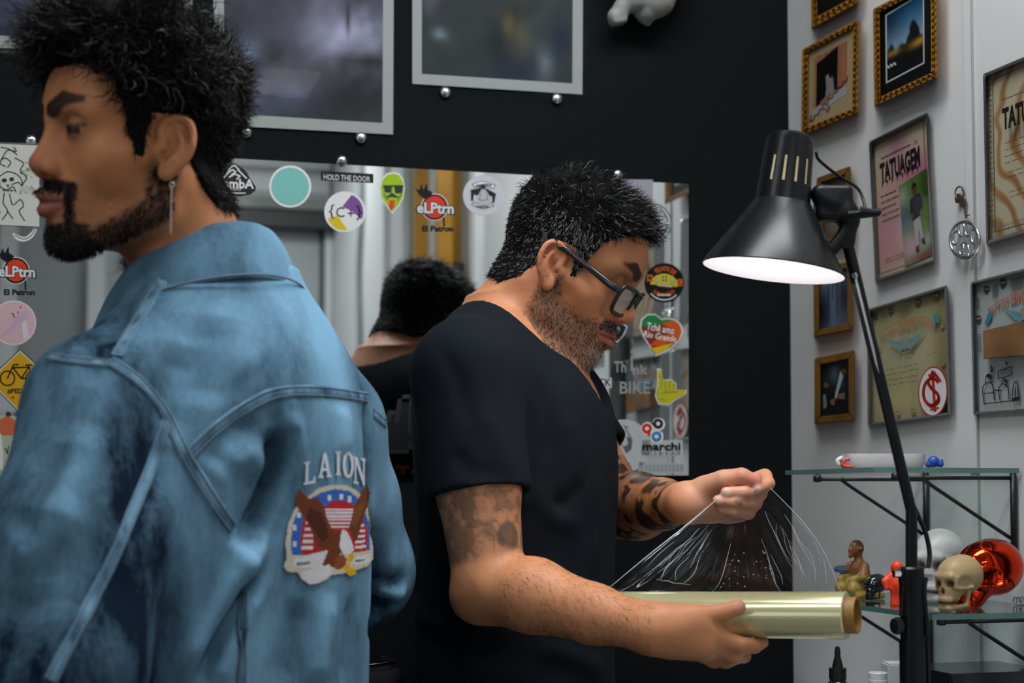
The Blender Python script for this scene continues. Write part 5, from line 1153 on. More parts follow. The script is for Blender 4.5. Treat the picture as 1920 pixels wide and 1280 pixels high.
VA = Vol((-.17, 1.60, .90), (.50, 2.36, 1.70), .0024); VT, V_ = V_, VA
chain(V_, [sh[-1]+[0, -.004, 0], sh[-1]*.45+ER*.55+np.array([0, -.006, 0]), ER], [.050, .047, .040], .012)
fa = [ER, ER*.72+WR*.28+np.array([0, 0, .003]), ER*.35+WR*.65, WR]; chain(V_, fa, [.040, .0405, .031, .0235], .012); V_.u(cone(W(888, 1122, 1.82), ER, .022, .036), .02)
EL, WL = W(1163, 950, 2.165), W(1290, 942, 1.915)           # far arm
chain(V_, [sh[1], sh[1]*.5+EL*.5, EL], [.050, .045, .040], .012); chain(V_, [EL, EL*.7+WL*.3, EL*.35+WL*.65, WL], [.041, .042, .031, .0235], .012); V_.u(ball(W(1195, 955, 2.11), .032), .02)
# near hand: holds the roll from below, thumb on its front
def finger(pts, rs, k=.0025, kk=.008): chain(V_, pts, rs, k, kk)
V_.u(cone(WR, W(1300, 1190, 1.708), .024, .022), .02); V_.u(rbox(W(1290, 1190, 1.712), (.030, .016, .026), .014, np.stack([nz([1, -.05, -.10]), nz([.05, 1, -.5]), nz([.1, .5, 1])], 1)), .012)
finger([W(1322, 1182, 1.706), W(1384, 1207, 1.712), W(1414, 1211, 1.730), W(1430, 1204, 1.745)], [.0105, .0088, .0080, .0068], kk=.012)
finger([W(1318, 1200, 1.712), W(1374, 1228, 1.725), W(1394, 1229, 1.752), W(1399, 1213, 1.778)], [.0105, .0088, .0080, .0068], kk=.012)
finger([W(1308, 1212, 1.718), W(1360, 1238, 1.742), W(1378, 1232, 1.772), W(1382, 1208, 1.792)], [.0100, .0085, .0077, .0066], kk=.012)
finger([W(1296, 1216, 1.726), W(1338, 1239, 1.756), W(1352, 1230, 1.784), W(1358, 1210, 1.80)], [.0092, .0075, .0068, .0060], kk=.012)
finger([W(1256, 1168, 1.700), W(1304, 1157, 1.699), W(1350, 1149, 1.703), W(1384, 1138, 1.709)], [.0150, .0120, .0098, .0086], kk=.02)
# far hand: fist pinching the film
V_.u(cone(WL, W(1325, 940, 1.922), .0235, .0235), .012); V_.u(ell(W(1364, 936, 1.936), (.034, .014, .030)), .012); V_.u(ell(W(1330, 919, 1.912), (.023, .0135, .0155), np.stack([nz([1, 0, .35]), [0, 1, 0], nz([-.35, 0, 1])], 1)), .010); V_.u(ell(W(1336, 961, 1.918), (.026, .0125, .0125)), .008)
finger([W(1322, 913, 1.904), W(1356, 899, 1.890), W(1391, 893, 1.882), W(1415, 901, 1.882)], [.0140, .0118, .0104, .0082], .002, .008)
finger([W(1394, 908, 1.930), W(1434, 892, 1.924), W(1441, 906, 1.900), W(1421, 916, 1.880)], [.0105, .0088, .0078, .0068], .002, .006)
finger([W(1402, 928, 1.932), W(1425, 926, 1.902), W(1395, 923, 1.876), W(1361, 923, 1.874)], [.0100, .0084, .0077, .0068], .0015, .006)
finger([W(1400, 946, 1.932), W(1416, 944, 1.898), W(1381, 941, 1.875), W(1346, 938, 1.876)], [.0100, .0083, .0076, .0067], .0015, .006)
finger([W(1390, 963, 1.932), W(1404, 962, 1.900), W(1376, 958, 1.880), W(1350, 954, 1.882)], [.0090, .0076, .0070, .0061], .0015, .006)
VT.merge(VA, .008); del VA; V_ = VT; vB, qB = V_.mesh(1); nB = normals(vB, qB); LB = HB.loc(vB)/sB_
cB = np.tile(lin((212, 144, 102)), (len(vB), 1)); cB *= (.93+.14*vnoise(vB, 90, 1)*1.0)[:, None]
def mixB(k, rgb):
    k = np.clip(k, 0, 1)[:, None]; cB[:] = cB*(1-k)+lin(rgb)*k
hands = np.maximum(sstep(.03, -.02, np.linalg.norm(vB-W(1365, 935, 1.910), axis=1)-.05), 0)
mixB(.55*hands, (206, 160, 142)); d, t = seg_dist(vB, [W(1392, 893, 1.880), W(1414, 902, 1.880)]); mixB(.6*np.exp(-(d/.010)**2), (186, 84, 92))
mixB(.35*np.exp(-(np.linalg.norm((LB-np.array([.115, 0, -.018]))/np.array([.02, .02, .018]), axis=1))**2), (190, 92, 72))
for g in (-1, 1): mixB(.3*np.exp(-(np.linalg.norm((LB-np.array([-.01, g*.085, .01]))/np.array([.025, .02, .035]), axis=1))**2), (200, 112, 82))
# tattoos: cloudy grey shading and dark line work, laid out along each arm
def arm_uv(a, b):
    ax = nz(b-a); t = (vB-a) @ ax/np.linalg.norm(b-a); r = vB-a-np.outer((vB-a) @ ax, ax); return t, r, np.linalg.norm(r, axis=1)
t, r, rr = arm_uv(sh[-1], ER); n1 = vnoise(vB, 55, 4); n2 = vnoise(vB, 130, 6); n3 = vnoise(vB, 26, 9)
up = (rr < .065)*sstep(.30, .36, t)*(1-sstep(.84+.10*(n3-.5), .92, t))*(vB[:, 1] < 1.90)*(vB[:, 0] < .06)
mixB(up*sstep(.44, .60, .6*n1+.4*n2)*.58, (74, 66, 58)); mixB(up*np.exp(-((n2-.5)/.035)**2)*.45, (52, 46, 42)); mixB(up*np.exp(-((n1-.46)/.025)**2)*.5, (56, 50, 45)); mixB(up*.22, (120, 100, 84))
dd = np.linalg.norm(vB-W(962, 1003, 1.785), axis=1); mixB(up*sstep(.020, .016, dd)*.75, (66, 64, 58)); mixB(up*np.exp(-(dd/.006)**2)*.5, (120, 110, 96))
t2, r2, rr2 = arm_uv(EL, WL); lf = ((rr2 < .07) & (vB[:, 1] > 1.89) & (vB[:, 2] < 1.36))*(1-sstep(.86+.06*(n1-.5), .93, t2))*(vB[:, 0] > .10)
mixB(lf*.35, (70, 46, 34)); mixB(lf*sstep(.42, .52, .55*n1+.45*n2)*.88, (24, 24, 22)); mixB(lf*sstep(.60, .66, n3)*sstep(.5, .42, n1)*.6, (196, 132, 66)); mixB(lf*np.exp(-(np.linalg.norm(vB-W(1185, 970, 2.08), axis=1)/.022)**2)*.8, (20, 22, 22))
dd = np.linalg.norm(vB-W(1386, 941, 1.868), axis=1); mixB(sstep(.0065, .004, dd)*.6, (70, 66, 66))
# nails
for a, rgb in ((W(1385, 1136, 1.70), (214, 160, 140)), (W(1362, 922, 1.868), (226, 190, 180)), (W(1347, 937, 1.870), (222, 180, 170)), (W(1419, 917, 1.874), (222, 184, 174))): mixB(sstep(.0068, .0045, np.linalg.norm(vB-a, axis=1))*.7, rgb)
ZM = lambda L: np.interp(L[:, 0], [-.12, -.06, -.037, -.022, -.004, .020, .028, .036, .043, .053, .064, .08, .12], [-.052, -.050, -.030, .0, .040, .040, .002, .004, .040, .066, .080, .094, .097])
def hairB_mask(L): return sstep(-.006, .010, L[:, 2]-ZM(L))*(np.abs(L[:, 1]) < .09)*(L[:, 2] > -.06)*(1-(np.abs(L[:, 1]) > .0768)*(L[:, 2] < .034)*(L[:, 0] > -.027))
def beardB(L):
    x, y, z = L[:, 0], np.abs(L[:, 1]), L[:, 2]; top = np.interp(x, [-.02, .015, .03, .06, .085, .12], [-.005, -.002, -.030, -.040, -.034, -.034])
    k = sstep(.004, -.012, z-top)*sstep(-.115, -.098, z)*sstep(-.012, .006, x); n = vnoise(L, 420, 2)
    lips = (1-sstep(.005, .010, np.abs(z+.054)))*(y < .026)*(x > .088); mo = sstep(.012, .006, np.abs(z+.039))*(x > .088)*(y < .034)
    return np.clip((k*(.34+.36*n)+mo*.75)*(1-lips), 0, .92)*(np.abs(z) < .13)*(x < .13)*(y < .08)
def grayB(L): return np.clip(1.0*np.exp(-(((L[:, 0]-.088)/.022)**2+(L[:, 1]/.028)**2+((L[:, 2]+.088)/.016)**2))+.15, 0, 1)
inh = (np.linalg.norm(LB-np.array([.0, 0, .01]), axis=1) < .165)
C_ = cB[inh]; head_paint(C_, LB[inh], -1, beardB, grayB, brow=(24, 18, 16), lip=(150, 84, 74), eye=False, browk=1.05); cB[inh] = C_
bodyB = link('body', npmesh('body', vB, qB, col=cB), M_skin, manB)
# hair: close cap plus strands, grey at the sides
ih = np.where(inh)[0]; rng = np.random.default_rng(11)
def thickB(L): return .003+.010*sstep(.05, .11, L[:, 2])+.003*sstep(.02, .08, L[:, 0])*sstep(.08, .1, L[:, 2])
def colB(L):
    gr = sstep(.09, .045, L[:, 2])*sstep(-.06, .0, L[:, 0]); n = vnoise(L, 260, 7); k = (gr*sstep(.45, .8, n)*.55)[:, None]; return lin((15, 15, 16))*(1-k)+lin((120, 118, 116))*k
mB = np.zeros(len(vB)); mB[ih] = hairB_mask(LB[ih])
hB, used, th = hair_shell('hair', vB, qB, nB, np.where(inh[:, None], LB, 9.), lambda L: mB, thickB, M_hcap, manB, colB, (75, .55))
pk = rng.choice(ih, 12000, p=mB[ih]/mB[ih].sum()); L = LB[pk]; tp = sstep(.04, .115, L[:, 2]); D = nB[pk]*(.50-.18*tp[:, None])
fl = HB.R @ np.array([.55, 0, -.15]); D = D+np.outer(.25+.55*tp, fl)+HB.R[:, 2]*(-.6*(1-tp))[:, None]+rng.normal(0, .16, D.shape)
ln = (.006+.017*tp)*(.7+.6*rng.random(len(pk))); P0 = vB[pk]+nB[pk]*(thickB(L)*.35*mB[pk])[:, None]
v, q = strands(P0, D, ln, .00055, 4, curl=.18, wave=.12, waven=1.0, seed=2)
gr = sstep(.085, .045, L[:, 2])*sstep(-.07, .0, L[:, 0])*.55+.10; isg = rng.random(len(pk)) < gr; cs = np.where(isg[:, None], lin((150, 148, 146)), lin((14, 14, 15)))
so = link('hair_strands', npmesh('hair_strands', v, q, col=np.repeat(cs, 15, 0)), M_hairB, hB); so['kind'] = 'stuff'
bd = np.zeros(len(vB)); bd[ih] = beardB(LB[ih]); pk = rng.choice(ih, 4200, p=bd[ih]/bd[ih].sum()); L = LB[pk]
D = nB[pk]*.6+HB.R @ np.array([.25, 0, -.8])+rng.normal(0, .25, (len(pk), 3)); v, q = strands(vB[pk], D, .002+.003*rng.random(len(pk)), .00028, 2, seed=3)
isg = rng.random(len(pk)) < np.clip(grayB(L), 0, .95); cs = np.where(isg[:, None], lin((172, 168, 164)), lin((24, 19, 17)))
so = link('beard', npmesh('beard', v, q, col=np.repeat(cs, 9, 0)), M_hairB, manB); so['kind'] = 'stuff'
# hair on the near forearm
arm = (np.linalg.norm(vB-(ER+WR)/2, axis=1) < .13)*sstep(.05, .25, ((vB-ER) @ (WR-ER))/((WR-ER) @ (WR-ER)))*(vB[:, 0] < WR[0]-.005)
ia = np.where(arm > .05)[0]; pk = rng.choice(ia, 2000, p=arm[ia]/arm[ia].sum()); D = nB[pk]*.35+nz(WR-ER)*.7+np.array([0, 0, -.5])+rng.normal(0, .25, (len(pk), 3))
v, q = strands(vB[pk], D,   .005+.006*rng.random(len(pk)), .00011, 3, curl=.3, seed=5); so = link('arm_hair', npmesh('arm_hair', v, q, col=np.tile(lin((58, 36, 24)), (len(v), 1))), M_hairB, manB); so['kind'] = 'stuff'
# T-shirt
V_ = Vol((-.20, 1.70, .86), (.24, 2.36, 1.54), .0034)
V_.u(column(TB, [.84]+TZ, [TC[0]]+TC, 0, [TX[0]]+TX, [TY[0]]+TY), .01)
VS = Vol((-.20, 1.70, .86), (.24, 2.36, 1.54), .0034)
for g, el in ((-1, ER), (1, EL)):
    V_.u(cone(TB(-.012, g*.09, 1.425), sh[g]+[0, 0, .002], .056, .058), .05); e = sh[g]*.36+el*.64; VS.u(cone(sh[g]+[0, 0, .002], e, .062, .0615), .02)
    ax = nz(el-sh[g]); c = sh[g]*.36+el*.64; c2 = sh[g]*.42+el*.58; a1 = nz(np.cross(ax, [0, 1, .2]))
    VS.s_(rbox(c2+ax*.12, (.12, .09, .09), .003, np.stack([ax, a1, np.cross(ax, a1)], 1)), .003); VS.s_(cone(c2-ax*.03, c2+ax*.05, .0515, .054), .004)
V_.merge(VS, .02)
V_.s_(ell(TB(.030, 0, 1.468), (.112, .104, .068), TB.R), .006); V_.s_(cone(TB(-.02, 0, 1.52), TB(.03, 0, 1.60), .085, .10), .006); V_.s_(cone(TB(.10, 0, 1.430), TB(.162, 0, 1.335), .058, .008), .004)
v, q = V_.mesh(1)
folds = [([(820, 640), (860, 720), (880, 800)], -.003, .012), ([(1005, 700), (1030, 790), (1020, 870)], -.004, .014), ([(1060, 760), (1075, 850), (1060, 960)], .004, .02), ([(1090, 900), (1060, 940), (1030, 945)], -.005, .012), ([(1110, 860), (1120, 980), (1105, 1080)], .003, .018), ([(995, 900), (1030, 960), (1090, 990)], .004, .014), ([(785, 1060), (772, 1160), (775, 1200)], .004, .012), ([(800, 1180), (850, 1215), (960, 1225)], -.005, .016), ([(1000, 1210), (1080, 1230), (1140, 1270)], .005, .016), ([(900, 760), (940, 830), (960, 900)], .003, .014), ([(850, 840), (880, 880), (950, 890)], -.003, .012), ([(780, 1130), (800, 1165), (840, 1180)], .005, .012)]
v = apply_folds(v, q, folds); n = vnoise(v, 14, 3)-.5; v = v+normals(v, q)*(.0035*n)[:, None]
M_tee = mat('black cotton jersey', (.008, .0118, .0165), .9, spec=.15, bump=(900, .25, .0005))
shirtB = link('t_shirt', npmesh('t_shirt', v, q), M_tee, manB)
# print on the back of the shirt (seen in the mirror): a pixel hand pointer above a block of lettering
bB = bvh_of(v, q)
def on_back(u, z):                   # u metres to his left of the spine
    o = TB(-.5, u, z); h = bB.ray_cast(Vector(o), Vector(TB.R[:, 0])); return np.array(h[0])-TB.R[:, 0]*.0012
pm = MB(); G = ["....WW.....", "...W..W....", "...WBBW....", "...WBBW....", "...WBBWWW..", "...WBBWBWW.", "WW.WBBWBWBW", "WBWWBBBBBBW", "WBBWBBBBBBW", ".WBWBBBBBBW", "..WBBBBBBBW", "..WBBBBBBW.", "...WBBBBBW.", "...WBBBBW..", "....WWWWW.."]
cs = .0064
for i, row in enumerate(G):
    for j, ch in enumerate(row):
        if ch == '.': continue
        u0, z0 = .150-j*cs, 1.415-i*cs; qd = [on_back(u0, z0), on_back(u0-cs, z0), on_back(u0-cs, z0-cs), on_back(u0, z0-cs)]; pm.c = H('#f2f4f6') if ch == 'W' else H('#b4bac2'); pm.add(qd, [(0, 1, 2, 3)])
for txt, z0, z1, c in (('OT', 1.30, 1.275, '#e06a30'),):
    tv, tf = text_geo(txt, .03); pm.c = H(c); pm.add([on_back(.150-.045*a, z1+(z0-z1)*b) for a, b in tv], tf)
for i, z in enumerate((1.265, 1.252, 1.239)):
    for j in range(5): u0 = .148-j*.017; pm.c = H('#d8662f' if i == 2 else '#9fb0c8'); pm.add([on_back(u0, z), on_back(u0-.011, z), on_back(u0-.011, z-.007), on_back(u0, z-.007)], [(0, 1, 2, 3)])
pm.build('back_print', mat('shirt print ink', (1, 1, 1), .7, attr=True), shirtB, cols=True, label='pale pixel hand print with orange lettering on the back')
# trousers and shoes
M_trou = mat('black trousers', (.012, .013, .015), .8, spec=.2, noise=(8, .3)); M_shoe = mat('black shoes', (.012, .012, .013), .4)
V_ = Vol((-.28, 1.72, .03), (.30, 2.32, 1.03), .006); V_.u(column(TB, [.80, .90, 1.0], 0, 0, [.122, .118, .114], [.165, .158, .155]), .01)
for g in (-1, 1): chain(V_, [TB(0, g*.085, .84), TB(.02, g*.095, .47), TB(-.01, g*.10, .07)], [.088, .066, .058], .04)
v, q = V_.mesh(1); link('trousers', npmesh('trousers', v, q), M_trou, manB)
for g in (-1, 1): shoe('shoe', TB(.15, g*.115, 0), TB(-.03, g*.10, 0), M_shoe, manB)
# glasses
M_gfr = mat('black acetate', (.012, .013, .014), .18, coat=.3); M_lens = glass_mat('spectacle lens', (.90, .95, .95), .16)
gl = thing('eyeglasses', 'black rectangular-framed glasses on the bearded man\'s nose', 'glasses', pb(.108, 0, .01))
gc, gt = np.array([.1085, 0, .002]), math.radians(-12)
def gp(y, z, x=0.): return pb(gc[0]+x+z*math.sin(-gt)*.6-.14*(abs(y)**2)/.06*1.0, y, gc[2]+z)
for g in (-1, 1):
    rim = [(.008, .012), (.012, .0185), (.054, .0195), (.064, .014), (.062, -.010), (.052, -.0195), (.018, -.0195), (.009, -.010)]; R_ = spline([np.array([a, b, 0]) for a, b in rim+rim[:1]], 4)[:-1]
    b = MB(); b.tube([gp(g*p[0], p[1]) for p in R_], .0027, 8, closed=True); b.build('rim', M_gfr, gl, smooth=True)
    b = MB(); b.add([gp(g*p[0], p[1]) for p in R_], [tuple(range(len(R_)))]); b.build('lens', M_lens, gl)
    b = MB(); b.tube(spline([gp(g*.064, .012), pb(.086, g*.072, .014), pb(.045, g*.0755, .0225), pb(.004, g*.0815, .030), pb(-.016, g*.082, .024), pb(-.026, g*.081, .006)], 5), [.0022]*8+[.0020]*8+[.0017]*10, 8, flat=2.1); b.build('temple', M_gfr, gl, smooth=True)
b = MB(); b.tube(spline([gp(-.008, .008), gp(0, .0105, .003), gp(.008, .008)], 5), .0020, 8); b.build('bridge', M_gfr, gl, smooth=True)
# ------------------------------------------------------------------ cling film roll
RE, LE = W(1588, 1153, 1.70), W(1095, 1150, 1.825); rax = nz(LE-RE); Lr = np.linalg.norm(LE-RE); RR = .0252
roll = thing('cling_film_roll', 'yellowish roll of cling film in the bearded man\'s hands', 'cling film', (RE+LE)/2)
M_roll = mat('wound cling film', '#dcd8a6', .17, spec=.8, coat=1., metal=.35)
b = MB(); b.lathe(RE, rax, [(0, .0195), (0, RR-.0008), (.001, RR), (Lr-.001, RR), (Lr, RR-.0008), (Lr, .0195)], 72); b.build('wound_film', M_roll, roll, auto=True)
b = MB(); b.lathe(RE, rax, [(Lr+.008, .0165), (Lr+.008, .0195), (-.011, .0195), (-.0115, .019), (-.011, .0165), (Lr+.008, .0165)], 48); b.build('cardboard_core', mat('brown cardboard', '#9c7436', .5, noise=(40, .2)), roll, auto=True)
# sheet pulled off the roll up to the far hand
perp = nz(np.cross(rax, [0, 0, 1])); perp = perp if perp[1] < 0 else -perp; A0, A1 = W(1342, 938, 1.872), W(1434, 904, 1.90); nu, nv = 150, 60; rng = np.random.default_rng(4)
uu = np.linspace(0, 1, nu); ripA = sum(rng.normal()*np.sin(uu*f*6.28+rng.uniform(0, 6.28)) for f in (3, 5, 8, 13, 21, 34))*.0010
ripB = sum(rng.normal()*np.sin(uu*f*6.28+rng.uniform(0, 6.28)) for f in (7, 11, 17, 29, 41))*.0007
edge = np.exp(-((uu-.05)/.10)**2)+np.exp(-((uu-.90)/.14)**2); V = []
for j, vv in enumerate(np.linspace(0, 1, nv)):
    for i, u in enumerate(uu):
        base = LE+(RE-LE)*(.075+.90*u)+np.array([0, 0, RR*.97])-perp*RR*.25; w = u**1.0; k = u; top = A0*(1-k)**2+2*k*(1-k)*W(1372, 1030, 1.955)+A1*k**2
        p = base*(1-vv)+top*vv; bell = math.sin(math.pi*vv); sag = -.018*bell*math.sin(math.pi*u)*(1-vv)
        out = .012*bell*(1 if u > .85 else 0)*(u-.85)/.15
        V.append(p+perp*(ripA[i]*(.35+2.4*edge[i])*bell*(1+vv)+ripB[i]*edge[i]*2.2*bell+.006*bell*math.sin(9*u+5*vv)*.6)+np.array([out, 0, sag+ripB[i]*bell*.5]))
Q = np.array([[j*nu+i, j*nu+i+1, (j+1)*nu+i+1, (j+1)*nu+i] for j in range(nv-1) for i in range(nu-1)])
def film_mat():
    m = bpy.data.materials.new('stretched cling film'); m.use_nodes = True; nt = m.node_tree; nt.nodes.clear(); N = nt.nodes.new
    o = N('ShaderNodeOutputMaterial'); mx = N('ShaderNodeMixShader'); t = N('ShaderNodeBsdfTransparent'); g = N('ShaderNodeBsdfGlossy'); g.inputs['Roughness'].default_value = .12; t.inputs[0].default_value = (.95, .965, .97, 1)
    lw = N('ShaderNodeLayerWeight'); lw.inputs[0].default_value = .18; r = N('ShaderNodeMapRange'); r.inputs[3].default_value = .012; r.inputs[4].default_value = .30
    nt.links.new(lw.outputs['Facing'], r.inputs[0]); nt.links.new(r.outputs[0], mx.inputs[0]); nt.links.new(t.outputs[0], mx.inputs[1]); nt.links.new(g.outputs[0], mx.inputs[2]); nt.links.new(mx.outputs[0], o.inputs[0]); return m
M_film = film_mat(); link('film_sheet', npmesh('film_sheet', np.array(V), Q), M_film, roll)
M_strand = mat('gathered film', (.80, .83, .85), .15, trans=.35, spec=.7)
FV = np.array(V).reshape(nv, nu, 3)
def crease(u0, v0, u1, v1, r, bow=0., n=14):     # a sharp crease running over the sheet
    P = []
    for t in np.linspace(0, 1, n):
        u, w = u0+(u1-u0)*t+bow*math.sin(math.pi*t), v0+(v1-v0)*t; x, y = np.clip(u, 0, 1)*(nu-1), np.clip(w, 0, 1)*(nv-1); i, j = min(int(x), nu-2), min(int(y), nv-2); a, c = x-i, y-j
        P.append(FV[j, i]*(1-a)*(1-c)+FV[j, i+1]*a*(1-c)+FV[j+1, i]*(1-a)*c+FV[j+1, i+1]*a*c+perp*.0006)
    b = MB(); b.tube(P, [r*(.35+.65*math.sin(math.pi*min(max(k/(n-1), .08), .92))) for k in range(n)], 5); b.build('film_crease', M_strand, roll, smooth=True)
crease(.0, .0, .0, 1., .0007); crease(.004, .55, .0, 1., .0011); crease(1., 0, 1., 1., .0005)
rg = np.random.default_rng(8)
for k in range(13): u = rg.uniform(.02, .27); v0 = rg.uniform(.18, .5); crease(u, v0, u*.8+.01, v0+rg.uniform(.2, .42), rg.uniform(.00018, .0004), rg.uniform(-.03, .03))
for k in range(15): u = rg.uniform(.74, .985); v0 = rg.uniform(.0, .35); crease(u, v0, u+.01, v0+rg.uniform(.3, .6), rg.uniform(.00015, .00036), rg.uniform(-.02, .02))
crease(.16, .20, .34, .17, .0003); crease(.30, .19, .27, .55, .00032, .02); crease(.47, .02, .50, .72, .00028)
for k in range(34):                  # small droplets on the sheet
    u, w = rg.uniform(.48, .78), rg.uniform(.05, .6); i, j = int(u*(nu-1)), int(w*(nv-1)); b = MB(); c = FV[j, i]+perp*.0006; r = rg.uniform(.0004, .0009); b.lathe(c, perp, [(0, r), (r*.5, r*.8), (r*.8, r*.05)], 7); b.build('droplet', M_strand, roll, smooth=True)
# ------------------------------------------------------------------ the man in the denim jacket
HA = rot_frame((-.362, 1.54, 1.578), 217, -3, -4); sA = .915
_y = math.radians(145); TA = Fr((-.298, 1.60, 0), np.stack([[math.cos(_y), math.sin(_y), 0], [-math.sin(_y), math.cos(_y), 0], [0, 0, 1]], 1))
manA = setp(bpy.data.objects.new('person', None), 'man with curly black hair in a light blue denim jacket, turned away', 'person'); COL.objects.link(manA); manA.location = TA(0, 0, 0)
pa = lambda x, y, z: HA(x*sA, y*sA, z*sA)
AZ = [.80, .95, 1.1, 1.22, 1.31, 1.38, 1.43, 1.48]; AX = [.130, .130, .130, .134, .132, .118, .092, .068]; AY = [.185, .185, .188, .188, .175, .140, .105, .075]; AC = [0, 0, 0, 0, -.004, -.008, -.010, -.010]
V_ = Vol((-.56, 1.30, 1.05), (-.10, 1.80, 1.76), .0023)
V_.u(column(TA, AZ, AC, 0, np.array(AX)-.034, np.array(AY)-.034), .01); V_.u(cone(pa(-.022, 0, -.02), TA(-.008, 0, 1.40), .054, .064), .03)
for g in (-1, 1): V_.u(cone(pa(-.02, g*.05, -.03), TA(.05, g*.02, 1.40), .014, .012), .03)
add_head(V_, HA, sA)
vA, qA = V_.mesh(1); nA = normals(vA, qA); LA = HA.loc(vA)/sA
cA = np.tile(lin((200, 134, 90)), (len(vA), 1)); cA *= (.92+.16*vnoise(vA, 80, 1))[:, None]
def mixA(k, rgb):
    k = np.clip(k, 0, 1)[:, None]; cA[:] = cA*(1-k)+lin(rgb)*k
mixA(.45*np.exp(-(np.linalg.norm((LA-np.array([.115, 0, -.016]))/np.array([.022, .022, .02]), axis=1))**2), (176, 88, 74))
def beardA(L):
    x, y, z = L[:, 0], np.abs(L[:, 1]), L[:, 2]; n = vnoise(L, 380, 2)
    lips = (1-sstep(.008, .012, np.abs(z+.0545)))*(y < .024)*(x > .09)
    mo = sstep(.0125, .007, np.abs(z+.0385+.25*np.maximum(y-.012, 0)))*sstep(.078, .086, x)*sstep(.040, .032, y); go = sstep(-.070, -.078, z)*sstep(.045, .06, x)*sstep(.045, .034, y)
    d, _ = seg_dist(np.stack([x, y, z], 1), [(.004, .068, -.02), (.010, .066, -.058), (.06, .040, -.092), (.095, 0, -.102)]); jw = sstep(.024, .010, d)*.75
    d, _ = seg_dist(np.stack([x, y, z], 1), [(.098, .032, -.045), (.093, .030, -.085)]); sd = sstep(.016, .008, d)*.92
    ck = sstep(-.028, -.05, z)*sstep(.0, .02, x)*.28
    return np.clip(np.maximum.reduce([mo*.97, go*.96, jw*(.75+.4*n), sd, ck*(.5+n)])*(1-lips), 0, .97)*(z > -.13)*(x < .135)
ZA = lambda L: np.interp(L[:, 0], [-.12, -.06, -.037, -.022, -.004, .020, .028, .038, .046, .054, .062, .08, .12], [-.055, -.052, -.030, .0, .040, .040, -.006, -.004, .034, .060, .078, .088, .088])
def hairA_mask(L): return sstep(-.006, .010, L[:, 2]-ZA(L))*(np.abs(L[:, 1]) < .09)*(L[:, 2] > -.062)*(1-(np.abs(L[:, 1]) > .0768)*(L[:, 2] < .034)*(L[:, 0] > -.027))
inhA = np.linalg.norm(LA-np.array([0, 0, .01]), axis=1) < .165
C_ = cA[inhA]; head_paint(C_, LA[inhA], 1, beardA, None, brow=(16, 11, 9), lip=(158, 92, 76), eye=True, browk=1.2); cA[inhA] = C_
bodyA = link('body', npmesh('body', vA, qA, col=cA), M_skin, manA)
ihA = np.where(inhA)[0]; rng = np.random.default_rng(21)
def thickA(L): return .004+.027*sstep(.03, .11, L[:, 2])*(.36+.64*sstep(-.08, .04, L[:, 0]))+.004*sstep(.0, -.08, L[:, 0])*sstep(-.02, .05, L[:, 2])+.012*sstep(.03, .08, L[:, 0])*sstep(.075, .10, L[:, 2])
mA = np.zeros(len(vA)); mA[ihA] = hairA_mask(LA[ihA])
blk = lambda L: np.tile(lin((13, 12, 12)), (len(L), 1))
hA, used, th = hair_shell('hair', vA, qA, nA, np.where(inhA[:, None], LA, 9.), lambda L: mA, thickA, M_hcap, manA, blk, (42, .75))
pk = rng.choice(ihA, 12000, p=mA[ihA]/mA[ihA].sum()); L = LA[pk]; tp = sstep(.02, .11, L[:, 2])
cl = np.stack([vnoise(L, 28, 31+i)-.5 for i in range(3)], 1)*2.2        # neighbouring strands lean the same way: curls
D = nA[pk]*(.12+.32*tp[:, None])+(HA.R @ np.array([-.25, 0, -.6]))*(1-tp)[:, None]+cl*(.45+.5*tp)[:, None]+HA.R[:, 0]*(.55*sstep(.03, .09, L[:, 0])*tp)[:, None]+rng.normal(0, .12, (len(pk), 3))
ln = (.009+.028*tp*(.6+.4*sstep(-.08, .02, L[:, 0])))*(.7+.6*rng.random(len(pk))); v, q = strands(vA[pk]+nA[pk]*(thickA(L)*.55*mA[pk])[:, None], D, ln, .0007, 6, curl=.55, wave=.16, waven=1.1, seed=6)
so = link('hair_strands', npmesh('hair_strands', v, q, col=np.tile(lin((13, 12, 12)), (len(v), 1))), M_hairA, hA); so['kind'] = 'stuff'
pk = rng.choice(ihA, 900, p=(mA*sstep(.03, .09, LA[:, 2])*sstep(-.07, -.02, LA[:, 0]))[ihA]/(mA*sstep(.03, .09, LA[:, 2])*sstep(-.07, -.02, LA[:, 0]))[ihA].sum()); L = LA[pk]      # loose curls on top
D = nA[pk]*.5+rng.normal(0, .55, (len(pk), 3)); v, q = strands(vA[pk]+nA[pk]*(thickA(L)*.7)[:, None], D, .016+.018*rng.random(len(pk)), .0015, 9, curl=.8, wave=.42, waven=1.3, seed=16)
so = link('hair_curls', npmesh('hair_curls', v, q, col=np.tile(lin((13, 12, 12)), (len(v), 1))), M_hairA, hA); so['kind'] = 'stuff'
bd = np.zeros(len(vA)); bd[ihA] = np.where(beardA(LA[ihA]) > .5, beardA(LA[ihA]), 0); pk = rng.choice(ihA, 3600, p=bd[ihA]/bd[ihA].sum())
D = nA[pk]*.5+HA.R @ np.array([.25, 0, -.8])+rng.normal(0, .22, (len(pk), 3)); v, q = strands(vA[pk], D, .004+.004*rng.random(len(pk)), .0004, 2, seed=7)
so = link('beard', npmesh('beard', v, q, col=np.tile(lin((15, 12, 11)), (len(v), 1))), M_hairA, manA); so['kind'] = 'stuff'
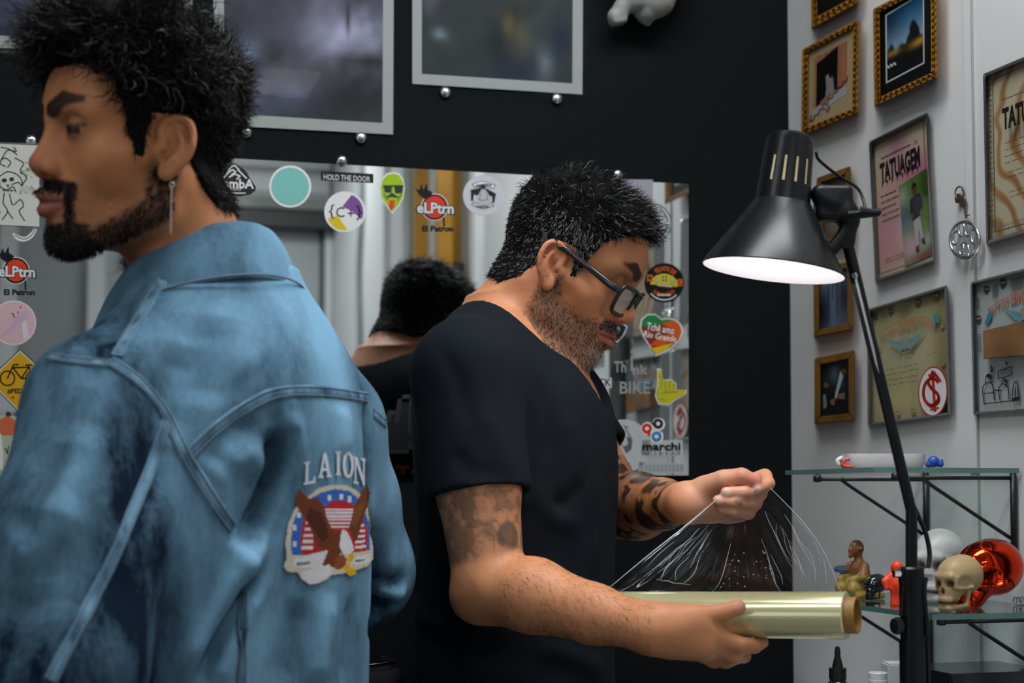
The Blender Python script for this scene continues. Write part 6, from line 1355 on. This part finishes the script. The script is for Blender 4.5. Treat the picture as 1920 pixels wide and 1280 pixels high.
# earring
er = thing('earring', 'thin chain earring in the left ear of the curly-haired man', 'earring', W(322, 342, 1.455)); M_sil = mat('rose silver', (.72, .58, .50), .25, metal=1.)
b = MB(); b.tube([W(322+4*math.sin(t), 346+5*math.cos(t), 1.452) for t in np.linspace(0, 6.28, 14, endpoint=False)], .0005, 6, closed=True); b.build('hoop', M_sil, er, smooth=True)
for i in range(15):
    b = MB(); c = W(321.5-.1*i, 353+i*5.9, 1.452); a = (i % 2)*math.pi/2; b.tube([c+np.array([math.cos(a)*.0007*math.cos(t), math.sin(a)*.0007*math.cos(t), .0018*math.sin(t)]) for t in np.linspace(0, 6.28, 10, endpoint=False)], .0003, 5, closed=True); b.build('chain_link', M_sil, er, smooth=True)
# ------- denim jacket
def denim(name, light, dark, sc1=9):
    m = bpy.data.materials.new(name); m.use_nodes = True; nt = m.node_tree; b = nt.nodes['Principled BSDF']; N = nt.nodes.new; lk = nt.links.new
    b.inputs['Roughness'].default_value = .9; b.inputs['Specular IOR Level'].default_value = .15
    tc = N('ShaderNodeTexCoord'); mp = N('ShaderNodeMapping'); mp.inputs['Scale'].default_value = (1, 1, .45); lk(tc.outputs['Object'], mp.inputs[0])
    n1 = N('ShaderNodeTexNoise'); n1.inputs['Scale'].default_value = sc1; n1.inputs['Detail'].default_value = 6; n1.inputs['Roughness'].default_value = .55; lk(mp.outputs[0], n1.inputs['Vector'])
    n2 = N('ShaderNodeTexNoise'); n2.inputs['Scale'].default_value = 240; n2.inputs['Detail'].default_value = 2; lk(mp.outputs[0], n2.inputs['Vector'])
    a = N('ShaderNodeAttribute'); a.attribute_name = 'Col'
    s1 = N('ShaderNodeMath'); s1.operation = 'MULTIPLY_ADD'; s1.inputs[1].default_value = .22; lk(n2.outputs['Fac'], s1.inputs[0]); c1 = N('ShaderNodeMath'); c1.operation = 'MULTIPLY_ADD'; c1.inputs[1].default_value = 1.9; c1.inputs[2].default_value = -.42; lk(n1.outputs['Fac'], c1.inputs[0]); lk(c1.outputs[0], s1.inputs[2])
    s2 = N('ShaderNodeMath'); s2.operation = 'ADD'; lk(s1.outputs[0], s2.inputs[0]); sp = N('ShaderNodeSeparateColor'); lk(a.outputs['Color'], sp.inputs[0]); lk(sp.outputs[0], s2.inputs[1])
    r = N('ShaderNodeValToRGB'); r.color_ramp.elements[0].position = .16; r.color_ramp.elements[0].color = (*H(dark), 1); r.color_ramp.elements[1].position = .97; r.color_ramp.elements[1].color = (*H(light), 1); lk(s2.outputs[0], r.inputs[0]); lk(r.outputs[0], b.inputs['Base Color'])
    bp = N('ShaderNodeBump'); bp.inputs['Strength'].default_value = .3; bp.inputs['Distance'].default_value = .0006; lk(n2.outputs['Fac'], bp.inputs['Height']); lk(bp.outputs[0], b.inputs['Normal']); return m
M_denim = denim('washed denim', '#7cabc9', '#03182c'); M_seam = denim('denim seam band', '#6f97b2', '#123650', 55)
V_ = Vol((-.66, 1.18, .70), (.02, 1.95, 1.54), .0040)
V_.u(column(TA, [.72]+AZ, [0]+AC, 0, [.13]+AX, [.185]+AY), .01)
sL, sR = TA(-.01, .152, 1.330), TA(-.01, -.146, 1.325); eL, eR = W(110, 1265, 1.375), W(664, 1075, 1.80); wL, wR = TA(.22, .20, .93), TA(.20, -.12, 1.06)
for g, s_, e_ in ((1, sL, eL), (-1, sR, eR)):
    V_.u(cone(TA(-.012, g*.07, 1.385), s_, .058, .064), .05)
VS = Vol((-.66, 1.18, .70), (.02, 1.95, 1.54), .0040)
chain(VS, [sL, sL*.5+eL*.5, eL], [.066, .077, .070], .02); chain(VS, [eL, wL], [.068, .05], .03); chain(VS, [sR, sR*.5+eR*.5, eR], [.062, .064, .060], .02); chain(VS, [eR, wR], [.062, .048], .03)
V_.merge(VS, .022); V_.s_(ell(TA(.01, 0, 1.50), (.072, .072, .05), TA.R), .006)
v, q = V_.mesh(2)
folds = [([(215, 655), (265, 560), (330, 480)], .002, .010), ([(345, 640), (325, 730), (318, 830)], -.007, .020), ([(305, 790), (275, 900), (230, 1010)], -.007, .018),
         ([(520, 800), (530, 860), (505, 950), (450, 1040)], -.022, .016), ([(470, 770), (430, 830), (400, 880)], -.005, .02), ([(548, 770), (552, 850), (524, 940), (484, 1020), (458, 1085)], .013, .010),
         ([(445, 1010), (452, 1060), (430, 1120), (380, 1210), (345, 1280)], .014, .010), ([(475, 1075), (440, 1130), (400, 1200), (370, 1280)], -.016, .010), ([(500, 1080), (450, 1160), (420, 1240), (400, 1290)], .007, .009),
         ([(690, 760), (694, 900), (700, 1050), (694, 1180)], -.018, .010), ([(640, 760), (650, 850)], .003, .02), ([(705, 1085), (735, 1092), (758, 1086)], -.010, .010), ([(700, 1135), (718, 1140), (735, 1135)], -.012, .012), ([(705, 1110), (735, 1112), (760, 1105)], .006, .010),
         ([(180, 800), (120, 900), (60, 1000)], .007, .018), ([(120, 830), (70, 930), (20, 1010)], -.006, .018), ([(150, 930), (90, 1010), (20, 1070)], .005, .016), ([(260, 560), (200, 640), (150, 720)], -.004, .016), ([(420, 560), (440, 650), (480, 700)], .004, .03), ([(390, 590), (385, 680), (375, 760)], -.005, .025),
         ([(560, 1120), (545, 1200), (530, 1290)], -.006, .014), ([(620, 1110), (600, 1200), (590, 1290)], .006, .016), ([(660, 1110), (655, 1200), (645, 1290)], -.005, .012), ([(60, 1090), (40, 1180), (-20, 1260)], -.006, .02), ([(420, 880), (470, 850), (500, 900)], .006, .014)]
folds = [(p, a*1.5, w) for p, a, w in folds]; v0 = v; v = apply_folds(v, q, folds); nn = vnoise(v, 11, 4)-.5; v = v+normals(v, q)*(.006*nn)[:, None]
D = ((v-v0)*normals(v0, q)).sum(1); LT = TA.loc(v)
wear_and_shade = .12*sstep(.001, .008, D)-.06*sstep(-.001, -.008, D)+.20*sstep(1.36, 1.44, v[:, 2])+.10*sstep(.02, -.10, LT[:, 0])*sstep(.12, -.02, LT[:, 1])-.30*sstep(.06, .16, LT[:, 1])-.06  # fold wear, plus painted light on top and back, painted shade on left sleeve
jk = link('denim_jacket', npmesh('denim_jacket', v, q, col=np.stack([wear_and_shade, wear_and_shade, wear_and_shade], 1)), M_denim, manA, 'washed light blue denim jacket'); bj = bvh_of(v, q); vJ, qJ = v, q
def wattr(o, w=.1): setcol(o.data, np.full((len(o.data.vertices), 3), w))
def seam(path, w=.013, th=.0014, wv=-.04, stitch=True, n=7):
    h = px_fold(bj, path, n)
    if len(h) < 3: return
    o = ribbon('seam', h, w, th, M_seam, jk); wattr(o, wv)
    if stitch:
        for sd in (-.30, .30):
            hs = []
            for i in range(len(h)):
                a, b = h[max(i-1, 0)][0], h[min(i+1, len(h)-1)][0]; S = nz(np.cross(h[i][1], b-a)); hs.append((h[i][0]+S*w*sd+h[i][1]*th, h[i][1]))
            so = ribbon('stitching', hs, .0013, .0006, M_stitch, o)
M_stitch = mat('pale stitching thread', (.13, .18, .22), .8)
seam([(332, 482), (292, 545), (258, 600), (218, 668)]); seam([(92, 668), (140, 676), (205, 682)], .010); seam([(205, 676), (260, 715), (305, 768), (345, 848), (395, 930), (436, 990)], .013)
seam([(352, 856), (400, 808), (460, 765), (520, 737), (600, 734), (688, 745)], .013); seam([(312, 790), (285, 870), (252, 950), (215, 1040), (160, 1150), (95, 1275)], .012)
seam([(458, 1110), (454, 1190), (452, 1285)], .012); seam([(700, 775), (730, 800), (752, 818)], .012); 
# collar, folded over
nseg = 46; R_top, R_bot = [], []
def ring(th):
    c, s = math.cos(th), math.sin(th); bk = .5-.5*c       # 0 in front, 1 at the back
    top = TA(.066*c+.014, .070*s+.012, 1.440+.074*bk); mid = TA(.076*c+.012, .080*s+.012, 1.444+.076*bk); bot = TA(.100*c+.008, .102*s+.012, 1.388+.070*bk); inn = TA(.062*c+.014, .066*s+.012, 1.40+.04*bk)
    return [inn, top, mid, bot]
rows = [ring(t) for t in np.linspace(math.radians(38), math.radians(322), nseg)]
for i, r in enumerate(rows):                             # points of the collar at both front ends
    k = max(0, 1-min(i, nseg-1-i)/7); r[3] = r[3]+TA.R @ np.array([.03*k, 0, -.02*k])
th_ = .0045; Vc = []
for r in rows:
    prof = []
    for j in range(4):
        prof.append(r[j])
    nrm = [nz(np.cross(TA.R[:, 2], r[1]-r[0]+1e-6)) for _ in r]
    ctr = TA(0, 0, r[0][2]); od = nz((r[3]-ctr)*np.array([1, 1, 0])); out = [r[0]-od*th_*.2, r[1]+np.array([0, 0, .002]), r[2]+np.array([0, 0, .0015])+od*.001, (r[2]+r[3])/2+od*.004+np.array([0, 0, .004]), r[3]+od*.001, r[3]-od*.004-np.array([0, 0, .001]), (r[2]+r[3])/2-od*.003, r[2]-od*.004-np.array([0, 0, .005])]
    Vc += out
m_ = 8; Qc = np.array([[i*m_+k, i*m_+(k+1) % m_, (i+1)*m_+(k+1) % m_, (i+1)*m_+k] for i in range(nseg-1) for k in range(m_)])
co = link('collar', npmesh('collar', np.array(Vc), Qc), M_denim, jk); wattr(co, .12); sub = co.modifiers.new('smooth', 'SUBSURF'); sub.levels = 1; sub.render_levels = 2
ed = MB(); ed.tube(spline([rows[i][3]+nz((rows[i][3]-TA(0, 0, rows[i][3][2])))*.003+np.array([0, 0, .004]) for i in range(0, nseg, 3)], 4), .0011, 6); o = ed.build('stitching', M_stitch, co, smooth=True)
# embroidered eagle patch: coloured stitch cells laid on the cloth
PT = []
def PP(col, *pts): PT.append((H(col), [np.array(p, float) for p in pts]))
def sc(L): return [(500+x*240/1024, 820+y*300/1280) for x, y in L]      # coordinates of an enlarged view
cream, blue, red, wh, br, br2, yl = '#c9c0ae', '#2f66b4', '#b3262c', '#d4d6da', '#6b3a20', '#4d2616', '#d6a81c'
PP(cream, *sc([(320, 470), (400, 405), (500, 378), (620, 382), (690, 415), (745, 470), (800, 580), (830, 700), (835, 900), (840, 960), (790, 1030), (640, 1080), (500, 1100), (470, 1130), (400, 1165), (330, 1175), (265, 1130), (240, 1080), (150, 1070), (125, 1030), (150, 960), (140, 850), (165, 690), (215, 570)]))
PP(blue, *sc([(330, 490), (420, 440), (530, 410), (640, 425), (710, 480), (770, 590), (805, 700), (810, 900), (190, 940), (180, 850), (195, 700), (235, 590)]))
PP(red, *sc([(430, 560), (520, 505), (600, 500), (690, 540), (755, 650), (795, 760), (780, 910), (270, 940), (255, 830), (275, 660)]))
for k in range(6): PP(wh, *sc([(445+4*k, 565+28*k), (680-5*k, 565+28*k), (675-5*k, 582+28*k), (448+4*k, 582+28*k)]))
for k in range(5): PP(wh, *sc([(300-8*k, 668+50*k), (360, 668+50*k), (360, 694+50*k), (296-8*k, 694+50*k)])); PP(wh, *sc([(690, 700+42*k), (765+3*k, 690+42*k), (765+3*k, 712+42*k), (690, 722+42*k)]))
for x, y in ((490, 480), (580, 475), (650, 490), (215, 720), (215, 850), (250, 620)): PP(wh, *sc([(x-14, y-22), (x+14, y-22), (x+14, y+24), (x-14, y+24)]))
PP(wh, *sc([(200, 970), (340, 930), (480, 900), (470, 1000), (400, 1050), (210, 1030)])); PP(wh, *sc([(660, 960), (810, 930), (820, 990), (690, 1020)]))
PP(br, *sc([(245, 395), (275, 440), (330, 490), (400, 480), (450, 560), (465, 640), (500, 720), (540, 760), (520, 880), (430, 900), (390, 860), (350, 760), (300, 660), (250, 590), (222, 520)]))
PP(br2, *sc([(330, 560), (420, 600), (470, 720), (480, 800), (430, 840), (380, 760), (300, 640)])); PP(br, *sc([(795, 365), (812, 440), (800, 520), (770, 600), (745, 680), (720, 780), (690, 840), (640, 720), (670, 640), (685, 540), (720, 480)]))
PP('#7d4a28', *sc([(700, 540), (770, 520), (740, 620), (690, 720), (660, 680)])); PP(br, *sc([(490, 760), (570, 740), (600, 860), (560, 960), (540, 1040), (430, 1020), (470, 920)])); PP('#8a4a28', *sc([(540, 960), (590, 930), (625, 970), (615, 1020), (580, 1050), (540, 1060), (520, 1010)]))
PP('#dcdde0', *sc([(590, 730), (625, 750), (660, 820), (685, 900), (650, 935), (600, 930), (570, 880), (572, 800)])); PP('#d7d8da', *sc([(260, 1080), (400, 1040), (490, 1010), (500, 1090), (460, 1120), (400, 1160), (330, 1170), (280, 1130)]))
PP(yl, *sc([(670, 910), (685, 960), (665, 990), (640, 1000), (655, 1040), (700, 1050), (700, 1090), (650, 1110), (620, 1080), (595, 1040), (630, 1000), (640, 940)])); PP('#70747a', *sc([(225, 1000), (330, 990), (335, 1010), (230, 1025)])); PP('#70747a', *sc([(690, 975), (765, 970), (765, 990), (695, 995)]))
def lay_cells(name, groups, step, off, m, parent, label=None):
    allp = np.concatenate([np.array(p) for _, ps in groups for p in [ps]]); x0, y0 = allp.min(0)-step; x1, y1 = allp.max(0)+step
    xs, ys = np.arange(x0, x1, step), np.arange(y0, y1, step); X, Y = np.meshgrid(xs+step/2, ys+step/2); col = np.zeros(X.shape+(3,)); on = np.zeros(X.shape, bool)
    for c, ps in groups:
        ins = np.zeros(X.shape, bool); n = len(ps)
        for i in range(n):
            (ax, ay), (bx, by) = ps[i], ps[(i+1) % n]
            if ay == by: continue
            cr = ((ay > Y) != (by > Y)) & (X < (bx-ax)*(Y-ay)/(by-ay)+ax); ins ^= cr
        on |= ins; col[ins] = c
    mb = MB(); cache = {}
    r = np.random.default_rng(3)
    def pt(i, j):
        if (i, j) not in cache:
            h = bj.ray_cast(Vector(EYE), Vector(ray(x0+i*step, y0+j*step))); cache[(i, j)] = None if h[0] is None else np.array(h[0])+np.array(h[1])*off
        return cache[(i, j)]
    V, F, C = [], [], []
    for j in range(on.shape[0]):
        for i in range(on.shape[1]):
            if not on[j, i]: continue
            q = [pt(i, j), pt(i+1, j), pt(i+1, j+1), pt(i, j+1)]
            if any(p is None for p in q): continue
            n = len(V); V += q; F.append((n, n+1, n+2, n+3)); C += [col[j, i]*(.86+.28*r.random())]*4
    me = bpy.data.meshes.new(name); me.from_pydata([tuple(p) for p in V], [], F); setcol(me, np.array(C)); return link(name, me, m, parent, label)
M_emb = mat('embroidery thread', (1, 1, 1), .75, attr=True, spec=.2)
pt_ = lay_cells('eagle_patch', PT, 1.7, .0022, M_emb, jk, 'embroidered eagle patch with stars and stripes')
def letter_polys():
    out = []; strokes_ = {'L': [[(0, 0), (.55, 0), (.55, .07), (.36, .1), (.36, .9), (.5, .93), (.5, 1), (0, 1), (0, .93), (.14, .9), (.14, .1), (0, .07)][:0] or [(0, 1), (.5, 1), (.5, .93), (.36, .9), (.36, .1), (.72, .12), (.86, .34), (.95, .34), (.92, 0), (0, 0), (0, .07), (.14, .1), (.14, .9), (0, .93)]],
        'A': [[(.40, 1), (.60, 1), (.90, .09), (1, .07), (1, 0), (.58, 0), (.58, .07), (.68, .09), (.62, .28), (.34, .28), (.28, .09), (.38, .07), (.38, 0), (0, 0), (0, .07), (.10, .09)], [(.37, .38), (.59, .38), (.48, .74)]],
        'I': [[(.2, 1), (.8, 1), (.8, .93), (.64, .9), (.64, .1), (.8, .07), (.8, 0), (.2, 0), (.2, .07), (.36, .1), (.36, .9), (.2, .93)]],
        'O': [[(.5+.5*math.cos(t), .5+.52*math.sin(t)) for t in np.linspace(0, 6.28, 24, endpoint=False)], [(.5+.24*math.cos(t), .5+.40*math.sin(t)) for t in np.linspace(0, 6.28, 20, endpoint=False)]],
        'N': [[(0, 1), (.30, 1), (.74, .34), (.74, .9), (.62, .93), (.62, 1), (1, 1), (1, .93), (.88, .9), (.88, 0), (.74, 0), (.24, .74), (.24, .1), (.38, .07), (.38, 0), (0, 0), (0, .07), (.12, .1), (.12, .9), (0, .93)]]}
    boxes = [('L', 566, 864, 590, 907, -.12), ('A', 593, 849, 619, 895, -.08), ('I', 622, 845, 640, 891, .0), ('O', 639, 847, 660, 895, .06), ('N', 659, 858, 683, 908, .16)]
    for ch, xa, ya, xb, yb, lean in boxes:
        ps = strokes_[ch]; f = lambda p: (xa+(xb-xa)*p[0]+lean*(.5-p[1])*(yb-ya)*-1*0+lean*(p[1]-.5)*-(yb-ya)*-.0, yb+(ya-yb)*p[1]+lean*(p[0]-.5)*(xb-xa)*1.2)
        out.append((ch, [[f(p) for p in s] for s in ps]))
    return out
for ch, ps in letter_polys():
    poly = list(ps[0])
    if len(ps) > 1: poly = poly+[poly[0]]+[ps[1][0]]+list(ps[1][::-1])+[ps[1][0]][:0]
    lay_cells('embroidered_letter', [(H('#cfd5da'), [np.array(p) for p in poly])], 1.3, .0022, M_emb, jk)
# trousers and shoes
M_jean = mat('dark grey trousers', (.03, .034, .04), .85, noise=(10, .3))
V_ = Vol((-.60, 1.25, .03), (.05, 1.95, .86), .006); V_.u(column(TA, [.72, .78, .84], 0, 0, [.122, .120, .118], [.165, .162, .16]), .01)
for g in (-1, 1): chain(V_, [TA(0, g*.085, .78), TA(.02, g*.095, .46), TA(-.01, g*.10, .07)], [.088, .066, .058], .04)
v, q = V_.mesh(1); link('trousers', npmesh('trousers', v, q), M_jean, manA)
for g in (-1, 1): shoe('shoe', TA(.15, g*.115, 0), TA(-.03, g*.10, 0), mat('white trainers', (.5, .5, .5), .5), manA)
# hands of the jacket man, below the picture's edge
for g, e_, w_ in ((1, eL, wL), (-1, eR, wR)):
    d = nz(w_-e_); c = w_+d*.03; V_ = Vol(c-.16, c+.16, .0035); chain(V_, [w_-d*.02, w_+d*.06], [.027, .03], .01)
    sd = nz(np.cross(d, [0, 0, 1]))
    for k in range(4): o_ = (k-1.5)*.018; a = w_+d*.07+sd*o_; chain(V_, [a, a+d*.035-[0, 0, .012], a+d*.05-[0, 0, .035]], [.0095, .0085, .0075], .004)
    a = w_+d*.02+sd*.03*g; chain(V_, [a, a+d*.03+sd*.018*g, a+d*.055+sd*.018*g-[0, 0, .01]], [.012, .010, .008], .008)
    v, q = V_.mesh(1); link('hand', npmesh('hand', v, q, col=np.tile(lin((176, 108, 70)), (len(v), 1))), M_skin, manA)
# black chair between the two men, only its rim in view
cc = W(700, 1290, 1.97); cc[0] = -.245; ch = thing('chair', 'black padded chair with chrome rim between the two men', 'chair', (cc[0], cc[1], 0))
r0 = .115; cx = cc+np.array([-.045, .02, 0]); zt_ = W(700, 1249, 1.93)[2]
def arc(rr, z, a0=200, a1=395, n=28): return [cx+np.array([rr*1.25*math.cos(t), rr*math.sin(t)*.9, 0])*1.0+np.array([0, 0, z-cx[2]]) for t in np.radians(np.linspace(a0, a1, n))]
b = MB(); b.tube(arc(r0, zt_), .0028, 8); b.build('chrome_rim', M_chrome, ch, smooth=True)
V_ = Vol(cx-[.24, .22, .42], cx+[.24, .22, .10], .005); P = arc(r0-.002, zt_-.022); chain(V_, P, [.014]*len(P), .004); P = arc(r0-.002, zt_-.10); chain(V_, P, [.016]*len(P), .004)
for k in range(6): P2 = arc(r0-.002, zt_-.022-.016*k); chain(V_, P2, [.012]*len(P2), .006)
M_vin = mat('black vinyl', (.03, .032, .034), .22, coat=.5); v, q = V_.mesh(1); link('backrest', npmesh('backrest', v, q), M_vin, ch)
b = MB(); sc_ = np.array([cx[0], cx[1], .50]); b.lathe(sc_, (0, 0, 1), [(-.03, .0005), (-.03, .14), (-.01, .155), (.02, .15), (.035, .12), (.04, .0005)], 40); b.build('seat', M_vin, ch, smooth=True)
b = MB(); b.tube([sc_-[0, 0, .03], sc_*[1, 1, 0]+[0, 0, .06]], .022, 16); b.build('pedestal', M_chrome, ch, smooth=True)
b = MB(); b.lathe(sc_*[1, 1, 0]+[0, 0, .0005], (0, 0, 1), [(0, .0005), (0, .16), (.015, .16), (.03, .14), (.055, .03), (.06, .0005)], 40); b.build('foot_plate', M_chrome, ch, smooth=True)
for t in (235, 305): p1, p2 = arc(r0, zt_-.10, t, t+1, 2)[0], None; b = MB(); b.tube([p1, np.array([p1[0], p1[1], .50])], .009, 10); b.build('back_post', M_chrome, ch, smooth=True)
